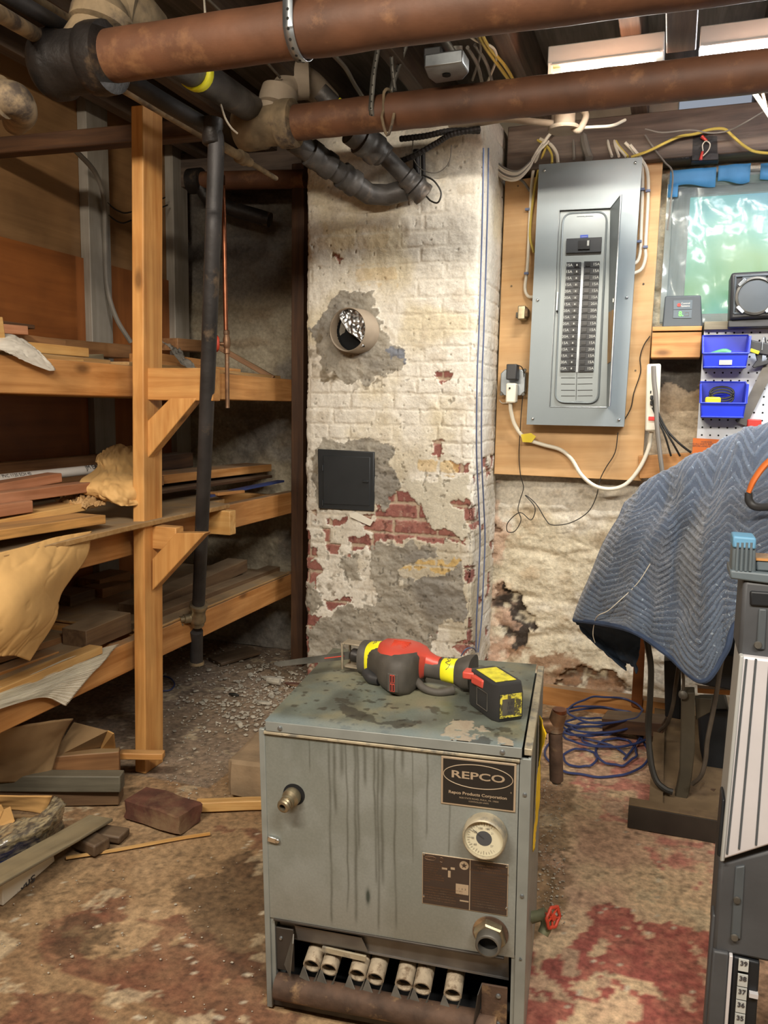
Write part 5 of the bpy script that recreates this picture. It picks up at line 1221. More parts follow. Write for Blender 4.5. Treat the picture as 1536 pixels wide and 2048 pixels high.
# burner tubes
for i, x in enumerate((.0795, .1125, .1655, .1985, .2505, .2835, .3375)):
    r_ = .0160; zc = .106 - i * .0012
    a0 = V((x - .004 + .004, .085, zc + .010)); a1 = V((x, .004, zc - .012)); dd = (a1 - a0).normalized()
    tb = bp(MB().lathe([(r_, 0), (r_, (a1 - a0).length), (r_ * .84, (a1 - a0).length), (r_ * .84, .03)], a0, dd, 24, open_=True), 'burner_tube', 'terracotta', smooth=50)
    tb['label'] = 'clay-coloured burner tube'
    sub(MB().lathe([(r_ * .83, (a1 - a0).length - .012), (.0001, (a1 - a0).length - .013)], a0, dd, 20, open_=True), 'tube_bore', 'soot_shade', tb)
    mb = MB(); mb.prism([a1 + V((-r_, .002, -.003)), a1 + V((-r_ - .006, -.006, -.022)), a1 + V((-.001, -.01, -.025))], (.001, .001, 0)); mb.prism([a1 + V((r_ * .9, .002, -.003)), a1 + V((r_ * .55, -.008, -.024)), a1 + V((r_ * .35, -.009, -.024))], (.001, .001, 0)); sub(mb, 'tube_bracket', 'galv_dull', tb)
    nm_ = MB().text('101', a0 + dd * (a1 - a0).length * .55 + V((0, 0, r_ + .0006)), V((-.25, -1, 0)), V((1, -.2, 0)), .014, .0002); sub(nm_, 'cast_mark', 'dark_steel', tb)
# manifold
mb = MB(); mb.tube([V((.014, -.002, .046)), V((.1, -.003, .047)), V((.25, -.003, .046)), V((.415, -.003, .044))], [.0225, .0235, .022, .0235], 28, 6); bp(mb, 'manifold_pipe', 'rust', smooth=60, label='rusty manifold pipe')
bp(MB().bb(.004, .456, .004, .03, .0, .03), 'base_rail', 'dark_steel')
mb = MB(); mb.bb(.008, .046, .004, .008, .075, .160); bp(mb, 'bracket', 'dark_steel', bevel=.001); bp(MB().lathe([(.0035, 0), (.0025, .003)], (.022, .004, .140), (0, -1, 0), 12), 'bolt', 'galv')
mb = MB(); mb.prism([V((.028, .0, .09)), V((.046, -.02, .085)), V((.050, -.012, .145)), V((.047, .0, .155))], (.0015, .001, 0)); bp(mb, 'bracket_leaf', 'galv_dull')
mb = MB(); mb.bb(.388, .432, -.004, .0, .025, .125); bp(mb, 'bracket', 'rust', bevel=.001)
for z in (.108, .055): bp(MB().lathe([(.0045, 0), (.0045, .002), (.002, .004)], (.417, -.004, z), (0, -1, 0), 12), 'bolt', 'galv')
mb = MB(); mb.prism([V((.382, -.004, .03)), V((.374, -.03, .03)), V((.383, -.02, .115)), V((.388, -.002, .125))], (.0015, .001, 0)); bp(mb, 'bracket_leaf', 'dark_steel')
# copper pipe stub on the right side
q0 = bl(1075, 1452, y=.30); q0.x = .455; q1 = bl(1111, 1450, y=.30); q2 = bl(1119, 1428, y=.30); q3 = bl(1113, 1560, y=.30)
cpf = bp(MB().tube([q0, q0.lerp(q1, .55), q1], .0155, 20), 'copper_stub', 'copper_dull', smooth=50, label='tarnished copper tee')
mb = MB(); mb.tube([q2 + V((0, 0, .004)), q1, q1 - V((0, 0, .012))], .0155, 20); mb.sphere(q1, .0162, 16); sub(mb, 'tee_body', 'copper_dull', cpf, smooth=50)
sub(MB().tube([q2 + V((0, 0, .003)), q2 + V((0, 0, .010))], .0135, 18), 'tee_end', 'copper', cpf)
sub(MB().tube([q1 - V((0, 0, .010)), q3], .0135, 18), 'drop_pipe', 'rust', cpf, smooth=60)
sub(MB().tube([q3 + V((0, 0, .004)), q3 - V((0, 0, .006))], [.012, .009], 16), 'drop_end', 'galv_dull', cpf)
# drain valve with red wheel
v0 = bl(1062, 1835, y=.145); v0.x = .461; v1 = bl(1092, 1828, y=.145)
mb = MB(); mb.tube([v0, v0.lerp(v1, .5), v1], [.011, .010, .012], 16); mb.tube([v1, v1 + V((.002, -.004, -.018)), v1 + V((-.004, -.014, -.032))], [.012, .011, .010], 16, 5); vv = bp(mb, 'drain_valve', 'verdigris', smooth=50)
ax = V((.8, -.55, .12)).normalized(); aa = ax.orthogonal().normalized(); bb_ = ax.cross(aa); hc = v1 + ax * .016
mb = MB(); R_ = .0185
mb.tube([hc + (aa * math.cos(i * PI / 12) + bb_ * math.sin(i * PI / 12)) * R_ * (1 + .09 * math.cos(i * PI / 2)) for i in range(24)], .0032, 8, closed=True)
for k in range(5): an = k * 2 * PI / 5; mb.tube([hc - ax * .002, hc + (aa * math.cos(an) + bb_ * math.sin(an)) * R_], .0022, 6)
mb.lathe([(.006, -.004), (.006, .003)], hc, ax, 12); mb.lathe([(.003, -.02), (.003, 0)], hc, ax, 8); sub(mb, 'valve_wheel', 'red_handle', vv, smooth=50)
# yellow tag hanging on the right side
A = lattice([[V((.4625, .20, .53)), V((.470, .155, .54)), V((.4785, .115, .532))], [V((.4625, .20, .47)), V((.468, .16, .47)), V((.4665, .125, .47))], [V((.4625, .17, .42)), V((.470, .145, .42)), V((.464, .115, .42))], [V((.4625, .14, .36)), V((.466, .130, .36)), V((.4635, .112, .36))], [V((.4625, .12, .31)), V((.463, .115, .312)), V((.4625, .105, .314))]], 40, 20, crease(53, .0015, 5))
bp(surf(A), 'caution_tag', 'yellow_tag', smooth=50, thick=.0006, label='long yellow plastic tag peeling off the side')
bp(MB().text('E', (.4776, .132, .523), V((-.35, 1, 0)), (0, 0, 1), .022, .001), 'tag_letter', 'ink')

# foil scrap on the floor in front
c = fl(570, 1975 + 20, .0)
A = lattice([[c + V((-.03, 0, .006)), c + V((.03, -.01, .004))], [c + V((-.03, -.012, .01)), c + V((.03, -.015, .006))]], 20, 8, crumple(3, .003, 6))
one(surf(A), 'foil_scrap', 'foil', 'small shiny strip of foil on the floor at the front left corner of the boiler', 'foil', thick=.0006)

# ================================================================== reciprocating saw on the lid
ZL = .5612
sM = BM
saw = thing('reciprocating_saw', 'red and black cordless reciprocating saw wrapped with yellow tape lying on the boiler lid', 'power tool', M=BM @ Matrix.Translation((.22, .22, ZL)))
SI = Matrix.Translation((.22, .22, ZL)).inverted()
def spt(mb, name, m, par=None, **kw):
    mb.v = [SI @ v for v in mb.v]; o = mb.build(name, m, parent=saw, local=True, **kw)
    if par: o.parent = par
    return o
def loft(mb, secs, seg=28):
    vs = []
    for c, u, v, ru, rv, p in secs:
        for k in range(seg):
            an = 2 * PI * k / seg; ca, sa = math.cos(an), math.sin(an)
            vs.append(V(c) + V(u) * (abs(ca) ** (2 / p) * (1 if ca > 0 else -1) * ru) + V(v) * (abs(sa) ** (2 / p) * (1 if sa > 0 else -1) * rv))
    fs = [tuple(range(seg))[::-1], tuple((len(secs) - 1) * seg + k for k in range(seg))]
    for i in range(len(secs) - 1):
        for k in range(seg): k2 = (k + 1) % seg; fs.append((i * seg + k, i * seg + k2, (i + 1) * seg + k2, (i + 1) * seg + k))
    mb.add(vs, [tuple(reversed(f)) for f in fs]); return mb
A0 = bl(693, 1352, y=.262); A1 = bl(930, 1378, y=.22); A0.z = ZL + .034; A1.z = ZL + .031
dS = (A1 - A0).normalized(); sd = V((dS.y, -dS.x, 0)).normalized(); uS = V((0, 0, 1))
LS = (A1 - A0).length
def sp(t, off=0, z=0): return A0 + dS * (LS * t) + sd * off + uS * z
def body(secs): return loft(MB(), [(sp(t, o, z), sd, uS, ry, rz, p) for t, o, z, ry, rz, p in secs])
# t: 0 shoe ... 1 battery foot ; px 693..930 ;
spt(body([(.14, 0, .0, .024, .024, 2.4), (.15, 0, 0, .032, .033, 2.4), (.19, 0, 0, .034, .034, 2.4), (.22, 0, .0, .028, .030, 2.6), (.26, 0, 0, .027, .029, 2.6)]), 'front_boot', 'rubber', smooth=60)
spt(body([(.20, 0, .0, .026, .029, 2.6), (.34, .010, .000, .038, .036, 2.8), (.42, .022, .002, .052, .039, 3), (.52, .032, .003, .062, .041, 3.2), (.60, .034, .002, .063, .040, 3.4), (.655, .026, .0, .054, .037, 3.4), (.675, .012, 0, .034, .028, 2.8)]), 'housing', 'rubber', smooth=60)
hs = saw.children[-1]
# red top shell following the housing
spt(body([(.305, -.001, .008, .024, .0285, 2.8), (.34, .004, .012, .036, .0300, 3), (.42, .016, .015, .050, .0300, 3), (.52, .024, .016, .058, .0310, 3.4), (.60, .022, .014, .056, .0300, 3.4), (.66, .006, .008, .038, .0300, 3), (.70, -.004, .006, .020, .022, 2.6), (.76, .0, .0035, .0165, .0205, 2.6), (.80, .0, .0025, .0155, .0200, 2.6)]), 'red_shell', 'red_saw', smooth=60)
rs_ = saw.children[-1]
mb = MB()
for k in range(5):
    mb.bar(sp(.44 + k * .004, .012 + k * .007, .0475 - k * .0008), sp(.575 - k * .002, .012 + k * .007, .0475 - k * .0008), .0018, .003)
spt(mb, 'grip_ribs', 'red_handle', rs_)
# motor end with red edged vents facing the camera
mb = MB(); mb.box(sp(.565, .0945, -.004), (.022, .004, .036), Matrix.Rotation(math.atan2(dS.y, dS.x), 3, 'Z')); spt(mb, 'vent_field', 'rubber', hs, bevel=.003)
vm = MB(); vr = MB()
for i in (-1, 1):
    for j in (-1, 1):
        vm.box(sp(.565 + i * .010, .0972, -.004 + j * .0085), (.0022, .002, .012), Matrix.Rotation(math.atan2(dS.y, dS.x), 3, 'Z')); vr.box(sp(.565 + i * .010, .0966, -.004 + j * .0085), (.0042, .002, .0148), Matrix.Rotation(math.atan2(dS.y, dS.x), 3, 'Z'))
spt(vr, 'vent_rim', 'red_saw', hs); spt(vm, 'vent_slots', 'soot_shade', hs)
# yellow bands
spt(body([(.205, 0, 0, .0285, .0308, 2.6), (.21, 0, 0, .0295, .0318, 2.6), (.33, .005, .003, .0365, .0345, 2.7), (.335, .005, .003, .0355, .0335, 2.7)]), 'tape_band', 'saw_tape', smooth=50, label='yellow tape band with scribbles at the front')
spt(body([(.66, 0, 0, .02, .02, 2.4), (.70, 0, 0, .0185, .0200, 2.4), (.90, 0, -.001, .0185, .0195, 2.4), (.95, 0, .0, .024, .026, 2.6), (1.0, 0, .002, .033, .030, 3), (1.06, -.002, .003, .034, .031, 3)]), 'handle', 'rubber', smooth=60)
hd_ = saw.children[-1]
spt(body([(.822, 0, 0, .0190, .0204, 2.4), (.826, 0, 0, .0200, .0214, 2.4), (.935, 0, 0, .0225, .0238, 2.5), (.94, 0, 0, .0215, .0228, 2.5)]), 'tape_band', 'saw_tape', smooth=50, label='yellow tape band with scribbles on the handle')
mb = MB(); rr = random.Random(4)
for t0, t1, rad, zt_, off in ((.225, .315, .034, .0335, .0), (.84, .925, .0208, .0235, 0)):
    for k in range(5):
        ang = math.radians(20 + k * 22); pts = [sp(t0 + (t1 - t0) * (.2 + .6 * rr.random()), math.cos(ang + .18 * j) * (rad + .0018), math.sin(ang + .18 * j) * (zt_ + .002)) for j in range(4)]
        mb.tube(pts, .0005, 5, 4)
spt(mb, 'scribbles', 'ink')
# trigger guard / lower bow of the D handle lying toward the camera
spt(MB().tube([sp(.66, .035, -.018), sp(.75, .05, -.024), sp(.86, .052, -.026), sp(.95, .034, -.024)], [.008, .007, .007, .009], 14, 6), 'hand_guard', 'rubber', smooth=60)
spt(MB().tube([sp(.24, .036, -.016), sp(.30, .045, -.022), sp(.38, .05, -.022)], [.010, .012, .010], 14, 5), 'blade_lever', 'black_plastic', smooth=60)
# shoe, clamp, blade
mb = MB(); R0 = sp(.0, 0, 0)
for z in (-.022, .026):
    mb.bar(sp(.0, .0, z), sp(.16, .0, z), .026, .003)
mb.tube([sp(.0, -.017, -.022), sp(.0, -.017, .026), sp(.0, .018, .026), sp(.0, .018, -.026)], .0026, 8); mb.bar(sp(.0, -.015, .026), sp(.0, .018, .026), .006, .0025)
spt(mb, 'shoe', 'steel_rule_worn', bevel=.0008)
spt(MB().lathe([(.010, 0), (.014, .004), (.014, .02), (.011, .026), (.011, .04)], sp(.045, 0, .0), dS, 18), 'blade_clamp', 'iron_black', smooth=40)
bt = bl(549, 1328, z=ZL + .040)
b0 = sp(.05, 0, 0); dB = (bt - b0)
mb = MB(); perp = V((0, 0, 1))
pts = [b0 + perp * .0085, bt + perp * .004, bt - perp * .001, bt + dB.normalized() * -.01 - perp * .006, b0 - perp * .0085]
mb.prism(pts, sd * .0012); spt(mb, 'blade', 'galv_dull', label='long dull steel blade')
mb = MB(); mb.bar(b0.lerp(bt, .10) + sd * .0016, b0.lerp(bt, .36) + sd * .0016, .0006, .002); spt(mb, 'blade_print', 'red_saw')
# battery
N, Lc, Rr = bl(990, 1447, z=ZL), bl(932, 1404, z=ZL), bl(1052, 1438, z=ZL)
Bk = Lc + Rr - N
def inset(P, k): c = sum(P, V((0, 0, 0))) / len(P); return [c + (p - c) * k for p in P]
base = [N, Rr, Bk, Lc]; Hb = .066
def ring(P, z, k, ch=.12):
    P = inset(P, k); out = []
    for i in range(4): a, b2, c2 = P[i - 1], P[i], P[(i + 1) % 4]; out += [b2 + (a - b2) * ch, b2 + (c2 - b2) * ch]
    return [p + V((0, 0, z)) for p in out]
R_ = [ring(base, 0, .94), ring(base, .006, 1.), ring(base, Hb * .72, 1.), ring(base, Hb * .98, .93), ring(base, Hb, .86)]
vs = [p for r in R_ for p in r]; fs = [tuple(range(8))[::-1], tuple(32 + k for k in range(8))]
for i in range(4):
    for k in range(8): k2 = (k + 1) % 8; fs.append((i * 8 + k, i * 8 + k2, (i + 1) * 8 + k2, (i + 1) * 8 + k))
bat = spt(MB().add(vs, fs), 'battery', 'black_plastic', smooth=30, label='large black battery with worn yellow stickers')
top = [p + V((0, 0, Hb + .0006)) for p in inset(base, .66)]; spt(MB().prism(top, (0, 0, .0006)), 'sticker', 'sticker', bat)
ex = (Rr - N).normalized(); en = ex.cross(V((0, 0, 1))).normalized(); en = en if en.y < 0 else -en
def onface(o, e, u, z): return o + e * u + V((0, 0, z)) + en * .0012
wR = (Rr - N).length
spt(MB().prism([onface(N, ex, .008, .008), onface(N, ex, wR - .010, .008), onface(N, ex, wR - .010, .050), onface(N, ex, .008, .050)], en * .0008), 'front_label', 'bat_yellow', bat)
spt(MB().prism([onface(N, ex, .012, .013) + en * .001, onface(N, ex, wR - .024, .013) + en * .001, onface(N, ex, wR - .024, .042) + en * .001, onface(N, ex, .012, .042) + en * .001], en * .0006), 'rating_label', 'galv_dull', bat)
mb = MB(); 
for s_, z_ in (('5.0', .034), ('18V', .026), ('Ah', .018)): mb.text(s_, onface(N, ex, .026, z_) + en * .0022, ex, (0, 0, 1), .008, .0002)
spt(mb, 'label_print', 'ink', bat)
el = (Lc - N).normalized(); enl = V((-el.y, el.x, 0)); enl = enl if enl.x < 0 else -enl; wL = (Lc - N).length
mb = MB()
P4 = [N + el * (wL * .25) + V((0, 0, .012)), N + el * (wL * .25) + V((0, 0, .044)), N + el * (wL * .60) + V((0, 0, .044)), N + el * (wL * .60) + V((0, 0, .012))]
for i in range(4): mb.tube([P4[i] + enl * .001, P4[(i + 1) % 4] + enl * .001], .0008, 6)
spt(mb, 'latch_outline', 'galv_dull', bat)
# red latch pieces between handle and battery
q1, q2 = bl(938, 1345, z=ZL + .062), bl(972, 1362, z=ZL + .062)
mb = MB(); mb.bar(bl(928, 1346, z=ZL + .056), bl(958, 1350, z=ZL + .056), .026, .014); mb.bar(bl(950, 1356, z=ZL + .054), bl(974, 1368, z=ZL + .054), .020, .016); spt(mb, 'battery_latch', 'red_saw', bat, bevel=.003)
# ================================================================== right-hand wall
YW = 3.13
def A_(px, py, Y=YW): return at(px, py, Y=Y)
def quadslab(name, m, pts, Y, th, parent=None, **kw):
    P = [at(x, y, Y=Y) for x, y in pts]
    mb = MB().prism(P, (0, th, 0)); return mb.build(name, m, parent=parent, **kw)
bd = quadslab('backboard', 'backboard', [(1010, 362), (1326, 322), (1283, 962), (988, 948)], YW, .022, bevel=.002)
tag(bd, 'tan plywood backboard behind the breaker panel', 'board')
mb = MB()
for x, y in ((1023, 572), (1287, 568), (1271, 741), (1036, 372), (1004, 395)): mb.lathe([(.0035, 0), (.0035, .002)], at(x, y, Y=YW - .0005), (0, -1, 0), 10)
mb.build('nail_heads', 'iron_dusty', parent=bd)

# ---- breaker panel; (u,v) over the cover corners
YP = 3.03
PC = [at(1078, 329, Y=YP), at(1285, 314, Y=YP), at(1248, 853.5, Y=YP), at(1053, 849, Y=YP)]
CR = [(335, 100), (1040, 48), (915, 1890), (250, 1875)]
def bil(Q, u, v): return (Q[0] * (1 - u) + Q[1] * u) * (1 - v) + (Q[3] * (1 - u) + Q[2] * u) * v
_Q = [V((a, b_, 0)) for a, b_ in CR]
def uv(cx, cy):
    u, v = .5, .5
    for _ in range(30):
        p = bil(_Q, u, v); e = V((cx, cy, 0)) - p
        du = (bil(_Q, u + 1e-3, v) - p) * 1e3; dv = (bil(_Q, u, v + 1e-3) - p) * 1e3
        det = du.x * dv.y - du.y * dv.x
        u += (e.x * dv.y - e.y * dv.x) / det; v += (du.x * e.y - du.y * e.x) / det
    return u, v
def pp(cx, cy, dy=0.):
    p = bil(PC, *uv(cx, cy)); return V((p.x, YP + dy, p.z))
pan = thing('breaker_panel', 'grey steel electrical breaker panel with its door open on the plywood backboard', 'breaker panel', (PC[3].x, YP, PC[3].z))
def pn(mb, name, m, par=None, **kw):
    o = mb.build(name, m, parent=pan, **kw)
    if par: o.parent = par
    return o
def pslab(name, m, crop, y0, y1, par=None, **kw):
    P = [pp(x, y, y0) for x, y in crop]; return pn(MB().prism(P, (0, y1 - y0, 0)), name, m, par, **kw)
Cm = [(335, 100), (1040, 48), (915, 1890), (250, 1875)]
# cover as a frame around the door opening
O = [(480, 402), (830, 385), (806, 1752), (412, 1750)]
mb = MB()
for i in range(4):
    j = (i + 1) % 4; mb.prism([pp(*Cm[i]), pp(*Cm[j]), pp(*O[j]), pp(*O[i])], (0, .002, 0))
pn(mb, 'cover', 'panel_gray')
ins = [(x + (640 - x) * .02, y + (1000 - y) * .012) for x, y in Cm]
P = [pp(x, y, .018) for x, y in ins]; pn(MB().prism(P, (0, .082, 0)), 'enclosure', 'panel_gray')
# recess: dead front with rounded raised frame
pslab('recess', 'panel_inner', [(x + (620 - x) * .0, y) for x, y in O], .012, .014)
# dark line around the opening
mb = MB(); Pq = [pp(x, y, -.001) for x, y in O]
for i in range(4): mb.tube([Pq[i], Pq[(i + 1) % 4]], .0012, 6)
pn(mb, 'opening_edge', 'galv')
def rrect(c, r, n=6):
    out = []
    for i in range(4):
        a, b_, d = V((*c[i - 1], 0)), V((*c[i], 0)), V((*c[(i + 1) % 4], 0))
        p0 = b_ + (a - b_).normalized() * r; p1 = b_ + (d - b_).normalized() * r
        for k in range(n + 1): t = k / n; q = p0 * (1 - t) ** 2 + b_ * 2 * t * (1 - t) + p1 * t * t; out.append((q.x, q.y))
    return out
RR = rrect([(505, 422), (805, 408), (742, 1722), (450, 1716)], 70)
pn(MB().prism([pp(x, y, .002) for x, y in RR], (0, .008, 0)), 'dead_front', 'panel_inner', smooth=0)
mb = MB(); mb.tube([pp(x, y, .001) for x, y in RR], .0032, 8, closed=True); pn(mb, 'raised_rim', 'panel_gray')
# door standing open
d0, d1_ = pp(828, 386, 0), pp(800, 1750, 0)
o0 = at(980 + 895 * .2929, 300 + 305 * .2929, Y=2.83); o1 = at(980 + 806 * .2929 + 3, 300 + 1750 * .2929, Y=2.83)
o1.z = d1_.z + .002; xo = (o0.x + o1.x) / 2
pn(MB().prism([d0, o0, o1, d1_], (.003, .001, 0)), 'door', 'panel_gray', label='open panel door seen nearly edge on'); dr = pan.children[-1]
mb = MB(); mb.tube([o0, o1], .0035, 6); mb.tube([d0, o0], .002, 6); pn(mb, 'door_edge', 'galv', dr)
t = lambda a, b_: d0.lerp(o0, a).lerp(d1_.lerp(o1, a), b_)
pn(MB().prism([t(.12, .52) - V((.001, 0, 0)), t(.85, .53) - V((.001, 0, 0)), t(.80, .78) - V((.001, 0, 0)), t(.1, .78) - V((.001, 0, 0))], (-.001, 0, 0)), 'directory_card', 'kraft_dull', dr)
pn(MB().box(t(.75, .485), (.004, .03, .012)), 'door_latch', 'white_plastic', dr)
# breakers
def brk(c0, c1, c2, c3, right, main=False, half=0):
    P = [pp(*c, -.010) for c in (c0, c1, c2, c3)]; mb = MB().prism(P, (0, .014, 0))
    L = lambda u, v, dy=-.0105: (lambda p: V((p.x, YP + dy, p.z)))(bil(P, u, v))
    if not main:
        uu = .80 if right else .20
        rr = random.Random(int(c0[1]) + right)
        w_ = (P[1] - P[0]).length; s_ = (P[3] - P[0]).length
        mb.text('15A' if rr.random() > .2 else '20A', L(uu, .5, -.0103), P[1] - P[0], P[0] - P[3], s_ * .62, .0004, mi=1, sx=1.05, bold=.0002)
    o = pn(mb, 'breaker', ['breaker_black', 'label_print'])
    ua, ub = (.10, .42) if right else (.56, .90)
    mb = MB().prism([L(ua, .22), L(ub, .22), L(ub, .80), L(ua, .80)], (0, -.004, 0)); a = (ua + ub) / 2
    if main: mb = MB().prism([L(.35, .2), L(.68, .2), L(.68, .8), L(.35, .8)], (0, -.006, 0))
    o2 = pn(mb, 'toggle', 'breaker_toggle', o)
    if not right and not main: pn(MB().prism([L(a - .03, .36, -.0145), L(a + .05, .36, -.0145), L(a + .05, .66, -.0145), L(a - .03, .66, -.0145)], (0, -.0006, 0)), 'toggle_mark', 'label_print', o)
    if main: pn(MB().prism([L(.60, .22, -.0165), L(.66, .22, -.0165), L(.66, .58, -.0165), L(.60, .58, -.0165)], (0, -.001, 0)), 'toggle_mark', 'label_print', o)
brk((532, 594), (772, 582), (766, 680), (528, 690), False, True)
pslab('badge', 'label_blue', [(624, 566), (678, 563), (678, 582), (624, 585)], -.0012, .002)
pn(MB().tube([pp(632, 579, -.0016), pp(670, 577, -.0016)], .0005, 6), 'badge_print', 'white_plastic')
for i in range(17):
    v0, v1 = i / 17, (i + .93) / 17
    lx0 = lambda v: 533 + (488 - 533) * v; lx1 = lambda v: 632 + (592 - 632) * v; rx0 = lambda v: 653 + (612 - 653) * v; rx1 = lambda v: 757 + (713 - 757) * v
    ly = lambda v: 752 + 753 * v; ry = lambda v: 746 + 760 * v
    brk((lx0(v0), ly(v0)), (lx1(v0), ly(v0) - 2), (lx1(v1), ly(v1) - 2), (lx0(v1), ly(v1)), False)
    brk((rx0(v0), ry(v0)), (rx1(v0), ry(v0) - 2), (rx1(v1), ry(v1) - 2), (rx0(v1), ry(v1)), True)
mb = MB(); mb.prism([pp(634, 752, -.004), pp(652, 751, -.004), pp(610, 1505, -.004), pp(593, 1505, -.004)], (0, .004, 0)); pn(mb, 'centre_rib', 'galv')
mb = MB()
for y in (1545, 1588, 1632, 1672):
    mb.tube([pp(492, y, .0012), pp(588, y, .0012)], .001, 5); mb.tube([pp(605, y, .0012), pp(706, y - 2, .0012)], .001, 5)
mb.tube([pp(600, 1510, .0012), pp(594, 1700, .0012)], .0008, 5)
pn(mb, 'blank_slots', 'iron_black')
for q in ((377, 140), (993, 87), (328, 1008), (936, 988), (295, 1834), (882, 1842)): pn(MB().lathe([(.006, 0), (.0055, .002), (.003, .005), (.001, .0055)], pp(*q), (0, -1, 0), 14), 'screw', 'chrome')
mb = MB()
for q in ((656, 438), (588, 1710)): mb.lathe([(.003, 0), (.002, .002)], pp(*q, .001), (0, -1, 0), 10); mb.tube([pp(q[0] - 55, q[1] + 4, .001), pp(q[0] + 55, q[1], .001)], .0007, 5)
pn(mb, 'dead_front_screws', 'galv')
pn(MB().lathe([(.004, 0), (.004, .001)], pp(465, 1085, -.0005), (0, -1, 0), 10), 'latch_hole', 'soot_shade')
mb = MB(); mb.bar(pp(470, 950), pp(462, 1075), .005, .003, up=(0, 1, 0)); pn(mb, 'latch_strike', 'galv')

# ---- cables
def cable(label, pts, r, m, name='cable', group=None, Y=None, sm=5, seg=8, extra=None):
    P = [V(p) if isinstance(p, V) else at(p[0], p[1], Y=(p[2] if len(p) > 2 else Y)) for p in pts]
    mb = MB().tube(P, r, seg, sm)
    if extra is None: return one(mb, name, m, label, 'cable', group)
    t = thing(name, label, 'cable', P[0], group=group); mb.build('jacket', m, parent=t)
    for q, mm, nm in extra: q.build(nm, mm, parent=t)
    return t
def staple(px, py, Y, w=.016): return MB().bb(*(lambda p: (p.x - w / 2, p.x + w / 2, p.y - .008, p.y + .004, p.z - .004, p.z + .004))(at(px, py, Y=Y)))
cable('white cable stapled down the backboard left of the breaker panel, curling into the panel', [(1115, 250, 3.06), (1085, 290, 3.07), (1066, 345, 3.105), (1060, 430, 3.115), (1055, 530, 3.115), (1050, 575, 3.115), (1056, 592, 3.11), (1067, 594, 3.09)], .006, 'wire_white', extra=[(staple(1055, 419, 3.11), 'wire_bluegray', 'staple'), (staple(1053, 547, 3.11), 'wire_bluegray', 'staple')])
cable('yellow cable hugging the left edge of the breaker panel', [(1095, 285, 3.08), (1078, 335, 3.10), (1066, 400, 3.11), (1060, 470, 3.11), (1068, 505, 3.10)], .0048, 'wire_yellow')
cable('inner pale cable bending into the right side of the breaker panel', [(1250, 285, 3.08), (1268, 305, 3.09), (1283, 330, 3.10), (1285, 380, 3.115), (1282, 470, 3.115), (1281, 500, 3.115), (1275, 522, 3.11), (1262, 530, 3.09)], .006, 'wire_white', extra=[(staple(1285, 379, 3.11), 'wire_bluegray', 'staple'), (staple(1279, 483, 3.11), 'wire_bluegray', 'staple')])
cable('outer pale cable looping into the right side of the breaker panel', [(1260, 290, 3.08), (1282, 318, 3.09), (1295, 345, 3.105), (1296, 400, 3.115), (1291, 490, 3.115), (1291, 515, 3.115), (1283, 538, 3.11), (1265, 548, 3.09)], .006, 'wire_white', extra=[(staple(1296, 382, 3.11), 'wire_bluegray', 'staple'), (staple(1291, 494, 3.11), 'wire_bluegray', 'staple')])
BU = 'cables drooping between chimney and panel'
for i, (dy, m_) in enumerate(((0, 'wire_white'), (5, 'wire_white'), (10, 'wire_gray'), (16, 'wire_white'), (-5, 'wire_gray'), (22, 'wire_white'))):
    cable(['uppermost drooping white cable between chimney corner and panel top', 'second drooping white cable below the uppermost between chimney and panel', 'greyish cable in the middle of the drooping bundle', 'lower drooping white cable close to the bundle bottom', 'thin grey cable crossing above the drooping bundle', 'lowest cable of the drooping bundle between chimney and panel'][i],
          [(972 + i, 296 + dy * .3, 3.06), (985, 318 + dy * .7, 3.05), (1008, 340 + dy * .8, 3.04), (1035, 346 + dy * .6, 3.04), (1058, 328 + dy * .4, 3.05), (1072, 305 + i, 3.06), (1088 + i * 2, 282, 3.07)], .0042, m_, group=BU)
cable('flat pale cable running diagonally into the top left of the backboard', [(1025, 352, 3.1), (1045, 362, 3.11), (1060, 382, 3.115)], .005, 'wire_gray')
cable('yellow cable entering the panel top at its left corner', [(1075, 280, 3.09), (1093, 292, 3.08), (1103, 308, 3.06), (1104, 326, 3.045)], .0045, 'wire_yellow')
cable('thick pale cable arching into the panel top beside the yellow one', [(1080, 278, 3.09), (1100, 288, 3.08), (1113, 306, 3.06), (1116, 326, 3.045)], .006, 'wire_white')
for i, (a, b_, m_, r_) in enumerate(((1146, 1148, 'wire_gray', .005), (1168, 1178, 'wire_gray', .015), (1215, 1224, 'wire_white', .005), (1228, 1238, 'wire_white', .005), (1232, 1256, 'wire_yellow', .0045), (1229, 1252, 'wire_white', .005))):
    cable(['thin grey cable dropping into the middle of the panel top', 'thick grey sheathed service cable entering the panel top', 'pale cable left of a pair entering the panel top right', 'pale cable right of the pair entering the panel top', 'yellow cable curving down to the right corner of the panel', 'pale cable fanning out toward the right corner of the panel'][i],
          [(a, 250 + i * 2, 3.12), (a + 1, 285, 3.09), (b_, 318 - (i > 1) * 5, 3.055)], r_, m_, sm=4)
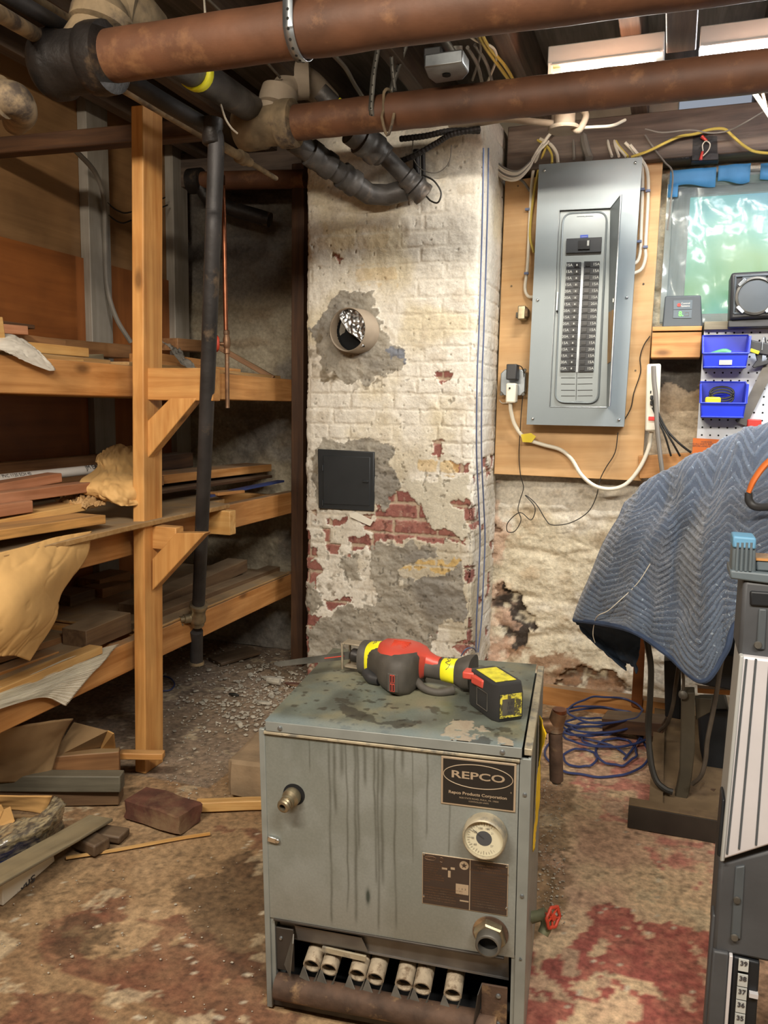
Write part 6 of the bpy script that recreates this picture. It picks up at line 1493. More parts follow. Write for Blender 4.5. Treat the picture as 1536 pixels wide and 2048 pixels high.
# blue-white pair on the chimney side
for i, (off, lab) in enumerate(((0, 'left of two thin blue wires running down the chimney corner'), (10, 'right of two thin blue wires running down the chimney corner'))):
    P = [(967, 296), (965, 420), (961, 560), (957, 680), (954, 760), (953, 900), (957, 1000), (960, 1080), (956, 1180), (953, 1240), (952, 1305)]
    P = [at(x + off * (1 if k < 10 else .4), y, X=-.640) for k, (x, y) in enumerate(P)]
    one(MB().tube(P, .0028, 6, 5), 'wire', 'wire_bluegray', lab, 'wire', 'blue wires on the chimney corner')
one(MB().tube([at(952, 1303, X=-.63), at(946, 1296, Y=2.72), at(932, 1298, Y=2.68), at(922, 1312, Y=2.68)], .0025, 6, 5), 'wire', 'wire_bluegray', 'short arc of blue wire at the foot of the chimney corner', 'wire')
cable('thin pale wire wandering down the wall between chimney and backboard', [(1000, 360, 3.15), (990, 420, 3.15), (998, 540, 3.15), (1001, 600, 3.15), (985, 690, 3.15), (992, 760, 3.15), (1000, 802, 3.13), (1015, 806, 3.11)], .0022, 'wire_white', name='wire')
# ---- small things on the backboard
t = thing('doorbell_transformer', 'small brass-coloured transformer at the left edge of the breaker panel', 'transformer', at(1046, 642, Y=3.11))
a = at(1046, 627, Y=3.10); MB().box((a.x, 3.095, a.z), (.028, .06, .05)).build('core', 'brass', parent=t, bevel=.003); MB().box((a.x + .008, 3.09, a.z), (.03, .045, .034)).build('winding', 'rust', parent=t, bevel=.006)
MB().box((a.x - .022, 3.122, a.z - .003), (.016, .01, .02)).build('mounting_ear', 'galv_dull', parent=t, bevel=.001)
t = thing('outlet_box', 'grey metal outlet box on the lower left of the backboard', 'outlet', at(1025, 790, Y=3.12))
oc = at(1026, 765, Y=3.09); w, h = .048, .050; c_ = .016
mb = MB().prism([V((oc.x + x, 3.085, oc.z + z)) for x, z in ((-w, -h + c_), (-w, h - c_), (-w + c_, h), (w - c_, h), (w, h - c_), (w, -h + c_), (w - c_, -h), (-w + c_, -h))], (0, .044, 0)); mb.build('box_body', 'galv', parent=t, bevel=.003)
for x, z in ((w - .004, h - .004), (w - .006, -h + .006), (-w + .006, -h + .006)): MB().lathe([(.007, 0), (.006, .003)], (oc.x + x, 3.084, oc.z + z), (0, -1, 0), 12).build('screw', 'galv_dull', parent=t)
a = at(1024, 744, Y=3.04); one(MB().box((a.x, 3.055, a.z), (.040, .055, .058)), 'power_adapter', 'black_plastic', 'black plug-in power adapter on the outlet box', 'adapter', bevel=.004)
a = at(1022, 786, Y=3.04); t = thing('extension_cord', 'white extension cord with a yellow tag drooping from outlet box to power strip', 'cord', (a.x, 3.06, a.z - .04))
MB().box((a.x, 3.058, a.z), (.038, .05, .074)).build('plug', 'cord_white', parent=t, bevel=.006); MB().box((a.x - .004, 3.03, a.z + .018), (.006, .004, .006)).build('test_button', 'soot_shade', parent=t)
MB().tube([at(x, y, Y=Y) for x, y, Y in ((1021, 805, 3.06), (1022, 822, 3.07), (1030, 850, 3.09), (1050, 876, 3.10), (1085, 889, 3.10), (1120, 899, 3.10), (1143, 918, 3.10), (1163, 950, 3.09), (1190, 972, 3.09), (1222, 978, 3.09), (1252, 968, 3.09), (1278, 938, 3.09), (1296, 900, 3.09), (1303, 864, 3.09))], .0075, 12, 6).build('flex', 'cord_white', parent=t)
MB().prism([at(1042, 869, Y=3.085), at(1062, 866, Y=3.085), at(1072, 873, Y=3.085), at(1063, 885, Y=3.085), at(1045, 884, Y=3.085)], (0, .003, 0)).build('tag', 'tag_yellow', parent=t)
cable('thin black wire hanging in loops below the backboard from the adapter to the right', [(1030, 730, 3.04), (1044, 735, 3.06), (1048, 760, 3.09), (1043, 820, 3.10), (1041, 850, 3.09), (1038, 910, 3.11), (1041, 950, 3.11), (1047, 975, 3.12), (1040, 1000, 3.12), (1036, 1020, 3.11), (1042, 1040, 3.11), (1030, 1062, 3.11), (1015, 1063, 3.11), (1016, 1045, 3.11), (1040, 1025, 3.10), (1062, 1040, 3.10), (1070, 1015, 3.1), (1050, 990, 3.1), (1072, 1008, 3.1), (1092, 1040, 3.1), (1105, 1050, 3.1), (1140, 1046, 3.1), (1175, 1025, 3.1), (1192, 995, 3.1), (1200, 960, 3.1), (1212, 935, 3.1), (1230, 905, 3.1), (1236, 865, 3.1)], .0018, 'wire_black', name='wire')
cable('thin black wire running down the backboard from the wood block to the panel bottom', [(1300, 672, 3.12), (1288, 690, 3.12), (1280, 715, 3.12), (1281, 745, 3.12), (1268, 785, 3.12), (1262, 815, 3.12), (1250, 838, 3.12)], .0018, 'wire_black', name='wire')
# power strip
t = thing('power_strip', 'white power strip fixed upright at the right edge of the backboard', 'power strip', at(1306, 862, Y=3.08))
a, b_ = at(1308, 728, Y=3.07), at(1304, 862, Y=3.07)
MB().bar(a, b_, .048, .032, up=(0, -1, 0)).build('strip_body', 'cord_white', parent=t, bevel=.006)
sd_ = V((1, 0, 0)); dn = (b_ - a)
for f in (.42, .50, .58):
    c = a + dn * f; 
    mb = MB(); mb.box((c.x - .004, 3.048, c.z), (.010, .010, .016)); mb.build('plug_head', 'black_plastic', parent=t, bevel=.003) if f > .45 else MB().box((c.x - .008, 3.0535, c.z), (.004, .002, .01)).build('socket_slot', 'soot_shade', parent=t)
c = a + dn * .81; MB().box((c.x, 3.051, c.z), (.026, .006, .013)).build('rocker_switch', 'led_red', parent=t, bevel=.001)
cable('thick grey cord hanging down over the power strip', [(1307, 732, 3.03), (1308, 760, 3.03), (1312, 800, 3.025), (1314, 850, 3.02), (1319, 900, 3.02), (1325, 950, 3.02), (1330, 1000, 3.02)], .008, 'wire_gray')
cable('dark cord bending right from the power strip toward the blanket', [(1305, 800, 3.03), (1318, 830, 3.03), (1335, 862, 3.03), (1360, 888, 3.03), (1382, 905, 3.04)], .004, 'wire_black')
cable('dark cord falling steeply from the power strip to the lower rail', [(1305, 815, 3.03), (1316, 840, 3.03), (1330, 872, 3.03), (1342, 912, 3.05)], .0035, 'wire_black')
cable('second steep dark cord beside it ending at the lower rail', [(1305, 808, 3.035), (1325, 850, 3.03), (1345, 885, 3.03), (1360, 912, 3.05)], .0035, 'wire_black')
# ---- wooden rails
one(MB().bar(at(1278, 934, Y=3.12), at(1480, 922, Y=3.12), .03, .085), 'wall_rail', 'pine_rail', 'pine rail on the wall to the right below the power strip', 'board', bevel=.002)
blk = thing('window_block', 'pine block shelf under the window holding the small dark box', 'wood block', at(1352, 716, Y=3.06))
p0, p1 = at(1303, 688, Y=3.05), at(1402, 686, Y=3.05); p1.z = p0.z
MB().bar(p0 + V((0, .05, -.004)), p1 + V((0, .05, -.004)), .10, .088).build('block_body', 'pine_rail', parent=blk, bevel=.002)
MB().bar(p0 + V((0, .05, .052)), p1 + V((0, .05, .052)), .11, .016).build('top_board', 'pine_rail', parent=blk, bevel=.002)
one(MB().bb(.085, 1.3, 3.03, 3.19, 1.385, 1.413), 'window_shelf', 'gray_wood', 'shelf board under the window carrying the radio', 'board', bevel=.002)
bx = thing('alarm_box', 'small dark grey electronic box with a red logo and green display on the wood block', 'electronic box', at(1365, 656, Y=3.05))
P = [at(x, y, Y=3.06) for x, y in ((1330, 592), (1402, 590), (1405, 654), (1324, 655))]; P[2].z = P[3].z
MB().prism(P, (0, .05, 0)).build('case', 'gray_plastic', parent=bx, bevel=.005)
f0 = [at(x, y, Y=3.0588) for x, y in ((1347, 601), (1385, 600), (1384, 618), (1347, 619))]; MB().prism(f0, (0, -.0012, 0)).build('logo_plate', 'slate_plastic', parent=bx)
f1 = [at(x, y, Y=3.0588) for x, y in ((1347, 620), (1384, 619), (1383, 636), (1346, 636))]; MB().prism(f1, (0, -.0012, 0)).build('display', 'slate_plastic', parent=bx)
c = at(1358, 610, Y=3.057); MB().lathe([(.0065, 0), (.0065, .001)], c, (0, -1, 0), 6).build('logo_mark', 'red_plastic', parent=bx)
c = at(1371, 609, Y=3.0568); mb = MB(); mb.text('Control', c + V((0, 0, .004)), (1, 0, 0), (0, 0, 1), .009, .0006); mb.text('Systems', c + V((0, 0, -.005)), (1, 0, 0), (0, 0, 1), .009, .0006); mb.build('logo_text', 'white_plastic', parent=bx)
c = at(1362, 628, Y=3.0568); MB().text('8.', c, (1, 0, 0), (0, 0, 1), .024, .0008).build('digits', 'led_green', parent=bx)
c = at(1374, 628, Y=3.0568); mb = MB(); mb.tube([c + V((-.006, 0, -.006)), c + V((.006, 0, -.006)), c + V((.006, 0, .005)), c + V((-.006, 0, .005))], .0006, 5, closed=True); mb.build('icon', 'gray_wood', parent=bx)
# radio
ra = thing('radio', 'black portable speaker radio with a round grille standing under the window', 'radio', at(1500, 650, Y=3.04))
P = [at(x, y, Y=2.98) for x, y in ((1462, 545), (1620, 537), (1618, 632), (1459, 640))]
MB().prism(P, (0, .12, 0)).build('housing', 'black_plastic', parent=ra, bevel=.010)
P = [at(x, y, Y=2.979) for x, y in ((1471, 553), (1620, 546), (1618, 622), (1468, 627))]
mb = MB()
for i in range(4): mb.tube([P[i], P[(i + 1) % 4]], .004, 8)
mb.build('face_frame', 'gray_plastic', parent=ra)
c = at(1511, 592, Y=2.976); MB().lathe([(.062, 0), (.062, .006), (.055, .009), (.053, .004)], c, (0, -1, 0), 40, open_=True).build('speaker_ring', 'galv_dull', parent=ra, smooth=50)
MB().lathe([(.053, .004), (.03, .007), (.0001, .008)], c, (0, -1, 0), 32, open_=True).build('speaker_cone', 'gray_plastic', parent=ra, smooth=60)
mb = MB()
for an in (225, 315, 45, 135): q = c + V((math.cos(math.radians(an)) * .062, -.006, math.sin(math.radians(an)) * .062)); MB().box(q, (.03, .008, .012), Matrix.Rotation(-math.radians(an + 90), 3, 'Y')).build('ring_clip', 'galv', parent=ra, bevel=.002)
P = [at(x, y, Y=2.99) for x, y in ((1457, 641), (1618, 634), (1618, 652), (1456, 655))]; MB().prism(P, (0, .11, 0)).build('foot', 'black_plastic', parent=ra, bevel=.003)
MB().box(at(1508, 556, Y=2.974), (.07, .004, .008)).build('badge', 'gray_plastic', parent=ra)
# pegboard
YG = 3.06
pt = at(1405, 656, Y=YG); xg0 = at(1400, 780, Y=YG).x; z1 = pt.z; z0 = at(1395, 960, Y=YG).z
peg = thing('pegboard', 'white perforated pegboard below the window shelf', 'pegboard', (xg0, YG, z0))
MB().bb(xg0, 1.2, YG, YG + .006, z0, z1).build('board_sheet', 'pegboard', parent=peg)
mb = MB(); z = z1 - .018; k = 0
while z > z0 + .01:
    x = xg0 + .016
    while x < .62: mb.lathe([(.0033, 0), (.0033, .0006)], (x, YG, z), (0, -1, 0), 8); x += .0272
    z -= .0272; k += 1
stuff(mb.build('peg_holes', 'hole_dark', parent=peg))
def bin_(label, px0, px1, pyt, pym, pyb):
    yb_, yf = YG - .002, YG - .105
    xa = at(px0, pym, Y=yf).x; xb = at(px1, pym, Y=yf).x; zt = at(px0, pyt, Y=yb_).z; zm = at(px0, pym, Y=yf).z; zb = at(px0, pyb, Y=yf).z
    t = thing('parts_bin', label, 'bin', ((xa + xb) / 2, YG - .05, zb), group='blue parts bins on the pegboard')
    s = .004; ta = .008
    mb = MB(); mb.prism([V((xa, yb_, zb)), V((xa, yf, zb)), V((xb, yf, zb)), V((xb, yb_, zb))], (0, 0, s)); mb.build('bin_floor', 'blue_plastic', parent=t)
    mb = MB(); mb.prism([V((xa - ta, yb_, zt)), V((xb + ta, yb_, zt)), V((xb, yb_, zb)), V((xa, yb_, zb))], (0, -s, 0)); mb.build('back_wall', 'blue_plastic', parent=t)
    for x, sg in ((xa, -1), (xb, 1)):
        mb = MB(); mb.prism([V((x + sg * ta, yb_, zt)), V((x, yb_, zb)), V((x, yf, zb)), V((x + sg * ta * .6, yf - .004, zm)), V((x + sg * ta, yf + .018, zt - .012))], (-sg * s, 0, 0)); mb.build('side_wall', 'blue_plastic', parent=t)
    mb = MB(); mb.prism([V((xa - ta * .6, yf - .004, zm)), V((xb + ta * .6, yf - .004, zm)), V((xb, yf, zb)), V((xa, yf, zb))], (0, s, 0)); mb.build('front_wall', 'blue_plastic', parent=t)
    for a_, b_ in ((V((xa - ta * .6, yf - .005, zm)), V((xb + ta * .6, yf - .005, zm))), (V((xa - ta, yf + .014, zt - .01)), V((xa - ta * .7, yf - .004, zm))), (V((xb + ta, yf + .014, zt - .01)), V((xb + ta * .7, yf - .004, zm))), (V((xa, yf - .003, zb + .001)), V((xb, yf - .003, zb + .001))), (V((xa - ta, yb_ - .003, zt)), V((xb + ta, yb_ - .003, zt)))):
        MB().tube([a_, b_], .003, 8).build('rim_bead', 'blue_plastic', parent=t)
    return t, (xa, xb, yf, yb_, zm, zb)
t1, g1 = bin_('upper blue plastic parts bin on the pegboard, with a small label holder', 1409, 1494, 672, 707, 735)
c = at(1451, 725, Y=g1[2]); MB().box((c.x, g1[2] - .004, c.z), (.040, .004, .016)).build('label_holder', 'lamp_metal', parent=t1)
t2, g2 = bin_('lower blue plastic parts bin on the pegboard, holding wire', 1404, 1489, 764, 806, 834)
one(MB().tube([V((g1[0] + .02, g1[2] + .04, g1[4] - .004)), V((g1[0] + .06, g1[2] + .03, g1[4] + .008)), V((g1[1] - .05, g1[2] + .03, g1[4] + .002))], .010, 10, 5), 'cable_bundle', 'grass_green', 'green item poking out of the upper blue bin', 'bundle')
one(MB().box((g2[0] + .035, g2[2] + .035, g2[4] + .006), (.05, .04, .03)), 'spool', 'yellow_plastic', 'yellow spool in the lower blue bin', 'spool', bevel=.006)
mb = MB(); c = V((g2[0] + .062, g2[2] + .04, g2[4] + .028))
for k in range(3): mb.tube([c + V((math.cos(i * PI / 8) * .038, 0, math.sin(i * PI / 8) * .02 + k * .009 - .01)) for i in range(16)], .0035, 6, closed=True)
one(mb, 'wire_coil', 'wire_black', 'coil of black wire standing in the lower blue bin', 'coil')
# clamp tool, steel square, red item, orange card
cl = thing('bar_clamp', 'black and green clamp hanging on the pegboard at the right edge', 'clamp', at(1512, 700, Y=3.0))
a, b_ = at(1498, 692, Y=3.01), at(1600, 712, Y=3.01); MB().bar(a, b_, .02, .04).build('bar_body', 'black_plastic', parent=cl, bevel=.004)
a, b_ = at(1500, 700, Y=2.995), at(1518, 706, Y=2.995); MB().bar(a, b_, .01, .012).build('green_label', 'yellow_plastic', parent=cl, bevel=.002)
MB().prism([at(x, y, Y=3.01) for x, y in ((1510, 705), (1525, 708), (1524, 722), (1540, 718), (1536, 728), (1508, 736), (1504, 733), (1514, 720))], (0, .012, 0)).build('jaw', 'black_plastic', parent=cl, bevel=.002)
MB().tube([at(1524, 700, Y=2.99), at(1526, 680, Y=2.99), at(1530, 675, Y=3.0), at(1532, 690, Y=3.04)], .002, 6, 4).build('hook', 'galv', parent=cl)
one(MB().bar(at(1482, 848, Y=3.04), at(1560, 690, Y=3.04), .004, .036, up=(1, 0, .4)), 'steel_rule', 'steel_ruler', 'grey steel rule leaning diagonally across the pegboard', 'ruler')
rd = thing('red_tool_holder', 'red and white plastic clip on the pegboard just above the blanket', 'clip', at(1508, 880, Y=3.04))
a = at(1508, 849, Y=3.04); MB().box((a.x, 3.045, a.z), (.045, .024, .036)).build('clip_body', 'red_plastic', parent=rd, bevel=.004)
mb = MB(); a = at(1498, 864, Y=3.04); b_ = at(1520, 864, Y=3.04); mb.box((a.x, 3.045, a.z - .02), (.008, .02, .05)); mb.box((b_.x, 3.045, a.z - .02), (.008, .02, .05)); mb.box(((a.x + b_.x) / 2, 3.045, a.z), (.03, .02, .008)); mb.build('clip_arms', 'white_plastic', parent=rd, bevel=.002)
oc_ = thing('warning_card', 'orange card with small black print hanging at the foot of the pegboard', 'card', at(1410, 905, Y=3.04))
P = [at(x, y, Y=3.045) for x, y in ((1386, 876), (1441, 879), (1437, 915), (1384, 915))]; MB().prism(P, (0, .0015, 0)).build('card_sheet', 'orange_card', parent=oc_)
mb = MB(); c = at(1413, 884, Y=3.0445); 
for i, s_ in enumerate(('WARNING', 'READ ALL SAFETY INSTRUCTIONS', 'BEFORE USING THIS TOOL')): mb.text(s_, c - V((0, 0, i * .0075)), (1, 0, 0), (0, 0, 1), .0075, .0004)
mb.build('print', 'ink', parent=oc_)

# ---- ceiling electrics
bxc = thing('ceiling_junction_box', 'galvanised junction box with a red button hanging by a conduit under the joists', 'junction box', at(890, 140, Y=2.05))
P = [at(x, y, Y=2.05) for x, y in ((848, 136), (905, 119), (931, 132), (938, 143), (926, 158), (876, 168), (856, 152))]
q = [at(x, y, Z=2.02) for x, y in ((848, 136), (925, 125), (938, 146), (926, 160), (872, 168), (856, 156))]
MB().prism(q, (0, 0, .035)).build('box_body', 'galv', parent=bxc, bevel=.004)
c = at(893, 150, Z=2.019); MB().lathe([(.012, 0), (.012, .002)], c, (0, 0, -1), 16).build('knockout', 'soot_shade', parent=bxc)
MB().box(at(885, 113, Z=2.065), (.028, .02, .014)).build('red_button', 'red_plastic', parent=bxc, bevel=.003)
MB().box(at(868, 126, Z=2.045) + V((0, 0, .02)), (.05, .04, .03)).build('switch_block', 'black_plastic', parent=bxc, bevel=.004)
a0_, a1_ = at(912, 118, Z=2.07), at(872, 58, Z=2.11); MB().tube([a0_, a1_, a1_ + (a1_ - a0_)], .013, 14).build('conduit', 'galv_dull', parent=bxc); MB().lathe([(.020, 0), (.020, .03)], a0_, (0, -.3, 1), 16).build('conduit_fitting', 'galv_dull', parent=bxc)
rb = thing('round_junction_box', 'round plastic junction box with conduits below the second drain pipe above the panel', 'junction box', at(1125, 270, Y=2.7))
c = at(1128, 262, Y=2.7); MB().lathe([(.048, 0), (.050, .003), (.050, .010), (.046, .013), (.033, .014), (.033, .05)], c, (0, 0, 1), 28).build('box_body', 'clay', parent=rb, smooth=40)
MB().tube([at(1112, 248, Y=2.7), at(1060, 243, Y=2.7), at(1010, 238, Y=2.72), at(955, 246, Y=2.76), at(900, 250, Y=2.8)], .011, 12, 5).build('left_conduit', 'clay', parent=rb)
MB().tube([at(1140, 250, Y=2.7), at(1155, 262, Y=2.69), at(1165, 250, Y=2.69), at(1172, 230, Y=2.7), at(1160, 215, Y=2.72)], .010, 12, 5).build('right_conduit', 'clay', parent=rb)
cable('short white cable leaving the round junction box to the right', [(1150, 256, 2.69), (1190, 254, 2.72), (1225, 251, 2.76), (1250, 240, 2.85)], .005, 'cord_white')
def bx_(label, pts, r=.009):
    P = catmull([at(x, y, Y=Y) for x, y, Y in pts], 14); rr_ = [r * (1 + .16 * (i % 2)) for i in range(len(P))]
    return one(MB().tube(P, rr_, 10), 'armored_cable', 'pipe_steel', label, 'cable', smooth=20)
bx_('dark armoured cable arching above the chimney from left to right', [(770, 330, 2.75), (820, 315, 2.72), (870, 288, 2.72), (905, 268, 2.72), (960, 258, 2.76)])
bx_('second dark armoured cable just above the first over the chimney', [(800, 278, 2.72), (850, 272, 2.72), (900, 262, 2.74), (960, 262, 2.78)])
bx_('upper armoured stub left of the open junction box above the window', [(1330, 302, 3.1), (1350, 299, 3.1), (1378, 298, 3.1)], .007)
bx_('lower armoured stub left of the open junction box above the window', [(1330, 317, 3.1), (1350, 315, 3.1), (1378, 314, 3.1)], .007)
ob = thing('open_junction_box', 'open dark junction box with red wire nuts above the window', 'junction box', at(1408, 318, Y=3.1))
P = [at(x, y, Y=3.09) for x, y in ((1384, 270), (1436, 270), (1438, 320), (1382, 322))]
mb = MB().prism(P, (0, .05, 0)); mb.build('box_body', 'iron_black', parent=ob, bevel=.003)
mb = MB()
for a, b_ in (((1403, 273), (1414, 282)), ((1401, 320), (1405, 303))): p, q_ = at(*a, Y=3.075), at(*b_, Y=3.075); MB().tube([p, q_], [.006, .004], 10).build('wire_nut', 'red_plastic', parent=ob)
MB().tube([at(1406, 302, Y=3.07), at(1405, 290, Y=3.07), at(1412, 282, Y=3.07), at(1420, 288, Y=3.07), at(1417, 300, Y=3.07), at(1406, 312, Y=3.07)], .002, 6, 5).build('pale_wire', 'wire_white', parent=ob)
cable('yellow cable looping across above the window to the right edge', [(1262, 314, 3.06), (1295, 303, 3.06), (1330, 286, 3.06), (1360, 273, 3.06), (1390, 268, 3.06), (1420, 259, 3.05), (1448, 258, 3.05), (1465, 272, 3.05), (1490, 293, 3.05), (1520, 305, 3.05), (1600, 308, 3.05)], .0048, 'wire_yellow')
cable('thin grey wire swaying above the yellow cable over the window', [(1290, 258, 3.0), (1325, 265, 3.0), (1380, 260, 3.0), (1420, 266, 3.0), (1455, 262, 3.0), (1490, 245, 2.95), (1540, 215, 2.9)], .0025, 'wire_gray', name='wire')
cable('grey cable slanting down to the upper left corner of the window', [(1290, 270, 3.08), (1310, 300, 3.08), (1330, 325, 3.08), (1345, 345, 3.1), (1342, 400, 3.12), (1335, 460, 3.12)], .003, 'wire_gray')
one(MB().tube([at(1490, 162, Y=2.5), at(1515, 195, Y=2.5), at(1545, 240, Y=2.5)], .006, 8, 4), 'cable', 'cord_white', 'bright white cable dropping at the right edge below the brighter lamp', 'cable')
one(MB().tube([at(1498, 160, Y=2.52), at(1522, 180, Y=2.52), at(1532, 215, Y=2.5)], .004, 8, 4), 'cable', 'copper_dull', 'pinkish cable beside the bright white cable at the right edge', 'cable')
# yellow and white cables between ceiling and pipe
CE = 'cables running along the joist right of the ceiling box'
for i, (pts, m_, r_) in enumerate((([(948, 40), (965, 85), (1000, 135), (1022, 165)], 'wire_yellow', .0055), ([(955, 45), (975, 90), (1010, 132), (1030, 165)], 'wire_yellow', .005), ([(915, 52), (950, 80), (985, 95), (992, 120), (975, 165)], 'wire_white', .004), ([(925, 52), (955, 75), (960, 110), (945, 160)], 'wire_gray', .004), ([(950, 90), (972, 125), (985, 165)], 'wire_gray', .005), ([(935, 95), (955, 130), (965, 170)], 'wire_gray', .0055))):
    P = [at(x, y, Z=2.12) if k < len(pts) - 1 else at(x, y, Z=2.13) for k, (x, y) in enumerate(pts)]
    one(MB().tube(P, r_, 8, 5), 'cable', m_, ['brighter yellow cable running along the joist right of the ceiling box', 'second yellow cable beside the brighter one under the joists', 'white cable curling down beside the ceiling box to the second pipe', 'thin grey cable curving close to the ceiling box', 'grey cable straight along the joist just left of the yellow pair', 'dusty grey cable nearest the ceiling box along the joist'][i], 'cable', CE)
one(MB().tube([at(268, -5, Z=2.1), at(415, 36, Z=2.08)] if 0 else [at(408, -8, Z=2.12), at(411, 38, Z=1.95)], .0025, 6), 'wire', 'wire_white', 'short white wire hanging vertically onto the nearest drain pipe', 'wire')
one(MB().tube([at(412, -5, Z=2.12), at(470, 50, Z=2.12), at(560, 155, Z=2.12)], .004, 6), 'cable', 'wire_gray', 'grey cable running under the joists behind the nearest drain pipe', 'cable')
one(MB().tube([at(655, 98, Z=2.12), at(690, 135, Z=2.12), at(710, 170, Z=2.12), at(728, 198, Z=2.12)], .007, 8, 5), 'cable', 'wire_gray', 'dusty cable slanting between the two big drain pipes', 'cable')
one(MB().tube([at(440, 203, Y=2.1), at(450, 235, Y=2.1), at(462, 255, Y=2.12), at(475, 267, Y=2.14)], .003, 6, 5), 'wire', 'wire_white', 'short pale wire curving down left of the second tee', 'wire')
cable('black wire looping at the chimney top where the pipes end', [(846, 350, 2.74), (868, 362, 2.72), (882, 385, 2.72), (876, 405, 2.72), (862, 402, 2.74), (852, 392, 2.75)], .003, 'wire_black', name='wire')
cable('thin wire dipping across the top of the chimney', [(826, 280, 2.76), (826, 315, 2.76), (845, 340, 2.76), (875, 345, 2.76), (898, 325, 2.76), (903, 290, 2.76)], .0018, 'wire_gray', name='wire')
# cables on the left wall
one(MB().tube([at(150, 300, X=-1.95), at(190, 345, X=-2.0), at(208, 400, X=-2.03), at(210, 480, X=-2.05), at(214, 570, X=-2.05), at(232, 635, X=-2.03), at(262, 685, X=-2.0)], .009, 8, 6), 'cable', 'wire_gray', 'dark thick cable curving down the left wall behind the post', 'cable')
one(MB().tube([at(214, 405, X=-2.06), at(235, 421, X=-2.06), at(262, 424, X=-2.06), at(330, 395, X=-2.06)], .003, 6, 5), 'wire', 'wire_black', 'upper thin wire drooping along the left wall behind the post', 'wire')
one(MB().tube([at(216, 430, X=-2.06), at(240, 445, X=-2.06), at(262, 441, X=-2.06), at(335, 410, X=-2.06)], .003, 6, 5), 'wire', 'wire_black', 'lower thin wire drooping along the left wall behind the post', 'wire')
# flue thimble and cleanout door in the chimney
ft = thing('flue_thimble', 'metal flue collar with a crumpled foil liner sticking out of the chimney', 'flue pipe', at(695, 660, Y=YC))
c = at(717, 663, Y=YC + .0); dF = V((-.2, -1, .0)).normalized()
mb = MB(); R_ = .080; mb.lathe([(R_ + .002, -.03), (R_, .072), (R_ - .003, .075), (R_ - .006, .072), (R_ - .006, .03)], c, dF, 48, open_=True); mb.build('collar', 'clay', parent=ft, smooth=50)
MB().lathe([(R_ - .006, .034), (R_ - .0065, .014), (.0001, .013)], c, dF, 40, open_=True).build('dark_bore', 'soot_shade', parent=ft, smooth=60)  # black disc close to the rim stands in for shade inside the flue
aF = V((0, 0, 1)); aF = (aF - dF * aF.dot(dF)).normalized(); bF = aF.cross(dF).normalized()
if bF.x < 0: bF = -bF
cf = c + dF * .070
Sp = [at(x, y, Y=cf.y) for x, y in ((668, 622), (681, 634), (690, 650), (699, 664), (712, 673), (722, 682), (727, 692), (730, 704))]
Rp = [cf + bF * math.cos(math.radians(a)) * .0735 + aF * math.sin(math.radians(a)) * .0735 for a in (108, 82, 56, 32, 8, -16, -38, -58)]
Sp[0] = Rp[0] - dF * .004; Sp[-1] = Rp[-1] - dF * .004
A = lattice([[p + dF * .004, p.lerp(q, .5) - dF * .006, q - dF * .012] for p, q in zip(Sp, Rp)], 70, 26, lambda U, W, A: (np.abs(fbm(U * 9, W * 4 + U * 5, 2, 61) - .5) * 4 - .6) * .004)
surf(A).build('foil_fold', 'foil', parent=ft, smooth=30, thick=.0006)
PS = catmull(Sp, 6); mb = MB(); mb.grid([[p + dF * .004 for p in PS], [p - dF * .05 - bF * .012 for p in PS]]); mb.build('foil_liner', 'soot_shade', parent=ft, smooth=60, thick=.0006)
MB().tube([p + dF * .004 for p in Sp], .0014, 6, 6).build('foil_edge', 'chrome', parent=ft)
cd = thing('cleanout_door', 'black metal cleanout door set in the chimney', 'access door', at(692, 1020, Y=YC))
F4 = [at(x, y, Y=YC - .012) for x, y in ((635, 898), (748, 904), (747, 1023), (637, 1017))]
MB().prism(F4, (0, .02, 0)).build('door_frame', 'door_black', parent=cd, bevel=.003)
D4 = [at(x, y, Y=YC - .015) for x, y in ((646, 911), (740, 914), (739, 1012), (646, 1008))]; MB().prism(D4, (0, .004, 0)).build('door_leaf', 'door_black', parent=cd, bevel=.002); dl = cd.children[-1]
a = at(731, 963, Y=YC - .018); MB().bar((a.x - .012, a.y, a.z), (a.x + .012, a.y, a.z), .006, .008).build('latch', 'door_black', parent=cd, bevel=.001)
mb = MB()
for q in (916 + 14, 1000): p = at(645, q, Y=YC - .017); mb.tube([p, p - V((0, 0, .022))], .003, 8)
mb.build('hinge', 'door_black', parent=cd)
P = [at(x, y, Y=YC - .016) for x, y in ((698, 1027), (712, 1025), (746, 1042), (740, 1052), (726, 1046), (700, 1034))]; one(MB().prism(P, (0, .006, 0)), 'paint_flake', 'paper_white', 'curled white paint flake hanging under the cleanout door', 'flake')
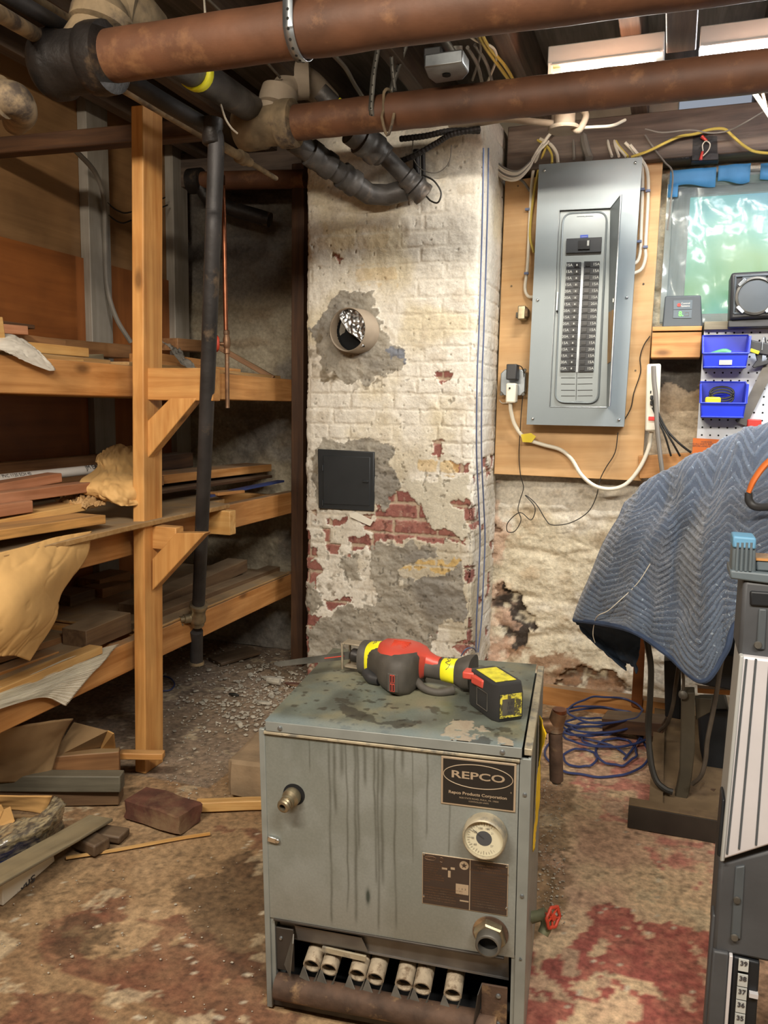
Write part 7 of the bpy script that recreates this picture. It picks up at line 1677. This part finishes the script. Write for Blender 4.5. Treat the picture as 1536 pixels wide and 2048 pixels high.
# ================================================================== blanket over the machine
rowsB = [
 [(1262, 1200, 2.95), (1320, 1190, 2.95), (1380, 1180, 3.0), (1440, 1170, 3.0), (1500, 1160, 3.0), (1560, 1150, 3.0), (1650, 1140, 3.0), (1760, 1130, 3.0)],
 [(1258, 1016, 2.72), (1296, 985, 2.74), (1344, 950, 2.76), (1390, 918, 2.76), (1440, 893, 2.76), (1490, 875, 2.76), (1545, 857, 2.76), (1660, 825, 2.76)],
 [(1238, 1040, 2.55), (1280, 1028, 2.52), (1325, 1018, 2.54), (1370, 1003, 2.48), (1420, 990, 2.46), (1470, 975, 2.45), (1525, 962, 2.45), (1640, 945, 2.45)],
 [(1208, 1092, 2.46), (1250, 1088, 2.36), (1300, 1088, 2.30), (1352, 1088, 2.43), (1402, 1086, 2.22), (1458, 1072, 2.20), (1515, 1062, 2.2), (1640, 1050, 2.2)],
 [(1186, 1148, 2.38), (1230, 1150, 2.28), (1288, 1155, 2.20), (1345, 1162, 2.33), (1400, 1180, 2.12), (1455, 1160, 2.10), (1512, 1135, 2.1), (1640, 1130, 2.12)],
 [(1163, 1203, 2.34), (1212, 1208, 2.24), (1276, 1218, 2.14), (1335, 1240, 2.16), (1402, 1285, 2.04), (1452, 1245, 2.03), (1500, 1195, 2.04), (1640, 1190, 2.06)],
 [(1150, 1240, 2.32), (1205, 1247, 2.22), (1270, 1264, 2.11), (1332, 1306, 2.10), (1404, 1362, 1.99), (1450, 1306, 1.99), (1488, 1236, 2.0), (1640, 1230, 2.02)]]
def quilt(U, W, A):
    u = U * 1.18; w = W * 1.15                       # rough metres down / across
    u = u + (fbm(W * 9, U * 9, 3, 44) - .5) * .03; tri = np.abs(((w / .27) % 1) - .5) * 2 * .085
    s = (u + tri) / .037; f = s - np.floor(s); d = np.minimum(f, 1 - f)
    st = -np.exp(-(d / .10) ** 2) * .0034
    puck = (fbm(w * 60, u * 60, 3, 3) - .5) * .0045
    fold = (fbm(U * 4 + W, W * 6, 3, 19) - .5) * .04 + np.sin(W * 22 + U * 5) * .008 * U
    return -(st + puck + fold) * np.clip(np.minimum((1 - U) * 14, W * 14) + .12, 0, 1)
bk = thing('moving_blanket', 'blue quilted moving blanket with zigzag stitching draped over a machine', 'blanket', at(1330, 1400, Y=2.2))
Bm = lattice([[at(x, y, Y=Y) for x, y, Y in r] for r in rowsB], 460, 400, quilt)
m, nt, b = newmat('blanket_cloth')
tc = nd(nt, 'ShaderNodeTexCoord').outputs['Object']
a = nd(nt, 'ShaderNodeAttribute', attribute_name='Col').outputs['Color']
n1 = nd(nt, 'ShaderNodeTexNoise', {'Vector': tc, 'Scale': 7., 'Detail': 5.}); n2 = nd(nt, 'ShaderNodeTexNoise', {'Vector': tc, 'Scale': 220., 'Detail': 3.})
cl = mixc(nt, 1., a, ramp(nt, n1.outputs[0], [(.3, g(.82)), (.7, g(1.15))]), 'MULTIPLY'); cl = mixc(nt, 1., cl, ramp(nt, n2.outputs[0], [(.3, g(.85)), (.7, g(1.12))]), 'MULTIPLY')
nt.links.new(cl, b.inputs['Base Color']); b.inputs['Roughness'].default_value = .95; b.inputs['Sheen Weight'].default_value = .4; b.inputs['Sheen Roughness'].default_value = .5
bp_ = nd(nt, 'ShaderNodeBump', {'Height': n2.outputs[0], 'Strength': .4, 'Distance': .002}); nt.links.new(bp_.outputs[0], b.inputs['Normal'])
U, W = np.meshgrid(np.linspace(0, 1, 460), np.linspace(0, 1, 400), indexing='ij')
u = U * 1.18 + (fbm(W * 9, U * 9, 3, 44) - .5) * .03; w = W * 1.15; tri = np.abs(((w / .27) % 1) - .5) * 2 * .085; s = (u + tri) / .037; f = s - np.floor(s); d = np.minimum(f, 1 - f)
Cb = np.zeros(U.shape + (3,)); Cb[:] = lin('3d4757'); Cb = mixa(Cb, np.array(lin('8494a6')), np.exp(-(d / .06) ** 2) * .3)
lint = (fbm(U * 190, W * 190, 2, 71) > .86); Cb = np.where(lint[..., None], np.array(lin('9aa8b4')), Cb)
oc2 = bk.location; o = npgrid('blanket_cloth', Bm - np.array(tuple(oc2)), Cb, 'blanket_cloth'); o.parent = bk
o['label'] = 'main quilted cloth'
md = o.modifiers.new('s', 'SOLIDIFY'); md.thickness = .006; md.offset = 1
hem = [V(tuple(Bm[-1, j])) for j in range(0, 400, 3)]; MB().tube(hem, .0075, 8).build('hem_binding', 'hem_blue' if 'hem_blue' in MATS else 'wire_blue', parent=bk)
mat('hem_blue', '35445e', .9, var=.15, scale=30, bump=.3)
for ch in bk.children:
    if ch.name.startswith('hem'): ch.data.materials[0] = MATS['hem_blue']
hem2 = [V(tuple(Bm[i, 0])) for i in range(90, 460, 4)]; MB().tube(hem2, .0065, 8).build('hem_binding', 'hem_blue', parent=bk)
# back corner hanging behind
mat('blanket_lining', '34465c', .95, var=.15, scale=12, bump=.3)
A = lattice([[at(1150, 1240, Y=2.33), at(1185, 1246, Y=2.38), at(1230, 1250, Y=2.42), at(1282, 1262, Y=2.45)], [at(1163, 1262, Y=2.40), at(1200, 1280, Y=2.46), at(1240, 1290, Y=2.47), at(1280, 1290, Y=2.46)], [at(1200, 1298, Y=2.46), at(1228, 1312, Y=2.50), at(1252, 1318, Y=2.48), at(1276, 1318, Y=2.46)], [at(1249, 1343, Y=2.50), at(1256, 1326, Y=2.54), at(1264, 1330, Y=2.50), at(1272, 1348, Y=2.47)]], 50, 50, lambda U, W, A: (fbm(U * 4, W * 5, 3, 8) - .5) * .03)
surf(A).build('lining_corner', 'blanket_lining', parent=bk, smooth=60, thick=.004, label='dark underside corner')
one(MB().tube([at(1300, 1128, Y=2.16), at(1280, 1160, Y=2.17), at(1262, 1180, Y=2.18), at(1235, 1205, Y=2.18), at(1215, 1222, Y=2.19), at(1195, 1232, Y=2.21), at(1188, 1250, Y=2.26), at(1186, 1270, Y=2.28), at(1190, 1285, Y=2.3)], .0012, 5, 5), 'thread', 'cord_white', 'loose white thread trailing over the blanket edge', 'thread')
t = thing('spring_clamp', 'orange and black looped handle at the right edge on the blanket', 'clamp', at(1520, 1000, Y=2.2))
MB().tube([at(1560, 905, Y=2.2), at(1530, 930, Y=2.19), at(1508, 960, Y=2.18), at(1497, 985, Y=2.18)], [.012, .012, .011, .009], 12, 6, flat=.6).build('orange_grip', 'orange_card', parent=t)
MB().tube([at(1497, 985, Y=2.18), at(1499, 1003, Y=2.18), at(1515, 1014, Y=2.18), at(1560, 1012, Y=2.2)], [.009, .010, .010, .010], 12, 6, flat=.6).build('black_grip', 'black_plastic', parent=t)

# ================================================================== machine and bench legs beneath
mc = thing('machine_stand', 'dusty olive steel machine on a welded base hidden under the blanket', 'machine', at(1350, 1640, Z=0))
def mp(mb, name, m, **kw): return mb.build(name, m, parent=mc, **kw)
f0_, f1_ = at(1256, 1632, Z=.03), at(1480, 1672, Z=.03)
mp(MB().bar(f0_, f1_, .006, .062), 'front_angle', 'angle_iron', bevel=.001); dxf = (f1_ - f0_).normalized(); mp(MB().bar(f0_ + V((0, .02, .032)), f1_ + V((0, .02, .032)), .04, .005), 'front_angle_top', 'dusty_plate', bevel=.001)
xl_ = at(1297, 1622, Z=.05).x
mp(MB().bb(xl_, xl_ + .006, f0_.y, 2.95, .0, .055), 'side_angle', 'angle_iron'); mp(MB().bb(xl_, xl_ + .035, f0_.y, 2.95, .052, .056), 'side_angle_top', 'dusty_plate')
mp(MB().prism([V((xl_ + .01, f0_.y + .03, .035)), V((.42, f1_.y + .05, .035)), V((.42, 2.92, .035)), V((xl_ + .01, 2.92, .035))], (0, 0, .006)), 'base_plate', 'dusty_plate')
# olive leg (bent channel)
L4 = [at(x, y, Y=2.26) for x, y in ((1363, 1385), (1390, 1385), (1390, 1500), (1384, 1555), (1378, 1590), (1364, 1618), (1342, 1612), (1352, 1588), (1359, 1550), (1361, 1480))]
mp(MB().prism(L4, (0, .05, 0)), 'leg', 'machine_olive', bevel=.003)
L5 = [at(x, y, Y=2.30) for x, y in ((1390, 1395), (1425, 1398), (1420, 1425), (1392, 1440))]; mp(MB().prism(L5, (0, .02, 0)), 'gusset', 'machine_olive', bevel=.002)
mp(MB().lathe([(.012, 0), (.012, .01), (.006, .014)], at(1366, 1388, Y=2.255), (0, -1, 0), 12), 'bolt', 'galv_dull')
L6 = [at(x, y, Y=2.27) for x, y in ((1322, 1604), (1345, 1600), (1366, 1616), (1330, 1618))]; mp(MB().prism(L6, (0, .06, .0)), 'foot', 'dusty_plate', bevel=.004)
# dark body
mp(MB().bb(.08, .50, 2.5, 2.85, .38, .85), 'cabinet', 'machine_dark', bevel=.01)
Pq = [at(x, y, Y=2.62) for x, y in ((1328, 1322), (1362, 1322), (1362, 1440), (1330, 1434))]; mp(MB().prism(Pq, (0, .08, 0)), 'rear_column', 'machine_dark', bevel=.004)
mp(MB().bar(at(1405, 1310, Y=2.45), at(1520, 1330, Y=2.45), .25, .10), 'apron', 'machine_dark', bevel=.004)
mp(MB().bar(at(1395, 1378, Y=2.55), at(1500, 1385, Y=2.55), .03, .015), 'shelf_strip', 'pine_rail')
Pq = [at(x, y, Y=2.5) for x, y in ((1395, 1420), (1460, 1420), (1450, 1560), (1415, 1575), (1400, 1500))]; mp(MB().prism(Pq, (0, .15, 0)), 'chute', 'machine_dark', bevel=.01)
a = at(1384, 1590, Y=2.36); b_ = at(1432, 1594, Y=2.34); mp(MB().tube([a, a.lerp(b_, .5)], .038, 20), 'motor_end', 'dusty_plate'); mp(MB().tube([a.lerp(b_, .5), b_], .022, 18), 'motor_shaft', 'rust')
mp(MB().box(at(1314, 1503, Y=2.75), (.05, .03, .012)), 'tag_plate', 'chip')
# small rails left
CM = 'cords hanging under the blanket'
cable('thick black cord hanging left of the olive leg and curling to its foot', [(1289, 1262, 2.3), (1297, 1300, 2.3), (1302, 1340, 2.3), (1300, 1400, 2.3), (1297, 1460, 2.3), (1301, 1520, 2.27), (1312, 1560, 2.25), (1330, 1578, 2.24), (1345, 1584, 2.24)], .0085, 'wire_black', group=CM)
cable('second black cord beside the thick one, touching the base rail', [(1292, 1262, 2.34), (1300, 1320, 2.35), (1299, 1390, 2.36), (1294, 1450, 2.38), (1301, 1500, 2.33), (1306, 1540, 2.3)], .006, 'wire_black', group=CM)
cable('dusty brown cord hanging right of the olive leg down to the motor', [(1448, 1300, 2.2), (1440, 1340, 2.2), (1434, 1380, 2.2), (1425, 1430, 2.2), (1415, 1480, 2.2), (1411, 1520, 2.2), (1402, 1552, 2.2), (1385, 1568, 2.22)], .006, 'cord_dusty', group=CM)
cable('thin grey cord dropping behind the olive leg to the floor', [(1358, 1325, 2.5), (1350, 1380, 2.5), (1346, 1410, 2.5), (1335, 1445, 2.52), (1318, 1462, 2.55)], .006, 'cord_dusty', group=CM)
cable('short thin cord right in front of the leg top', [(1364, 1335, 2.24), (1367, 1360, 2.25), (1366, 1386, 2.25)], .004, 'cord_dusty', group=CM)
# bench leg and base boards by the wall
one(MB().prism([at(x, y, Y=2.9) for x, y in ((1272, 1255), (1292, 1255), (1284, 1420), (1262, 1412))], (0, .04, 0)), 'bench_leg', 'hardboard', 'reddish wooden bench leg standing behind the blanket corner', 'leg', bevel=.002)
one(MB().bar(at(1085, 1388, Y=2.98), at(1345, 1425, Y=2.92), .04, .075), 'floor_rail', 'pine_rail', 'pine floor rail along the foot of the right wall behind the blue cable', 'board', bevel=.002)
one(MB().bar(at(1085, 1375, Y=3.06), at(1345, 1408, Y=3.0), .05, .02), 'floor_rail', 'pine_rail', 'thin pine strip lying behind the floor rail at the wall foot', 'board', bevel=.002)
one(MB().bar(at(1210, 1442, Y=2.75), at(1330, 1452, Y=2.72), .09, .05), 'floor_block', 'dark_wood', 'dark block on the floor under the bench leg', 'block', bevel=.003)
# blue cable coil
t = thing('cable_coil', 'tangled coil of dark blue cable on the floor right of the boiler', 'cable', fl(1200, 1500))
rr = random.Random(9)
for i, (cx, cy, rx, ry, z) in enumerate(((1215, 1468, 88, 26, .02), (1178, 1454, 62, 18, .03), (1160, 1516, 34, 18, .006), (1233, 1503, 40, 28, .008), (1196, 1504, 104, 50, .006), (1200, 1440, 78, 24, .045), (1180, 1432, 66, 20, .06), (1210, 1420, 74, 26, .075), (1225, 1478, 60, 16, .015))):
    n = 20; P = [at(cx + rx * math.cos(k * 2 * PI / n) * (1 + .06 * rr.uniform(-1, 1)), cy + ry * math.sin(k * 2 * PI / n) * (1 + .08 * rr.uniform(-1, 1)), Z=z + .004 * math.sin(k)) for k in range(n)]
    P = catmull(P + [P[0]], 4)
    MB().tube(P, .0038, 7).build('coil_turn', 'wire_blue', parent=t)
MB().tube([fl(1110, 1440, .02), fl(1150, 1470, .01), fl(1220, 1490, .01), fl(1252, 1510, .008), fl(1248, 1518, .008), fl(1262, 1502, .01), fl(1290, 1462, .02)], .0038, 7, 6).build('cable_end', 'wire_blue', parent=t)

# ================================================================== folded saw table at the right edge
st_ = thing('folding_saw_table', 'grey and silver folding saw table standing upright at the right edge', 'folding table', (.25, 1.35, 0))
def sp_(mb, name, m, **kw): return mb.build(name, m, parent=st_, **kw)
YT = 1.30
Q = lambda pts, Y=YT: [at(x, y, Y=Y) for x, y in pts]
sp_(MB().prism(Q([(1467, 1073), (1512, 1077), (1512, 1150), (1462, 1146)]), (0, .05, 0)), 'jaw_pad', 'slate_plastic', bevel=.004)
mb = MB()
for i in range(4): a, b_ = at(1476 + i * 9, 1085, Y=YT - .002), at(1473 + i * 9, 1142, Y=YT - .002); mb.tube([a, b_], .0022, 8)
sp_(mb, 'pad_ribs', 'slate_plastic')
sp_(MB().prism(Q([(1466, 1072), (1513, 1076), (1512, 1100), (1465, 1096)], YT - .003), (0, .052, 0)), 'blue_tip', 'painted_blue' if 'painted_blue' in MATS else 'blue_tape', bevel=.003, label='blue painted tip')
sp_(MB().prism(Q([(1460, 1140), (1640, 1158), (1640, 1182), (1460, 1158)], YT - .004), (0, .08, 0)), 'cap_rail', 'slate_plastic', bevel=.003)
sp_(MB().prism(Q([(1512, 1118), (1640, 1126), (1640, 1150), (1512, 1142)], YT + .01), (0, .05, 0)), 'work_ledge', 'slate_plastic', bevel=.003); sp_(MB().prism(Q([(1512, 1116), (1640, 1124), (1640, 1129), (1512, 1121)], YT + .008), (0, .05, 0)), 'wood_insert', 'pine_rail')
sp_(MB().prism(Q([(1487, 1160), (1700, 1180), (1700, 1340), (1475, 1312)]), (0, .10, 0)), 'upper_side', 'tool_dark', bevel=.006)
sp_(MB().prism(Q([(1500, 1182), (1700, 1196), (1700, 1225), (1500, 1212)], YT - .004), (0, .01, 0)), 'grip_slot', 'machine_dark', bevel=.003)
sp_(MB().prism(Q([(1518, 1218), (1534, 1219), (1530, 1300), (1512, 1298)], YT - .004), (0, .01, 0)), 'recess_strip', 'gray_plastic', bevel=.002)
sp_(MB().lathe([(.006, 0), (.005, .003)], at(1516, 1290, Y=YT - .004), (0, -1, 0), 10), 'rivet', 'galv_dull')
YS = YT - .012
sp_(MB().prism(Q([(1480, 1312), (1700, 1338), (1700, 1640), (1441, 1722)], YS), (0, .10, 0)), 'silver_panel', 'silver_panel', bevel=.004)
mb = MB()
for xa, xb, yb1 in ((1493, 1454, 1708), (1512, 1478, 1698), (1540, 1512, 1690)): mb.tube([at(xa, 1318, Y=YS - .001), at(xb, yb1, Y=YS - .001)], .0016, 6)
sp_(mb, 'panel_grooves', 'gray_plastic')
sp_(MB().prism(Q([(1480, 1312), (1488, 1312), (1449, 1724), (1440, 1724)], YS - .002), (0, .10, 0)), 'panel_edge', 'lamp_metal', bevel=.002)
sp_(MB().prism(Q([(1444, 1600), (1450, 1600), (1442, 1716), (1434, 1712)], YT - .01), (0, .05, 0)), 'side_rail', 'machine_dark', bevel=.002)
sp_(MB().prism(Q([(1438, 1726), (1700, 1660), (1700, 1960), (1533, 1925), (1425, 1903)]), (0, .10, 0)), 'lower_side', 'tool_dark2' if 'tool_dark2' in MATS else 'tool_dark', bevel=.006)
sp_(MB().prism(Q([(1471, 1735), (1490, 1732), (1482, 1880), (1461, 1875)], YT - .004), (0, .01, 0)), 'recess_strip', 'gray_plastic', bevel=.002)
for q in ((1474, 1800), (1469, 1875)): sp_(MB().lathe([(.006, 0), (.005, .003)], at(*q, Y=YT - .005), (0, -1, 0), 12), 'rivet', 'galv_dull')
YL = YT - .006
sp_(MB().prism(Q([(1426, 1902), (1458, 1908), (1447, 2090), (1411, 2090)], YL), (0, .05, 0)), 'leg', 'tool_dark', bevel=.003)
sp_(MB().prism(Q([(1459, 1912), (1466, 1913), (1453, 2090), (1446, 2090)], YL - .002), (0, .03, 0)), 'leg_rod', 'silver_panel', bevel=.001)
sp_(MB().prism(Q([(1467, 1913), (1520, 1926), (1510, 2090), (1454, 2090)], YL + .004), (0, .04, 0)), 'leg', 'machine_dark', bevel=.003)
# continue the legs to the floor
for x, yy in ((at(1430, 2048, Y=YT).x, YT + .02), (at(1485, 2048, Y=YT).x, YT + .03), (.36, YT + .03)):
    sp_(MB().bb(x - .016, x + .016, yy - .015, yy + .015, .0, .30), 'leg', 'tool_dark', bevel=.003)
sp_(MB().bb(.095, .42, YT + .01, YT + .09, .0, .02), 'foot_bar', 'machine_dark', bevel=.003)
# scale strip
mb = MB(); mk = MB(); nums = ['39', '38', '37', '36', '35', '34']
for i in range(6):
    v0 = i * 26.2; xo = -i * 1.9; x0, x1 = 1478 + xo, 1498 + xo; y0 = 1922 + v0 - (4 if i == 0 else 0)
    P = Q([(x0, y0), (x1, y0 + 4), (x1 - 1.7, y0 + 27), (x0 - 1.7, y0 + 23)], YL - .002); mb.prism(P, (0, .003, 0))
    cc_ = (P[0] + P[1] + P[2] + P[3]) / 4 + (P[0] - P[3]) * .22
    mk.text(nums[i], cc_ + V((0, -.001, 0)), P[3] - P[0] if 0 else P[1] - P[0], P[0] - P[3], .011, .0008, bold=.0003)
sp_(mb, 'scale_strip', 'label_print', label='white measuring scale strip'); sp_(mk, 'scale_numbers', 'ink')
sp_(MB().prism(Q([(1499, 1987), (1517, 1991), (1516, 1999), (1498, 1995)], YL - .004), (0, .01, 0)), 'pointer_clip', 'silver_panel')

# ================================================================== lamps
def lamp(label, xa, xb, glow, tube_r, e0=True, e1=True, yy=2.50):
    z0 = 2.066; t = thing('fluorescent_lamp', label, 'ceiling light', (xa, yy, z0), group='fluorescent lamps on the joists')
    MB().bb(xa, xb, yy - .03, yy + .09, z0 + .022, z0 + .075).build('housing', 'lamp_metal', parent=t, bevel=.003)
    MB().prism([V((xa + .01, yy - .035, z0 + .02)), V((xb - .01, yy - .035, z0 + .02)), V((xb - .01, yy + .01, z0 + .026)), V((xa + .01, yy + .01, z0 + .026))], (0, 0, .003)).build('reflector', 'lamp_metal', parent=t)
    tb = MB().tube([V((xa + (.04 if e0 else 0), yy - .012, z0 + .006)), V((xb - .02, yy - .012, z0 + .006))], tube_r, 16).build('tube', glow, parent=t, smooth=60)
    if e0: MB().tube([V((xa + .012, yy - .012, z0 + .006)), V((xa + .04, yy - .012, z0 + .006))], tube_r * .98, 16).build('tube_end', 'tube_end', parent=t); MB().bb(xa + .002, xa + .014, yy - .032, yy + .01, z0 - .012, z0 + .03).build('socket', 'white_plastic', parent=t, bevel=.002)
    return t
lamp('shorter fluorescent lamp with a yellowish left end above the breaker panel', -.400, -.082, 'tube_glow', .012)
lamp('brighter bare fluorescent lamp running out at the top right corner', .01, 1.25, 'tube_glow_white', .017, e0=False)

def area(name, loc, tgt, sx, sy, power, col):
    l = bpy.data.lights.new(name, 'AREA'); l.shape = 'RECTANGLE'; l.size = sx; l.size_y = sy; l.energy = power; l.color = col
    o = bpy.data.objects.new(name, l); COL.objects.link(o); o.location = loc
    o.rotation_euler = (V(tgt) - V(loc)).to_track_quat('-Z', 'Y').to_euler(); return o
area('lamp_light', (-.24, 2.44, 2.055), (-.24, 2.2, 0), .28, .03, 12, (1, .95, .86))
area('lamp_light', (.62, 2.44, 2.05), (.62, 2.1, 0), 1.1, .04, 34, (.93, .96, 1))
area('shop_light', (-.75, -.25, 2.12), (-1.0, 1.9, .6), .9, .12, 58, (1, .89, .74))
area('shop_light', (.5, .1, 2.15), (.2, 2.2, .7), .9, .12, 46, (1, .93, .84))
w = bpy.data.worlds.new('w'); S.world = w; w.use_nodes = True; w.node_tree.nodes['Background'].inputs[0].default_value = (.5, .55, .65, 1); w.node_tree.nodes['Background'].inputs[1].default_value = .6
S.view_settings.view_transform = 'Standard'; S.view_settings.look = 'None'; S.view_settings.gamma = 1; S.view_settings.exposure = 0; S.view_settings.use_curve_mapping = False
